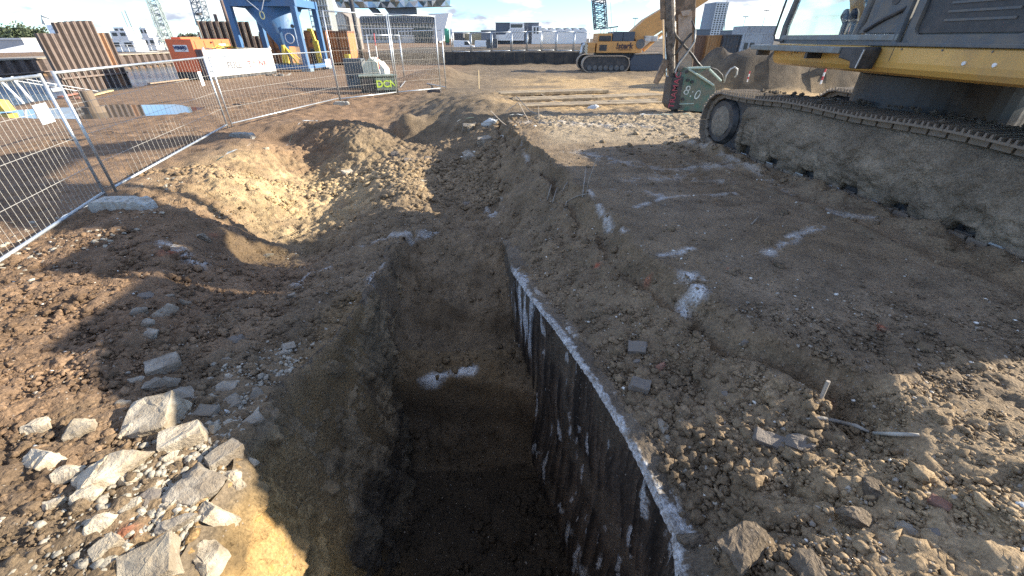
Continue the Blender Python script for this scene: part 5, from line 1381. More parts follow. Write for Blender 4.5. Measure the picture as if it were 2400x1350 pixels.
# ================================================================ CRANES, MASTS, POLES
M_LAT = mat('lattice_grey', (.20, .24, .26), .6, .3)
def lattice(name, a, b, w0, w1, n, label, material=M_LAT, r=.05, cat='crane boom', taper=None):
    a, b = Vector(a), Vector(b); t = thing(name, label, cat, a)
    ax = (b - a).normalized(); s = ax.orthogonal().normalized(); u = ax.cross(s)
    s, u = (Vector((1, 0, 0)) - ax * ax.x).normalized(), None; u = ax.cross(s)
    C4 = [(-1, -1), (1, -1), (1, 1), (-1, 1)]
    def pt(k, c): 
        f = k / n; w = (w0 + (w1 - w0) * f) / 2; return (b - a) * f + s * c[0] * w + u * c[1] * w
    ch = MB(); ln = MB()
    for c in C4: MB().tube(pt(0, c), pt(n, c), r, r, 6).build('chord', material, t)
    for k in range(n):
        for i in range(4):
            c, d = C4[i], C4[(i + 1) % 4]
            if k % 2: c, d = d, c
            ln.tube(pt(k, c), pt(k + 1, d), r * .6, None, 5, False); ln.tube(pt(k, c), pt(k, d), r * .5, None, 5, False)
    ln.build('lacing', material, t)
    return t
A = PD(145, 100, 38); B = PD(82, -8, 44)
bt = thing('crane_jib', 'white box jib slanting across the sky at upper left', 'crane boom', A)
boxsweep(MB(), [(0, 0, 0, .75, .6), (*(B - A), .62, .5)]).build('boom_section', mat('jib_white', (.74, .74, .68), .5, dirt=.1), bt)
cl = (B - A) * .42; MB().box(cl, (1.0, .3, .7), Matrix.Rotation(R(25), 3, 'Y')).build('collar', mat('jib_collar', (.55, .55, .5)), bt)
lattice('crane_jib', PD(397, 105, 70), PD(346, -30, 80), 1.25, 1.2, 12, 'grey lattice jib leaning left above the orange power pack', mat('lattice_green', (.24, .29, .27), .6), .09)
lattice('crane_mast', PD(480, 62, 60), PD(452, -40, 62), 1.15, 1.15, 8, 'grey lattice mast rising behind the second sheet piles', r=.07, cat='crane mast')
o = MB().cyl(PD(466, 33, 59), (0, 0, 1), .35, .22).build('work_lamp', M_BLK); tag(o, 'dark round lamp fixed to the lattice mast', 'lamp')
lattice('crane_mast', PD(1408, 66, 62), PD(1400, -50, 62), 1.45, 1.45, 12, 'blue-grey lattice mast right behind the orange crane cab', mat('lattice_blue', (.10, .135, .17), .6), .085, 'crane mast')
for dx in (-14, -10, 26): tag(MB().tube(PD(1408 + dx, 66, 62.5), PD(1402 + dx, -50, 62.5), .018, None, 5).build('hoist_rope', M_BLK), {-14: 'outer thin rope left of the blue-grey mast', -10: 'inner thin rope left of the blue-grey mast', 26: 'thin rope right of the blue-grey mast'}[dx], 'rope')
M_PIPE = mat('pipe_brown', (.165, .115, .095), .7, dirt=.3)
for (a, b, d, r_, lb) in [((536, 56), (519, 0), 46, .17, 'tall brown pipe pile left of the blue hopper'), ((510, 56), (503, 33), 46, .15, 'short brown pipe pile standing on the second sheet piles'), ((850, 142), (820, -12), 42, .18, 'dark leaning pipe in front of the gabled brick front')]:
    A = PD(*a, d); B = PD(*b, d); tag(MB().tube(A + (A - B) * .3, B, r_, r_, 12).build('pipe_pile', M_PIPE if 'dark' not in lb else M_BLK, smooth=True), lb, 'pipe pile')

# ================================================================ FAR BUILDINGS
def facade_windows(t, x0, x1, zs, n, w, h, y, glassm, framem=None, name='window', depth=.12):
    me = MB().bx(-w / 2, w / 2, -depth, depth, 0, h).mesh(name); me.materials.append(glassm)
    for z_ in zs:
        for k in range(n):
            o = bpy.data.objects.new(name, me); COL.objects.link(o); o.parent = t; o.location = (x0 + (x1 - x0) * (k + .5) / n, y, z_)
M_DARKGL = mat('dark_glass', (.045, .055, .06), .15, var=.2)
M_STONE = mat('pale_stone', (.46, .44, .40), .8, var=.15, vscale=.3)
M_ROOFS = mat('slate_roof', (.15, .165, .18), .7, var=.2, vscale=.5)
D0 = 300
def bx_px(px, d=D0): return (px - 1200) / (FPX * CT + 585 * ST) * d
sc = D0 / (FPX * CT + 585 * ST)        # metres per picture pixel at that distance
def zpx(py, d=D0): return CAM_Z - ray(1200, py)[1] * d
port = thing('office_building', 'pale stone office block with slate roof under a faceted glass volume', 'building', (bx_px(845), D0, 0))
Wd = bx_px(1022) - bx_px(845)
MB().bx(0, Wd, 0, 22, 0, zpx(53)).build('wall', M_STONE, port)
MB().prism([(-.5, zpx(53)), (Wd + .3, zpx(53)), (Wd - 1.5, zpx(36)), (2.5, zpx(38))], 'y', -.4, 22.4).build('roof', M_ROOFS, port)
MB().bx(-.6, Wd + .4, -.9, -.05, zpx(54.5), zpx(52)).build('cornice', M_ROOFS, port)
facade_windows(port, 2, Wd * .98, [zpx(65)], 22, 1.05, 2.1, -.02, M_DARKGL)
facade_windows(port, 2, Wd * .98, [zpx(82)], 22, 1.05, 3.0, -.02, M_DARKGL)
facade_windows(port, 3, Wd * .97, [zpx(50)], 19, .8, 1.8, 0.0, M_DARKGL, depth=.9)
facade_windows(port, 2, Wd * .55, [zpx(93)], 10, 1.5, 2.2, -.02, M_DARKGL)
for zz in (67, 84): MB().bx(0, Wd, -.25, -.02, zpx(zz) - .15, zpx(zz) + .15).build('string_course', M_WHITE, port)
# faceted glass body: a triangulated skin with every facet turned its own way
gx0, gx1 = bx_px(800) - bx_px(845), bx_px(1058) - bx_px(845)
fv, ff = [], []
NXF, NZF = 26, 7
for i in range(NXF):
    for j in range(NZF):
        u_ = i / (NXF - 1); v_ = j / (NZF - 1)
        zb = zpx(17 - 8 * max(0, u_ - .5)) ; zt_ = zpx(-70)
        xx = gx0 + (gx1 - gx0) * u_ + 6 * v_ * (1 if u_ > .5 else -1) * abs(u_ - .5)
        fv.append((xx, 3 + random.uniform(-1.3, 1.3) - 3 * v_, zb + (zt_ - zb) * v_))
for i in range(NXF - 1):
    for j in range(NZF - 1):
        a = i * NZF + j; q4 = (a, a + NZF, a + NZF + 1, a + 1)
        ff += [(q4[0], q4[1], q4[2]), (q4[0], q4[2], q4[3])] if (i + j) % 2 else [(q4[0], q4[1], q4[3]), (q4[1], q4[2], q4[3])]
gb = MB().add(fv, ff)
bot = [k * NZF for k in range(NXF)]
gb.add([(v[0], v[1], v[2]) for v in [fv[k] for k in bot]] + [(fv[k][0], 20, fv[k][2] + .5) for k in bot], [(k, k + 1, NXF + k + 1, NXF + k) for k in range(NXF - 1)])
gmesh = bpy.data.meshes.new('glass_volume'); gmesh.from_pydata(gb.v, [], gb.f)
M_FACET = mat('facet_glass', (.30, .37, .38), .12, .75, var=.25, vscale=.25)
M_FACET2 = mat('facet_white', (.66, .70, .70), .25, .2, var=.1)
gmesh.materials.append(M_FACET); gmesh.materials.append(M_FACET2); gmesh.materials.append(M_ROOFS)
for i, p_ in enumerate(gmesh.polygons): p_.material_index = 2 if i >= len(ff) else (1 if random.random() < .35 else 0)
link('glass_volume', gmesh, None, port)
for (a, b, c, d) in [((868, 18), (884, 18), (894, 34), (880, 34)), ((905, 17), (975, 16), (975, 34), (915, 34))]:
    q = [(bx_px(p_[0]) - bx_px(845), 6, zpx(p_[1])) for p_ in (a, b, c, d)]; MB().add(q + [(x_, 12, z_) for x_, y2, z_ in q], [(0, 1, 2, 3), (7, 6, 5, 4), (0, 4, 5, 1), (1, 5, 6, 2), (2, 6, 7, 3), (3, 7, 4, 0)]).build('support_leg', M_ROOFS, port)
q = [(bx_px(p_[0]) - bx_px(845), -1, zpx(p_[1])) for p_ in ((1006, 32), (1057, 31), (1046, 66), (1040, 96), (1022, 96), (1022, 42))]
nq = len(q); MB().add(q + [(a, 14, c) for a, b, c in q], [tuple(range(nq)), tuple(range(nq, 2 * nq))[::-1]] + [(i, nq + i, nq + (i + 1) % nq, (i + 1) % nq) for i in range(nq)]).build('white_stair_tower', M_WHITE, port)
MB().bx(Wd * .72, Wd * .95, -1.2, -.3, 0, 8).build('dark_bay', M_DARKGL, port)
# gabled front left of it
gb_ = thing('gabled_house', 'dark gabled front with tall arched windows left of the stone block', 'building', (bx_px(792, 120), 120, 0))
wg = bx_px(826, 120) - bx_px(792, 120)
MB().prism([(0, 0), (wg, 0), (wg, zpx(40, 120)), (wg * .55, zpx(28, 120)), (0, zpx(38, 120))], 'y', 0, 8).build('wall', mat('old_brick', (.22, .19, .16), .8, var=.3, vscale=1.5), gb_)
def arch(w, z0, z1, r): 
    return [(-w, z0), (w, z0), (w, z1)] + [(w * math.cos(a_), z1 + r * math.sin(a_)) for a_ in [math.pi * k / 8 for k in range(1, 8)]] + [(-w, z1)]
for (z0, z1, rr) in ((zpx(68, 120), zpx(52, 120), 1.6), (zpx(92, 120), zpx(77, 120), .02)):
    o = MB().prism(arch(wg * .30, z0, z1, rr), 'y', -.12, .05).build('window', mat('blind_white', (.55, .55, .50), .6), gb_); o.location.x = wg * .42
    MB().bx(wg * .1, wg * .74, -.2, -.12, (z0 + z1) / 2 - .1, (z0 + z1) / 2 + .1).build('transom', M_ROOFS, gb_)
o = MB().prism(arch(wg * .36, zpx(70, 120), zpx(50, 120), 1.9), 'y', -.05, .02).build('arch_surround', M_STONE, gb_); o.location.x = wg * .42
# scaffold tower
sct = thing('scaffold_tower', 'grey tower block wrapped in scaffolding above the orange skips', 'building', (bx_px(738, 110), 110, 0))
ws = bx_px(783, 110) - bx_px(738, 110)
MB().bx(.5, ws - .5, .8, 5, 0, zpx(-60, 110)).build('core', mat('core_grey', (.19, .205, .20), .8), sct)
sm_ = MB()
for k in range(8):
    xx = ws * k / 7; sm_.tube((xx, 0, 0), (xx, 0, zpx(-60, 110)), .09, None, 5, False)
for k in range(20):
    zz = .8 + k * 1.0; sm_.tube((0, 0, zz), (ws, 0, zz), .07, None, 5, False)
    if k % 2 == 0: sm_.tube((0, -.02, zz), (ws, -.02, zz + 2), .05, None, 5, False)
o = sm_.build('scaffolding', mat('scaffold_grey', (.36, .39, .40), .5, .4), sct)
for k in range(6): MB().bx(0, ws, -.1, .6, 2.6 + 2.0 * k, 2.75 + 2.0 * k).build('deck_board', mat('deck_grey', (.40, .42, .42), .7), sct)
# silos
for (px, w_, c, zt_, lb) in [(1048, 11, (.07, .34, .22), 66, 'green silo at the right end of the pale office block'), (1060, 8, (.66, .67, .66), 67, 'slim white silo beside the green silo')]:
    t = thing('silo', lb, 'silo', (bx_px(px, 200), 200, 0)); r_ = w_ * .5 * 200 / 1110; hgt = zpx(zt_, 200)
    MB().path([(0, 0, 1.0), (0, 0, hgt - .4), (0, 0, hgt)], [r_, r_, r_ * .7], 24).build('shell', mat('silo_' + str(px), c, .5), t, smooth=True)
    MB().cyl((0, 0, .5), (0, 0, 1), r_ * .8, 1.0).build('base', M_GRY, t)
def hall(name, px0, px1, pyt, d, dep, label, c, roof=None, cat='building', wins=None, base=0):
    x0 = bx_px(px0, d); w = bx_px(px1, d) - x0; h = zpx(pyt, d)
    t = thing(name, label, cat, (x0, d, base))
    MB().bx(0, w, 0, dep, 0, h).build('wall', mat(name + str(px0), c, .7, var=.1, vscale=.4), t)
    MB().bx(-.15, w + .15, -.15, dep + .15, h, h + .25).build('roof', roof or M_ROOFS, t)
    if wins:
        for (u0, u1, q0, q1, n) in wins:
            for k in range(n):
                a = w * (u0 + (u1 - u0) * k / n); b = w * (u0 + (u1 - u0) * (k + .7) / n)
                MB().bx(a, b, -.12, .0, zpx(q1, d), zpx(q0, d)).build('window', M_DARKGL, t)
    return t, w
hall('low_hall', 1062, 1128, 76, 260, 15, 'low sand-coloured hall beside the white silo', (.52, .43, .26))
hall('low_hall', 1058, 1086, 77, 250, 10, 'small dark hall in front of the sand-coloured hall', (.09, .09, .09))
hall('grey_hall', 1128, 1162, 72, 240, 14, 'low slate grey wing left of the modern block', (.15, .17, .20))
t, w = hall('modern_block', 1162, 1262, 54, 245, 16, 'modern block of dark slate and white boxes with saw-roof hall beside it', (.11, .125, .15), wins=[(.84, .98, 66, 80, 3)])
k_ = lambda px: bx_px(px, 245) - bx_px(1162, 245)
MB().bx(k_(1195), k_(1228), -1.5, -.05, zpx(68, 245), zpx(53, 245)).build('white_box', M_WHITE, t)
MB().bx(k_(1197), k_(1224), -1.6, -1.52, zpx(65, 245), zpx(57, 245)).build('window', M_DARKGL, t)
q = [(k_(1150), zpx(95, 245)), (k_(1228), zpx(95, 245)), (k_(1228), zpx(66, 245)), (k_(1196), zpx(66, 245)), (k_(1184), zpx(81, 245)), (k_(1150), zpx(81, 245))]
MB().prism(q, 'y', -3, -1.55).build('white_wing', M_WHITE, t)
MB().bx(k_(1246), k_(1268), -2.2, -.05, 0, zpx(61, 245)).build('white_wing', M_WHITE, t)
for k in range(2): MB().bx(k_(1250 + 7 * k), k_(1254 + 7 * k), -2.3, -2.22, zpx(79, 245), zpx(64, 245)).build('window', M_DARKGL, t)
for k in range(7): MB().tube((k_(1186 + 6 * k), -3.1, zpx(90, 245)), (k_(1200 + 6 * k), -3.1, zpx(68, 245)), .12).build('facade_rib', mat('rib_grey', (.45, .46, .47)), t)
# saw-tooth hall
x0 = bx_px(1266, 250); ws_ = bx_px(1375, 250) - x0
t = thing('sawtooth_hall', 'white hall with a row of six gables left of the orange crane', 'building', (x0, 250, 0))
prof = [(0, 0), (ws_, 0), (ws_, zpx(74, 250))]
for k in range(6): 
    a = ws_ * (6 - k) / 6; prof += [(a - ws_ / 6 * .08, zpx(71, 250)), (a - ws_ / 12, zpx(64.5, 250)), (a - ws_ / 6 * .92, zpx(71, 250))]
prof += [(0, zpx(74, 250))]
MB().prism(prof, 'y', 0, 30).build('wall', M_WHITE, t)
for k in range(6): 
    a = ws_ * k / 6; MB().prism([(a - .6, zpx(66, 250)), (a + ws_ / 6 * .4, zpx(66, 250)), (a + .2, zpx(70.5, 250))], 'y', -.1, -.02).build('gable_shadow_panel', M_ROOFS, t)
# hall far left behind quay, trees, boats
M_WROOF = mat('white_roof', (.72, .72, .70), .6, var=.06)
def gable_hall(px0, px1, d, lb):
    x0 = bx_px(px0, d); w = bx_px(px1, d) - x0
    t = thing('storage_hall', lb, 'hall', (x0, d, 0)); e, r_ = zpx(127, d), zpx(104, d)
    MB().bx(0, w, 0, 14, 0, e).build('wall', mat('hall_grey', (.30, .31, .29), .8), t)
    vs = [(-.3, -.5, e), (w + .3, -.5, e), (w + .3, 7, r_), (-.3, 7, r_), (w + .3, 14.5, e), (-.3, 14.5, e)]
    MB().add(vs, [(0, 1, 2, 3), (3, 2, 4, 5), (1, 4, 2), (0, 3, 5)]).build('roof', M_WROOF, t)
    return t
gable_hall(-60, 42, 62, 'white-roofed hall at the far left edge')
gable_hall(58, 112, 64, 'white-roofed hall just left of the tall sheet piles')
hall('flat_hall', -20, 50, 93, 80, 12, 'flat grey building under the trees at far left', (.42, .43, .43), M_WROOF)
# ---- trees
def tree(px, d, ht_px, wid, label, colr, seed):
    rs = random.Random(seed); x0 = bx_px(px, d); top = zpx(ht_px, d)
    t = thing('broadleaf_tree', label, 'tree', (x0, d, 0), 0, 'trees beyond the quay')
    tr = MB(); tr.path([(0, 0, 0), (.1, 0, top * .35), (-.1, .1, top * .7)], [.3, .22, .08], 8)
    for k in range(6):
        a = k * 1.05; tr.path([(0, 0, top * (.25 + .06 * k)), (math.cos(a) * wid * .35, math.sin(a) * wid * .3, top * (.5 + .06 * k))], [.1, .03], 6)
    tr.build('trunk', mat('bark', (.09, .07, .05), .9), t)
    lf = MB(); vs, fs = [], []
    clumps = []
    for k in range(26):
        a = rs.uniform(0, 6.28); rr = wid * .5 * math.sqrt(rs.random()); zz = top * rs.uniform(.32, .92); lim = wid * .5 * math.sqrt(max(.05, 1 - ((zz / top - .55) / .48) ** 2))
        rr = min(rr, lim); clumps.append((rr * math.cos(a), rr * math.sin(a), zz, rs.uniform(.12, .2) * wid))
    for (cx, cy_, cz, cr) in clumps:
        for k in range(90):
            v = Vector((rs.gauss(0, 1), rs.gauss(0, 1), rs.gauss(0, 1))).normalized() * cr * rs.uniform(.5, 1.05) + Vector((cx, cy_, cz))
            n_ = Vector((rs.gauss(0, 1), rs.gauss(0, 1), rs.gauss(0, 1))).normalized(); e1 = n_.orthogonal().normalized() * rs.uniform(.18, .34); e2 = n_.cross(e1.normalized()) * rs.uniform(.12, .22)
            o_ = len(vs); vs += [v - e1, v + e2, v + e1, v - e2]; fs.append((o_, o_ + 1, o_ + 2, o_ + 3))
    me = bpy.data.meshes.new('crown'); me.from_pydata([tuple(v) for v in vs], [], fs); link('crown', me, mat('leaf_%d' % seed, colr, .7, var=.4, vscale=1.2), t)
tree(25, 98, 75, 8.5, 'dark tree at the far left edge above the white roof', (.050, .065, .030), 1)
tree(52, 95, 67, 9.5, 'tallest rounded tree left of the tall sheet piles', (.055, .075, .035), 2)
tree(80, 96, 76, 8.0, 'tree touching the left side of the tall sheet piles', (.060, .078, .038), 3)
tree(440, 120, 85, 6.0, 'small distant tree peeking over the orange power pack', (.045, .055, .03), 4)
# ---- boats moored beyond the quay
def boat(px0, px1, d, lb, cab):
    x0 = bx_px(px0, d); L_ = bx_px(px1, d) - x0
    t = thing('moored_boat', lb, 'boat', (x0, d, 0), 0, 'boats moored beyond the quay wall')
    MB().add([(0, -1.5, 1.0), (L_, -1.2, 1.0), (L_ * 1.02, 0, 1.1), (L_, 1.2, 1.0), (0, 1.5, 1.0), (.4, -1.1, -.4), (L_ * .95, -.8, -.4), (L_ * .95, .8, -.4), (.4, 1.1, -.4)],
             [(0, 1, 2, 3, 4), (5, 8, 7, 6), (0, 5, 6, 1), (1, 6, 2), (2, 6, 7), (2, 7, 3), (3, 7, 8, 4), (0, 4, 8, 5)]).build('hull', mat('hull_grey', (.30, .31, .31), .5, dirt=.2), t)
    zz = 1.0
    for (u0, u1, h_) in cab:
        c = MB().bx(L_ * u0, L_ * u1, -1.0, 1.0, zz, zz + h_).build('deckhouse', M_WHITE, t, bevel=.04)
        n = max(2, int((u1 - u0) * L_ / 1.1))
        for k in range(n):
            a = L_ * (u0 + (u1 - u0) * (k + .2) / n); MB().bx(a, a + L_ * (u1 - u0) / n * .6, -1.03, -.98, zz + h_ * .45, zz + h_ * .8).build('cabin_window', M_DARKGL, c)
        zz += h_
    MB().tube((L_ * .7, 0, 1.0), (L_ * .7, 0, zz + 2.2), .07).build('mast', M_LAT, t)
    for k in range(6): MB().tube((L_ * (.03 + .19 * k), -1.45, 1.0), (L_ * (.03 + .19 * k), -1.45, 1.8), .03).build('stanchion', M_WHITE, t)
    MB().tube((L_ * .03, -1.45, 1.8), (L_ * .98, -1.3, 1.8), .03).build('deck_rail', M_WHITE, t)
boat(262, 345, 62, 'white cabin boat just right of the tall sheet piles', [(.05, .75, 1.3), (.2, .65, 1.0)])
boat(338, 400, 70, 'white workboat with clutter left of the orange power pack', [(.1, .55, 1.6), (.15, .4, 1.2)])
boat(268, 330, 82, 'dark-roofed boat behind the white cabin boat', [(.1, .8, 2.0), (.3, .7, 1.1)])
A = PD(345, 104, 72); tag(MB().tube(A, PD(328, 62, 72), .10, .05, 8).build('boat_derrick', M_BLK), 'thin dark derrick slanting above the moored boats', 'derrick')

# ================================================================ MIDDLE DISTANCE: fence on the bank, huts, vans
prev = None
pxs = [1060, 1106, 1154, 1200, 1236, 1270, 1304, 1345, 1382]
for k in range(len(pxs) - 1):
    d = 55.2 - (.0 if k < 5 else .2); a = PD(pxs[k], 120, d); b = PD(pxs[k + 1] - 3, 120, d)
    a.z = H1(a.x, a.y) - .05; b.z = H1(b.x, b.y) - .05
    fence_panel(a, b, 2.0, '%s fence panel from the cage on the far dark bank' % ['first', 'second', 'third', 'fourth', 'fifth', 'sixth', 'seventh', 'eighth'][k], hw=2, nv=10, group='fence panels on the far bank', r=.05)
rw = thing('retaining_wall', 'long dark low wall below the far fence left of the crane', 'wall', (bx_px(1040, 51), 51, 0))
Lr = bx_px(1372, 51) - bx_px(1040, 51); nr = 14
for k in range(nr):
    MB().bx(Lr * k / nr, Lr * (k + .985) / nr, .0 + .06 * (k % 2), .3, -.3, 1.22 + .06 * mnoise((k * 1.7, 0, 0))).build('panel', mat('dark_panel', (.035, .036, .036), .8, dirt=.35, dirt_col=(.09, .08, .065), dscale=1.0, var=.3), rw)
def container(px0, px1, d, lb, c, h=2.5, base=0.0, dep=2.4, windows=0, name='site_container', cat='container'):
    x0 = bx_px(px0, d); L_ = bx_px(px1, d) - x0
    t = thing(name, lb, cat, (x0, d, base)); m_ = mat('cont_%d_%d' % (px0, px1), c, .6, dirt=.2, var=.1)
    b_ = MB(); n = max(4, int(L_ / .28)); prof = []
    for k in range(n): 
        u = L_ * k / n; prof += [(u, 0), (u + L_ / n * .35, 0), (u + L_ / n * .5, .05), (u + L_ / n * .85, .05)]
    prof += [(L_, 0), (L_, dep), (0, dep)]
    b_.prism(prof, 'z', .12, h - .1); b_.build('wall', m_, t)
    MB().bx(-.02, L_ + .02, -.03, dep + .02, h - .1, h).build('top_frame', m_, t); MB().bx(-.02, L_ + .02, -.03, dep + .02, 0, .12).build('bottom_frame', m_, t)
    for xx in (-.02, L_ - .1): MB().bx(xx, xx + .12, -.05, .06, .12, h - .1).build('corner_post', m_, t)
    for k in range(windows): MB().bx(L_ * (.12 + .3 * k), L_ * (.3 + .3 * k), -.06, -.01, 1.0, 1.9).build('window', M_DARKGL, t)
    return t
container(1580, 1592, 44, 'narrow brown upright container right beside the excavator arm', (.13, .08, .06), 2.6)
container(1592, 1660, 46, 'rusty brown container right of the excavator arm', (.17, .105, .07), 2.75)
container(1660, 1696, 45.5, 'orange-brown container between the brown and the dark one', (.34, .19, .075), 2.75)
container(1697, 1738, 45, 'dark blue-grey container with cluttered doors', (.045, .055, .065), 2.8)
container(1742, 1790, 75, 'grey site hut with windows left of the excavator cab', (.40, .42, .43), 3.2, windows=2)
container(1745, 1815, 95, 'long pale grey shed behind the site hut', (.34, .35, .36), 4.6, dep=6)
container(1140, 1165, 70, 'low dark container behind the far fence, left', (.10, .11, .12), 2.4, 0)
# light cluttered row of parked vans beyond the fence
def van(px, d, lb, c=(.74, .75, .75), s=1.0):
    x0 = bx_px(px, d); t = thing('parked_van', lb, 'van', (x0, d, H1(x0, d) if d < 100 else 0), 0, 'vans parked beyond the far fence')
    MB().prism([(0, .35), (4.6, .35), (4.7, 1.0), (3.9, 1.15), (3.3, 2.0), (.1, 2.1), (0, 1.9)], 'y', 0, 1.9).build('body', mat('van_%d' % int(c[0] * 100), c, .35, coat=.3), t, bevel=.06)
    MB().prism([(3.75, 1.18), (3.25, 1.85), (2.5, 1.88), (2.5, 1.18)], 'y', -.012, 0).build('side_window', M_DARKGL, t)
    for xx in (.9, 3.7):
        w_ = MB().cyl((xx, .1, .34), (0, 1, 0), .34, .22, 16).build('wheel', M_BLK, t)
for k, (px, d) in enumerate([(1062, 108), (1112, 104)]):
    van(px, d, ['white van beyond the far fence, nearest the silos', 'second white van from the silos beyond the fence', 'third white van from the silos beyond the fence', 'white van below the modern slate block'][k])
# wood of thin bare scrub behind the fence
# ---- tower block, lamp posts at the right
t = thing('tower_block', 'pale tower block with rows of windows right of the excavator arm', 'building', (bx_px(1662, 330), 330, 0))
w = bx_px(1690, 330) - bx_px(1662, 330); h_ = zpx(4, 330)
MB().bx(0, w, 0, 12, 0, h_).build('wall', mat('tower_pale', (.62, .63, .63), .7), t); MB().bx(-bx_px(1211, 330), -.05, .5, 12, 0, h_ * .98).build('dark_side', mat('tower_side', (.24, .27, .31), .7), t)
facade_windows(t, .2, w - .2, [h_ * (.1 + .055 * k) for k in range(16)], 4, 1.1, .75, -.02, M_DARKGL)
hall('dock_shed', 1712, 1760, 72, 180, 10, 'long dark dock shed on the skyline right of the tower block', (.14, .16, .18))
hall('dock_shed', 1625, 1662, 70, 180, 10, 'dark dock shed between arm and tower block', (.12, .14, .16))
for (px, py, lb) in [(1779, 25, 'tall lamp post on the skyline left of the cab'), (1483, 44, 'lamp post on the skyline above the orange crane'), (1735, 40, 'distant lamp post beside the dock shed')]:
    d = 150; x0 = bx_px(px, d); t = thing('lamp_post', lb, 'lamp post', (x0, d, 0)); z_ = zpx(py, d)
    MB().tube((0, 0, 0), (0, 0, z_), .12, .07, 8).build('pole', M_LAT, t); MB().box((0, 0, z_ + .1), (1.6, .5, .22)).build('lamp_head', M_LAT, t, bevel=.04)
A = PD(1700, 60, 60); tag(MB().tube(PD(1697, 70, 60), PD(1706, -15, 60), .06, .03, 8).build('antenna_mast', M_LAT), 'thin mast leaning beside the tower block', 'mast')
# red and white ranging rods, wooden stakes
def rod(px, py0, py1, d, lb):
    A = PD(px, py0, d); t = thing('ranging_rod', lb, 'stake', A); h_ = PD(px, py1, d).z - A.z; n = 4
    for k in range(n): MB().tube((.02 * k * 0, 0, h_ * k / n), (0, 0, h_ * (k + 1) / n), .022, None, 8).build('band', M_WHITE if k % 2 == 0 else mat('rod_red', (.55, .05, .06), .5), t)
rod(1923, 197, 160, 12.5, 'red and white ranging rod seen under the excavator body')
rod(893, 188, 78, 24.6, 'tall red and white ranging rod inside the cage')
rod(1751, 192, 167, 18, 'small red and white rod beside the earth bank')
A = G(1122, 208); tag(MB().tube((0, 0, -.2), (.02, 0, .95), .05, .045, 6).build('wooden_stake', mat('fresh_wood', (.52, .40, .24), .8, var=.2)), 'pale wooden stake on the mound behind the pit', 'stake').location = A
# ================================================================ TRACKED CRANE IN THE BACKGROUND
KD = 40.0
def kx(px): return (px - 1200) / 1080 * KD
def kz(py): return CAM_Z - ray(1200, py)[1] * KD
X0 = kx(1367)
kr = thing('crawler_crane', 'orange tracked crane with dark lettering in the middle distance', 'crane', (X0, KD, 0))
lx = lambda px: kx(px) - X0
M_KOR = mat('crane_orange', (.56, .285, .085), .5, dirt=.15, dirt_col=(.30, .17, .08), dscale=1.5, var=.08)
hsx = MB().bx(lx(1395), lx(1500), 0, 2.6, kz(124), kz(97)).build('lower_house', M_KOR, kr, bevel=.03)
MB().bx(lx(1396), lx(1428), .05, 2.5, kz(97) + .01, kz(78)).build('rear_house', M_KOR, kr, bevel=.03)
MB().bx(lx(1399), lx(1426), -.02, .06, kz(96), kz(84)).build('side_window', M_BLK, kr)
MB().bx(lx(1401), lx(1418), -.03, .02, kz(119), kz(105)).build('side_window', M_BLK, kr)
for a_, b_ in ((1430, 1453), (1454, 1480)): MB().bx(lx(a_), lx(b_), .12, 2.4, kz(97) + .01, kz(74)).build('engine_cover', mat('slate_blue', (.06, .075, .095), .5), kr, bevel=.02)
MB().bx(lx(1374), lx(1392), .1, 2.4, kz(124), kz(100)).build('counterweight', M_KOR, kr, bevel=.02)
MB().bx(lx(1368), lx(1373.5), .1, 2.4, kz(124), kz(101)).build('rear_bumper', M_BLK, kr)
for k in range(4):
    c = (lx(1366 + 2.2 * k), .08, kz(108 + 3.5 * k) ); MB().box((lx(1371), .085, kz(104 + 6 * k)), (.42, .03, .11), Matrix.Rotation(R(50), 3, 'Y')).build('hazard_stripe', mat('stripe_cream', (.55, .5, .38)), kr)
MB().path([(lx(1366), -.1, kz(101)), (lx(1361), -.1, kz(108)), (lx(1360), -.1, kz(122)), (lx(1358), -.1, kz(128))], .10, 8).build('rear_hose', M_STEEL, kr, smooth=True)
lettering('!sterk', .60, (lx(1458), -.035, kz(108)), (1, 0, 0), (0, 0, 1), mat('crane_letters', (.05, .03, .035), .5), kr, bold=.018, shear=.12)
lettering('crawlerkranen.eu', .16, (lx(1460), -.035, kz(116.5)), (1, 0, 0), (0, 0, 1), MATS['crane_letters'], kr)
MB().bx(lx(1400), lx(1495), .3, 2.3, kz(136), kz(124.5)).build('slew_frame', M_BLK, kr)
bmk = boxsweep(MB(), [(lx(1484), 1.2, kz(90), 1.2, 1.2), (lx(1512), 1.2, kz(66), 1.15, 1.5), (lx(1546), 1.2, kz(42), 1.1, 1.45), (lx(1600), 1.2, kz(4), 1.0, 1.2), (lx(1650), 1.2, kz(-34), .9, 1.1)]).build('main_boom', M_KOR, kr, bevel=.03)
MB().cyl((lx(1494), -.02, kz(103)), (0, 1, 0), .36, .16, 20).build('pivot_pin', M_GRY, kr)
MB().tube((lx(1506), .4, kz(118)), (lx(1545), .6, kz(78)), .16, .13, 12).build('lift_cylinder', M_KOR, kr)
MB().tube((lx(1400), .2, kz(68)), (lx(1440), .2, kz(62)), .05).build('roof_rail', M_LAT, kr)
for k in range(6): MB().tube((lx(1402 + 7 * k), .2, kz(78)), (lx(1402 + 7 * k), .2, kz(66)), .03).build('rail_post', M_WHITE, kr)
MB().bx(lx(1505), lx(1535), .2, 1.6, kz(98), kz(84)).build('winch_block', mat('pale_machine', (.55, .53, .48), .6, dirt=.3), kr, bevel=.06)
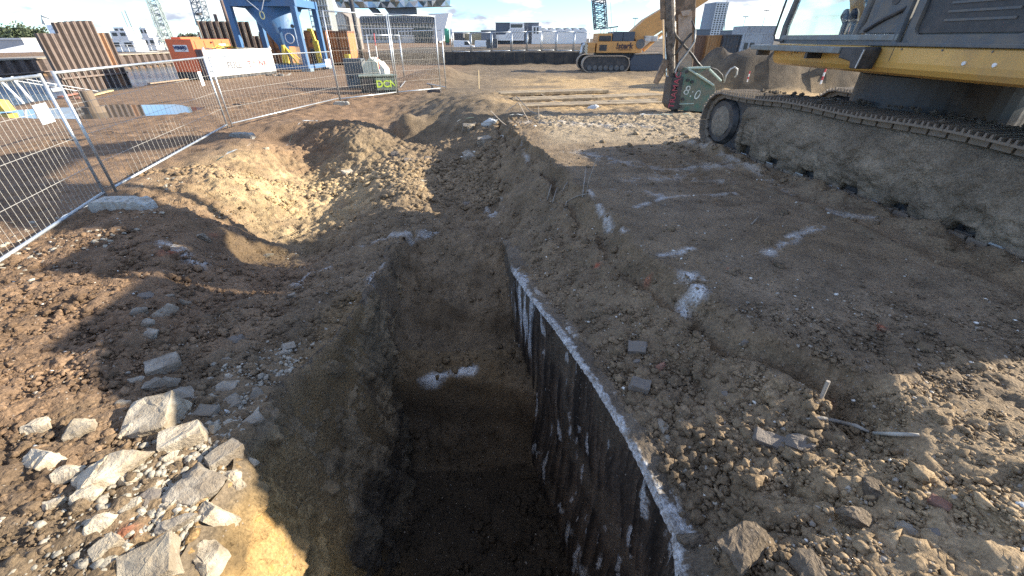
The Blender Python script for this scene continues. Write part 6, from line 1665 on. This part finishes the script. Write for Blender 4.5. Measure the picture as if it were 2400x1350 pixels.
for yy, nm in ((-.7, 'n'), (2.5, 'f')):
    x0_, x1_ = lx(1363), lx(1471); zc, r_ = .62, .60
    prof = [(x1_ - r_ + r_ * math.sin(a_), zc - r_ * math.cos(a_)) for a_ in [math.pi * k / 10 for k in range(11)]] + [(x0_ + r_ - r_ * math.sin(a_), zc + r_ * math.cos(a_)) for a_ in [math.pi * k / 10 for k in range(11)]]
    tr_ = MB().prism(prof, 'y', yy + .12, yy + .74).build('crawler_track', M_BLK, kr)
    import itertools
    per = []
    for i in range(len(prof)):
        a = Vector(prof[i]); b = Vector(prof[(i + 1) % len(prof)]); n = max(1, round((b - a).length / .24))
        for k in range(n): per.append((a + (b - a) * ((k + .5) / n), math.atan2((b - a).y, (b - a).x)))
    me = MB().box((0, 0, 0), (.22, .86, .06)).mesh('track_shoe'); me.materials.append(mat('track_tan', (.36, .29, .21), .7, dirt=.3))
    for (c, a_) in per:
        o = bpy.data.objects.new('track_shoe', me); COL.objects.link(o); o.parent = tr_; o.location = (c.x, yy + .43, c.y); o.rotation_euler = (0, -a_, 0)
    for k in range(7): MB().cyl((x0_ + r_ + (x1_ - x0_ - 2 * r_) * k / 6, yy + .08, .34), (0, 1, 0), .2, .1, 14).build('track_roller', M_GRY, tr_)
# second crawler half hidden behind the arm
xs = kx(1475)
t = thing('track_unit', 'dark spare crawler unit behind the excavator arm', 'crawler unit', (xs, KD - .5, 0))
MB().prism([(0, .1), (3.0, .1), (3.2, .5), (3.0, 1.1), (2.4, 1.35), (.3, 1.3), (-.1, .8)], 'y', 0, .9).build('frame', mat('slate_blue', (.06, .075, .095)), t, bevel=.04)
MB().prism([(.3, 1.32), (2.4, 1.37), (3.05, 1.12), (3.05, 1.2), (2.4, 1.45), (.3, 1.4)], 'y', -.05, .95).build('top_shoes', mat('track_tan', (.36, .29, .21)), t)
# ---- timber road mats of the haul road
M_MAT = mat('haul_timber', (.46, .355, .21), .85, dirt=.75, dirt_col=(.20, .155, .10), dscale=1.2, var=.3, bump=.5, bscale=12)
for k, (pxa, pya, pxb, pyb, lb) in enumerate([
   (1175, 222, 1420, 214, 'timber road mat row farthest from the rubble'), (1210, 234, 1400, 228, 'timber road mat left in the middle row'), (1395, 226, 1556, 219, 'timber road mat right in the middle row'), (1225, 246, 1440, 240, 'timber road mat nearest the rubble, left'), (1440, 240, 1556, 236, 'timber road mat nearest the arm')]):
    A, B = P(pxa, pya, .12), P(pxb, pyb, .12); d = B - A; L_ = d.length
    t = thing('timber_mat', lb, 'road mat', (A.x, A.y, max(H1(A.x, A.y), H1(B.x, B.y), H1((A.x + B.x) / 2, (A.y + B.y) / 2)) + .02), math.atan2(d.y, d.x), 'timber road mats')
    for j in range(4):
        MB().bx(random.uniform(-.2, .1), L_ + random.uniform(-.1, .2), j * .26, j * .26 + .245, -.1, .05 + random.uniform(-.012, .012)).build('beam', M_MAT, t, bevel=.02)

# ================================================================ RUBBLE
def hull(pts_):
    bmh = bmesh.new()
    for v_ in pts_: bmh.verts.new(v_)
    r_ = bmesh.ops.convex_hull(bmh, input=bmh.verts)
    for v_ in [g for g in r_['geom_interior'] if isinstance(g, bmesh.types.BMVert)]: bmh.verts.remove(v_)
    return bmh
def rock_mesh(sx, sy, sz, seed, blocky=.6, sub=2):
    rs = random.Random(seed); pts_ = []
    for k in range(16):
        v = Vector((rs.gauss(0, 1), rs.gauss(0, 1), rs.gauss(0, 1))).normalized()
        m_ = max(abs(v.x), abs(v.y), abs(v.z)); v = v.lerp(v / m_, blocky) * rs.uniform(.88, 1.05)
        pts_.append((v.x * sx / 2, v.y * sy / 2, v.z * sz / 2))
    if blocky > .7:
        for a in (-1, 1):
            for b in (-1, 1):
                for c in (-1, 1): pts_.append((a * sx / 2 * rs.uniform(.82, 1.0), b * sy / 2 * rs.uniform(.82, 1.0), c * sz / 2 * rs.uniform(.85, 1.0)))
    bmh = hull(pts_)
    bmesh.ops.bevel(bmh, geom=list(bmh.edges), offset=min(sx, sy, sz) * .018, segments=1, affect='EDGES')
    bmesh.ops.triangulate(bmh, faces=bmh.faces)
    for k in range(sub): bmesh.ops.subdivide_edges(bmh, edges=[e for e in bmh.edges if e.calc_length() > min(sx, sy, sz) * (.30 if k == 0 else .18)], cuts=1, use_grid_fill=False); bmesh.ops.triangulate(bmh, faces=bmh.faces)
    s_ = min(sx, sy, sz)
    for v in bmh.verts:
        p_ = v.co + Vector((seed * 1.7, 0, 0)); n_ = v.normal
        v.co += n_ * (s_ * .10 * mnoise(p_ * (1.4 / s_)) + s_ * .055 * mnoise(p_ * (4 / s_)) + s_ * .045 * mnoise(p_ * (10 / s_)))
    me = bpy.data.meshes.new('rock'); bmh.to_mesh(me); bmh.free()
    me.polygons.foreach_set('use_smooth', [False] * len(me.polygons))
    return me
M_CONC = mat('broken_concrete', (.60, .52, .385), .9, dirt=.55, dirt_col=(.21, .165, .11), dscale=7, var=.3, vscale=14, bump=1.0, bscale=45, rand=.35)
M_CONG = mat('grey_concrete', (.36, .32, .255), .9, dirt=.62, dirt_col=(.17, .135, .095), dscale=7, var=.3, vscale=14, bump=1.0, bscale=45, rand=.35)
M_CLOD = soil_material('clay_lump', False, (.165, .130, .092), .9)
M_BRICK = mat('brick_red', (.24, .115, .075), .85, dirt=.4, dirt_col=(.17, .13, .10), dscale=8, bump=.7, bscale=40)
M_STN = mat('dark_stone', (.17, .145, .12), .85, dirt=.35, dirt_col=(.12, .10, .075), dscale=9, bump=.7, bscale=50)
M_WSTN = mat('white_rubble', (.52, .53, .51), .9, dirt=.25, dirt_col=(.3, .28, .23), dscale=8, bump=.7, bscale=40)
def rock(name, px, py, wpx, hpx, dep, rz, tilt, label, m, cat, seed, blocky=.8, group=None, sink=.5):
    """a stone whose seen width and height are given in picture pixels"""
    g = G(px, py + hpx * .35); d_ = math.sqrt(g.x ** 2 + g.y ** 2 + (CAM_Z - g.z) ** 2)
    fwd = g.y * CT + (CAM_Z - g.z) * ST
    s_ = fwd / FPX; sx = wpx * s_ * .80; sz = hpx * s_ * .72; sy = sx * dep
    rs_ = random.Random(seed); rz += rs_.uniform(-.5, .5); tilt += rs_.uniform(-.25, .3)
    me = rock_mesh(sx, sy * rs_.uniform(.8, 1.2), sz * rs_.uniform(.8, 1.15), seed, blocky * rs_.uniform(.6, .95)); me.materials.append(m)
    o = bpy.data.objects.new(name, me); COL.objects.link(o)
    o.location = (g.x, g.y + sy * .2, g.z + sz * (.5 - sink)); o.rotation_euler = (tilt, tilt * .6 * (1 if seed % 2 else -1), rz)
    return tag(o, label, cat, group)
gC = 'broken concrete lumps on the left bank'
RK = [
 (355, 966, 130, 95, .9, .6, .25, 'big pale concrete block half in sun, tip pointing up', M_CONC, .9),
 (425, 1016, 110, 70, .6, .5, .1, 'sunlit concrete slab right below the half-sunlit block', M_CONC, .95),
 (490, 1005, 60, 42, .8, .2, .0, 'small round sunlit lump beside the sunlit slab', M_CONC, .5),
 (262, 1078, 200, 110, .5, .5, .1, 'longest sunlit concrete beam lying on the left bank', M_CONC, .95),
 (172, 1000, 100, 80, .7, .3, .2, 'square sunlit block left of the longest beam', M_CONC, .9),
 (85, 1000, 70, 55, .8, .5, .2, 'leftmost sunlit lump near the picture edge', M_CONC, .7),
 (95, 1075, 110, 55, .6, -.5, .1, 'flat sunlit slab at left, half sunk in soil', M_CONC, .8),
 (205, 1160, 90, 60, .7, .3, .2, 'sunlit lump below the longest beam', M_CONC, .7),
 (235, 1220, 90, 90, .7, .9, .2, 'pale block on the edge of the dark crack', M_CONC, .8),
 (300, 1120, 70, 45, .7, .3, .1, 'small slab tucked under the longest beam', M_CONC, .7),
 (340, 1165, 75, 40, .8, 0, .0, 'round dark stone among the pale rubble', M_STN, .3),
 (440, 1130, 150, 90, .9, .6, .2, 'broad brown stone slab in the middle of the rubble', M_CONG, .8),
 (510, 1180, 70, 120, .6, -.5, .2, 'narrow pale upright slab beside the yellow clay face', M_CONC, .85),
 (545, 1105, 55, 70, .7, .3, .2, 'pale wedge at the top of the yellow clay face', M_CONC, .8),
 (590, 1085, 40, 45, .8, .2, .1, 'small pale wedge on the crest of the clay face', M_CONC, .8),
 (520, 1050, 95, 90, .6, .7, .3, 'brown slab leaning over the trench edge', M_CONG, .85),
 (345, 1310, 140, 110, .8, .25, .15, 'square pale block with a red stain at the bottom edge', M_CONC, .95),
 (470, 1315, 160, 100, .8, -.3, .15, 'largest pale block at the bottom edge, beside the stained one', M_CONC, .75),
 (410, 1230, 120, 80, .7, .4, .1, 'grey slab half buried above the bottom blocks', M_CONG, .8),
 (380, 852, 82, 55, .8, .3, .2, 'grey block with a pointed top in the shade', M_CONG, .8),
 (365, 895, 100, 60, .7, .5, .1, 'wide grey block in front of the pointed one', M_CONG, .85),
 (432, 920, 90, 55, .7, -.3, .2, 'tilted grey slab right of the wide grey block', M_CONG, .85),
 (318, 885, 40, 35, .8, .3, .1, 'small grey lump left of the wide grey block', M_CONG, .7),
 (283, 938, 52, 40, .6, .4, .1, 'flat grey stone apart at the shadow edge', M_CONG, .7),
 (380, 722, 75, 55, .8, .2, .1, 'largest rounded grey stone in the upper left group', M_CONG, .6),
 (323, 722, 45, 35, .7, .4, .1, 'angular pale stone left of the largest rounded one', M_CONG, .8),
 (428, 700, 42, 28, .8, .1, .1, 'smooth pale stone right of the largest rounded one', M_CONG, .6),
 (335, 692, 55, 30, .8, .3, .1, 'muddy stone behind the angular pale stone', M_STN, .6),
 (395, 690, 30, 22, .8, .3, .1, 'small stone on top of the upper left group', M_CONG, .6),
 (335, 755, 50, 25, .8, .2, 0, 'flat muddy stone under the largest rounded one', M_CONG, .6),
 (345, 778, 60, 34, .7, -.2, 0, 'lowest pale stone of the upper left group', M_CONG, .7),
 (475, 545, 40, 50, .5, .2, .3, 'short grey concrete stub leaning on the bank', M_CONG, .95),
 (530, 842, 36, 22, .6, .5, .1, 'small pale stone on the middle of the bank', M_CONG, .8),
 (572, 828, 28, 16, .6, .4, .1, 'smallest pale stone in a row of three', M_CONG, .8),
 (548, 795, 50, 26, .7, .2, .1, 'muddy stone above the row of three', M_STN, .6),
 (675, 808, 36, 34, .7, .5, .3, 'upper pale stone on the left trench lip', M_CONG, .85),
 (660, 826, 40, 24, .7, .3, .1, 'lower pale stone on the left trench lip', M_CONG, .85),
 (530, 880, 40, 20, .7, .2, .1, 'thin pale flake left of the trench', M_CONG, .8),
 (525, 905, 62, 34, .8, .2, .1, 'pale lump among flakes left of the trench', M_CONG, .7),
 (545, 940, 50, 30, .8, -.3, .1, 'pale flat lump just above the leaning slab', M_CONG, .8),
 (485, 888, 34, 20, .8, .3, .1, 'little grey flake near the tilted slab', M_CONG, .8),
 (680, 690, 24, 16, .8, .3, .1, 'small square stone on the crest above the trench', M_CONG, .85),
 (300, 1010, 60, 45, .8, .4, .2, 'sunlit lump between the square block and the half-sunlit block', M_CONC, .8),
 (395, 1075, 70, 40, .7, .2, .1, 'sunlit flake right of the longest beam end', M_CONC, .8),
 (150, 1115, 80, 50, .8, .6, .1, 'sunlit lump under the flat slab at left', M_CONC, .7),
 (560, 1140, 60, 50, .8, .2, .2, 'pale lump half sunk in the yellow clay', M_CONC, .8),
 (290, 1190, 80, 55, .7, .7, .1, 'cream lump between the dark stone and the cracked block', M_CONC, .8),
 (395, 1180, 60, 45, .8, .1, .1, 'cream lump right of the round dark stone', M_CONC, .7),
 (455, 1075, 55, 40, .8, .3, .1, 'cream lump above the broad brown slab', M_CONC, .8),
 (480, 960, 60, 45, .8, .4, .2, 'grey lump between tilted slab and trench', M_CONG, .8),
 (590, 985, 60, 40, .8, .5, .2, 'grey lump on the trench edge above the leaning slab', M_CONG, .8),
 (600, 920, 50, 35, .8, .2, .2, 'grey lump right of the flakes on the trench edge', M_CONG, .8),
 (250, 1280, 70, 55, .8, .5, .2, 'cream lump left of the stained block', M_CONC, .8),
 (120, 1180, 60, 35, .8, .3, .1, 'cream flake in the soil near the left edge', M_CONC, .7),
 (1495, 812, 56, 44, .8, -.1, .1, 'brown block on the right bank, squared', M_STN, .95),
 (1497, 890, 54, 70, .6, -.4, .2, 'brown block lying right below the squared one', M_STN, .9),
 (1553, 845, 40, 55, .7, .3, .3, 'reddish brown brick lump beside the squared block', M_BRICK, .75),
 (1495, 845, 28, 18, .8, 0, .1, 'little stone wedged between the two brown blocks', M_STN, .6),
 (1550, 996, 50, 48, .9, .2, .0, 'round speckled boulder on the right bank', M_CONG, .35),
 (1565, 1028, 26, 22, .9, .2, .0, 'pebble touching the speckled boulder', M_CONG, .6),
 (1594, 1138, 32, 46, .8, .2, .1, 'grey cobble near the lip of the dark wall', M_CONG, .4),
 (1604, 1100, 30, 32, .8, .5, .2, 'angular two-tone stone above the grey cobble', M_CONG, .8),
 (1875, 1030, 90, 64, .7, -.2, .2, 'big flat muddy stone beside the grey root', M_STN, .85),
 (1800, 1033, 90, 42, .5, -.5, .2, 'brown slab left of the big flat stone', M_STN, .85),
 (2200, 1180, 48, 36, .6, -.6, .2, 'red brick fragment in the sunlit gravel', M_BRICK, .9),
 (2130, 1245, 70, 36, .6, -.5, .1, 'smooth grey stone in the sunlit gravel', M_CONG, .5),
 (2190, 1252, 50, 40, .7, .2, .1, 'muddy stone right of the smooth grey one', M_STN, .5),
 (2290, 945, 30, 16, .6, -.5, .1, 'white angular stone in the sunlit gravel', M_WSTN, .8),
 (2390, 1190, 36, 18, .6, -.5, .1, 'white stone at the right picture edge', M_WSTN, .8),
 (1700, 920, 40, 28, .8, 0, .1, 'rounded muddy stone left of the upright peg', M_STN, .5),
 (1748, 798, 34, 28, .8, 0, .1, 'muddy stone in the middle of the right bank', M_STN, .5),
 (1105, 352, 54, 40, .8, .2, .1, 'left of the grey broken slabs above the gully', M_CONG, .85),
 (1135, 325, 42, 30, .8, .3, .2, 'upper grey broken slab above the gully', M_CONG, .85),
 (1100, 292, 50, 38, .8, .3, .2, 'dark grey broken slab behind the white rubble', M_CONG, .8),
 (1148, 280, 60, 40, .6, -.7, .3, 'slanting slab with one white face on the rubble', M_WSTN, .9),
 (1392, 247, 36, 22, .8, .1, .1, 'white boulder by the haul road', M_WSTN, .5),
 (1180, 460, 30, 24, .8, .1, .1, 'pale boulder on the slope below the platform', M_CONG, .45),
 (1095, 475, 40, 24, .8, .1, .1, 'brown lump in the bottom of the gully', M_STN, .6),
 (990, 422, 26, 20, .8, .1, .1, 'pale sunlit stone on the clod ridge', M_CONC, .6),
 (815, 400, 34, 22, .8, .5, .3, 'tilted sunlit slab in the scooped pit', M_CONC, .9),
 (620, 345, 24, 16, .8, .3, .1, 'small pale stone high on the pit rim', M_CONC, .7),
 (625, 595, 36, 18, .8, .2, .1, 'grey stone on the pit floor', M_CONG, .6),
 (925, 355, 26, 20, .8, .3, .2, 'left lump on the ridge of clods', M_STN, .7),
 (960, 372, 40, 20, .8, .3, .2, 'middle lump on the ridge of clods', M_STN, .7),
 (1000, 368, 30, 18, .8, .3, .2, 'right lump on the ridge of clods', M_STN, .7),
]
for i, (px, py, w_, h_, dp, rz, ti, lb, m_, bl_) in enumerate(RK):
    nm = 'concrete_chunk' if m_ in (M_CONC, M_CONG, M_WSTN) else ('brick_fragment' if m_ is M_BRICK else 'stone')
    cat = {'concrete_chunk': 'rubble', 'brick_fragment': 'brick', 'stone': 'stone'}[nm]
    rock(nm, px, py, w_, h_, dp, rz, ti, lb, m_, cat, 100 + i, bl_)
# big clay lumps in the sun at the bottom right
for i, (px, py, w_, h_, lb) in enumerate([(1600, 1310, 90, 60, 'leftmost sunlit clay lump at the bottom edge'), (1760, 1300, 200, 90, 'broad sunlit clay lump at the bottom edge'), (1900, 1330, 130, 70, 'sunlit clay lump right of the broad one'), (2010, 1220, 110, 60, 'muddy lump where shade meets sunlit gravel'), (2050, 1150, 90, 60, 'clay lump under the sunlit slope at right')]):
    rock('clay_lump', px, py, w_, h_, .8, .2 * i, .1, lb, M_CLOD, 'clay lump', 300 + i, .35, None, .35)
# ---- roots, pegs and rods
M_ROOT = mat('grey_root', (.27, .245, .205), .85, dirt=.3, dirt_col=(.13, .10, .075), var=.3, bump=.6)
def strand(name, pl, r, label, cat, m, lift=.02):
    pts_ = []
    for (px, py, dz) in pl:
        g = G(px, py); pts_.append(g + Vector((0, 0, lift + dz)))
    return tag(MB().path(pts_, r, 8).build(name, m, None, smooth=True), label, cat)
strand('root', [(1878, 992, .0), (1920, 990, .02), (1960, 1000, .02), (2000, 1010, .01), (2030, 1022, 0)], [.008, .014, .016, .014, .008], 'thick grey root lying across the right bank', 'root', M_ROOT)
strand('root', [(2040, 1025, .0), (2080, 1036, .02), (2120, 1036, .015), (2148, 1028, .01)], [.010, .014, .013, .010], 'pale curved pipe end right of the thick root', 'pipe', mat('pale_pipe', (.36, .34, .29), .7, dirt=.3))
g = G(1925, 935); tag(MB().tube((0, 0, -.05), (-.01, .01, .16), .013, .013, 8).build('wooden_peg', mat('weathered_wood', (.38, .33, .26), .85, dirt=.3)), 'upright weathered wooden peg on the right bank', 'peg').location = g
strand('root', [(1365, 465, 0), (1368, 440, .06), (1372, 415, .15)], [.012, .009, .006], 'root rising beside the gully edge', 'root', M_ROOT)
g = G(1372, 462); tag(MB().path([g, g + Vector((.05, .1, .25)), g + Vector((.18, .2, .62))], [.007, .006, .004], 6).build('bent_rod', M_ROOT, None, smooth=True), 'thin bent rod sticking up from the platform edge', 'rod')
strand('root', [(1320, 500, 0), (1328, 480, .03), (1350, 468, .03), (1375, 462, .02)], [.008, .010, .010, .008], 'forked root hanging over the platform edge', 'root', M_ROOT)
for k, (a, b) in enumerate([((1282, 472), (1292, 440)), ((1295, 478), (1306, 446)), ((1318, 452), (1330, 432))]):
    strand('root', [(*a, 0), ((a[0] + b[0]) / 2, (a[1] + b[1]) / 2, .03), (*b, .02)], .010, ['left root of three on the slope edge', 'middle root of three on the slope edge', 'right root of three on the slope edge'][k], 'root', M_ROOT)
strand('stick', [(1760, 530, .0), (1780, 512, .03)], [.012, .006], 'small stick lying on the packed platform', 'stick', M_ROOT)
for k, (pl, lb) in enumerate([([(1185, 262), (1215, 240), (1240, 285)], 'bent rebar left over the white rubble'), ([(1210, 225), (1240, 258), (1258, 268)], 'rebar leaning over the mound'), ([(1268, 220), (1300, 238), (1325, 246)], 'rebar lying towards the haul road'), ([(1262, 250), (1263, 278), (1264, 282)], 'short upright rebar on the rubble crest'), ([(1150, 260), (1175, 285), (1190, 296)], 'rebar lying across the slanting slab')]):
    A = G(*pl[-1]); d_ = A.y; tag(MB().path([PD(*p_, d_ - .05) for p_ in pl], .014, 6).build('rebar', mat('rebar_pale', (.40, .34, .27), .7), None), lb, 'rebar')

# ================================================================ LOOSE CLODS, GRAVEL AND PEBBLES (uncountable)
def ico(level=0):
    bmh = bmesh.new(); bmesh.ops.create_icosphere(bmh, subdivisions=level + 1, radius=1)
    v = np.array([x_.co[:] for x_ in bmh.verts]); f = np.array([[q_.index for q_ in fc.verts] for fc in bmh.faces]); bmh.free(); return v, f
IV, IF = ico(0)
IV2, IF2 = ico(1)
TEMPL = []
for k in range(14):
    r_ = np.random.default_rng(50 + k); TEMPL.append(IV * (1 + .28 * r_.standard_normal((len(IV), 1)).clip(-1.4, 1.4)))
TEMPL2 = []
for k in range(10):
    r_ = np.random.default_rng(90 + k); s0 = r_.uniform(0, 50)
    n_ = perlin(IV2[:, 0] * 1.6 + s0, IV2[:, 1] * 1.6, IV2[:, 2] * 1.6) * .55 + .26 * r_.standard_normal(len(IV2)).clip(-1.3, 1.3) ; TEMPL2.append(IV2 * (1 + n_)[:, None])
def scatter(name, n, dens, smin, smax, flat, m, label, power=2.2, big=False, seed=0, sink=.3, ymax=9, xr=(-6.6, 6.0), rnear=1.25):
    rg = np.random.default_rng(seed); X, Y = [], []
    while sum(len(a) for a in X) < n:
        # denser close by: distance drawn so that stones keep a similar spacing relative to how far they are
        rr = rnear * (12 / rnear) ** rg.random(n * 3); aa = rg.uniform(R(16), R(164), n * 3)
        x_, y_ = rr * np.cos(aa), rr * np.sin(aa)
        ok = (x_ > xr[0]) & (x_ < xr[1]) & (y_ > .55) & (y_ < ymax)
        x_, y_ = x_[ok], y_[ok]
        k_ = rg.random(len(x_)) < dens(x_, y_); X.append(x_[k_]); Y.append(y_[k_])
        if len(X) > 60: break
    x_ = np.concatenate(X)[:n]; y_ = np.concatenate(Y)[:n]
    z_ = H(x_, y_); e_ = .03
    sx = (H(x_ + e_, y_) - H(x_ - e_, y_)) / (2 * e_); sy = (H(x_, y_ + e_) - H(x_, y_ - e_)) / (2 * e_)
    st_ = np.hypot(sx, sy) < 1.6; x_, y_, z_ = x_[st_], y_[st_], z_[st_]; n = len(x_)
    s_ = smin * (smax / smin) ** (rg.random(n) ** power)
    T, TF = (TEMPL2, IF2) if big else (TEMPL, IF)
    ti = rg.integers(0, len(T), n); A = rg.uniform(0, 6.28, n)
    Tm = np.stack(T)[ti]                                                # n, v, 3
    sc_ = np.stack([s_ * rg.uniform(.75, 1.3, n), s_ * rg.uniform(.75, 1.3, n), s_ * rg.uniform(flat * .7, flat * 1.2, n)], -1)
    Pm = Tm * sc_[:, None]
    ca, sa = np.cos(A)[:, None], np.sin(A)[:, None]
    xx = Pm[..., 0] * ca - Pm[..., 1] * sa; yy = Pm[..., 0] * sa + Pm[..., 1] * ca
    tl = rg.normal(0, .35, (n, 1)); zz = Pm[..., 2] + tl * xx * .6
    V_ = np.stack([xx + x_[:, None], yy + y_[:, None], zz + z_[:, None] + (s_ * flat * (1 - 2 * sink) * .5)[:, None]], -1)
    nv = V_.shape[1]; F_ = (TF[None] + (np.arange(n) * nv)[:, None, None]).reshape(-1, 3)
    me = bpy.data.meshes.new(name); V_ = V_.reshape(-1, 3)
    me.vertices.add(len(V_)); me.vertices.foreach_set('co', V_.astype(np.float32).ravel())
    me.loops.add(len(F_) * 3); me.loops.foreach_set('vertex_index', F_.astype(np.int32).ravel())
    me.polygons.add(len(F_)); me.polygons.foreach_set('loop_start', np.arange(0, len(F_) * 3, 3, dtype=np.int32)); me.polygons.foreach_set('loop_total', np.full(len(F_), 3, np.int32))
    me.update()
    # every clod takes the colour of the soil it lies on, with its own shade
    zi = z_; tone = rg.uniform(.75, 1.3, n)
    c_ = soil_colour(x_, y_, zi) * tone[:, None]
    vattr(me, 'soil', np.repeat(c_, nv, 0), 'FLOAT_COLOR'); vattr(me, 'lime', np.zeros(len(V_)), 'FLOAT')
    o = link(name, me, m); tag(o, label, None, None, 'stuff'); return o
_sg = (levels[2][0], levels[2][1])
_o0 = sum(len(a) for a in VS[:2]); _cg = col[_o0:_o0 + len(VS[2])].reshape(len(_sg[0]), len(_sg[1]), 3)
def soil_colour(x_, y_, z_):
    return np.stack([bil(_sg[0], _sg[1], _cg[..., k], x_, y_) for k in range(3)], -1)
in_trench = lambda x_, y_: (x_ > lip_x(y_) - .05) & (x_ < wall_x(y_) + .10) & (y_ < 6.4)
def plat_w(x_, y_): return sstep(-.02, .12, plat_s(x_, y_)) * sstep(2.6, 3.4, y_) * (1 - sstep(9, 12, y_))
def nz2(x_, y_, s_, o_): return fbm(x_, y_, 0 * x_ + o_, s_, 2)
def d_clod(x_, y_):
    w = .25 + .9 * sstep(-.15, .4, nz2(x_, y_, .9, 3)) + .9 * sstep(-2.2, -3.4, x_) + .5 * (x_ > .9) * (y_ < 3.2)
    w = w * (1 - .93 * plat_w(x_, y_)); w[in_trench(x_, y_)] *= .15
    return np.clip(w, 0, 1)
def d_heap(x_, y_):
    w = np.exp(-(((x_ - 1.75) / .55) ** 2 + ((y_ - 1.75) / .4) ** 2)) * .75 + .55 * np.exp(-(((x_ - 1.2) / .3) ** 2 + ((y_ - 2.4) / .9) ** 2)) + .9 * sstep(-2.6, -3.4, x_) * (y_ < 5.5)
    w = w + .8 * np.exp(-(((x_ + 2.2) / 1.2) ** 2 + ((y_ - 8.6) / 1.0) ** 2)) + .45 * np.exp(-(((x_ + 2.4) / .9) ** 2 + ((y_ - 3.2) / 1.4) ** 2)) + .8 * np.exp(-(((x_ - 4.2 - (9.5 - y_) * .17) / .25) ** 2))
    w[in_trench(x_, y_)] *= .1
    return np.clip(w + .06, 0, 1) * (1 - .6 * plat_w(x_, y_))
def d_floor(x_, y_): return in_trench(x_, y_) * np.clip(.2 + nz2(x_, y_, 1.5, 9) * 1.5, 0, 1)
def d_peb(x_, y_):
    w = .35 + .6 * sstep(-.1, .4, nz2(x_, y_, .7, 14)) + .5 * (x_ > 1.6) * (y_ < 4); w[in_trench(x_, y_)] *= .1
    return np.clip(w * (1 - .8 * plat_w(x_, y_)), 0, 1)
scatter('soil_crumbs', 42000, d_clod, .0045, .022, .75, SOIL, 'loose crumbs of soil strewn over the banks', 2.0, seed=1)
scatter('soil_clods', 5600, d_heap, .012, .052, .8, SOIL, 'clods of turned earth heaped on the banks', 2.2, big=True, seed=2)
scatter('trench_crumbs', 1500, d_floor, .012, .06, .7, SOIL, 'crumbs fallen to the trench floor', 2.0, seed=3)
PEB = soil_material('pebble', False, (.30, .265, .215), .3); 
scatter('pebbles', 4200, d_peb, .005, .017, .65, PEB, 'pale pebbles in the gravel', 2.2, seed=4)
PEBW = soil_material('white_pebble', False, (.58, .56, .50), .3)
GRAV = soil_material('gravel', False, (.20, .165, .12), .5)
def d_grav(x_, y_): return np.clip(sstep(1.5, 2.3, x_ + .3 * nz2(x_, y_, 1.2, 4)) * (1 - sstep(3.0, 4.2, y_)), 0, 1)
scatter('gravel', 13000, d_grav, .004, .016, .7, SOIL, 'gravel on the near right of the platform', 1.8, seed=14, sink=.4)
def d_white(x_, y_):
    q_ = P(1345, 530, .05)
    return np.clip(.10 + np.exp(-(((x_ - q_.x + .12 * (y_ - q_.y)) / .12) ** 2 + ((y_ - q_.y) / .7) ** 2)) + .12 * (x_ < -3), 0, 1) * (~in_trench(x_, y_))
scatter('white_pebbles', 420, d_white, .007, .018, .7, PEBW, 'scattered white stone chips', 1.8, seed=5)
CHIP = soil_material('concrete_crumb', False, (.33, .30, .24), .5)
def d_chip(x_, y_):
    w = np.exp(-(((x_ + 2.05) / .42) ** 2 + ((y_ - 1.7) / .6) ** 2)) + .5 * np.exp(-(((x_ + 2.3) / .3) ** 2 + ((y_ - 2.8) / .5) ** 2)); return np.clip(w, 0, 1) * (~in_trench(x_, y_))
scatter('concrete_crumbs', 2300, d_chip, .006, .032, .7, CHIP, 'crumbled concrete between the blocks on the left bank', 2.4, seed=6)
def d_rub(x_, y_):
    q_ = G(1190, 285); return np.exp(-(((x_ - q_.x) / .9) ** 2 + ((y_ - q_.y) / .6) ** 2))
scatter('white_rubble_bits', 700, d_rub, .03, .13, .7, PEBW, 'white concrete bits strewn on the crest of the gully', 2.0, seed=7, ymax=15, rnear=9)
# dirt skin on the middle-distance site
def d_far(x_, y_): return np.clip(.25 + nz2(x_, y_, .35, 5), 0, 1) * (y_ > 8.6) * (1 - .95 * (x_ > -.3) * (y_ < 16))
o = scatter('far_clods', 12000, d_far, .015, .085, .7, SOIL, 'clods lying on the ground beyond the pit', 2.4, seed=8, ymax=24, xr=(-13.5, 9), rnear=8.6)

def d_farw(x_, y_): return np.clip(.1 + nz2(x_, y_, .5, 7) * 1.2, 0, 1) * (x_ < -5.5) * (y_ > 4)
scatter('stone_chips', 330, d_farw, .012, .04, .6, CHIP, 'pale stone chips strewn behind the fence', 2.0, seed=9, ymax=24, xr=(-13.8, -5), rnear=6)
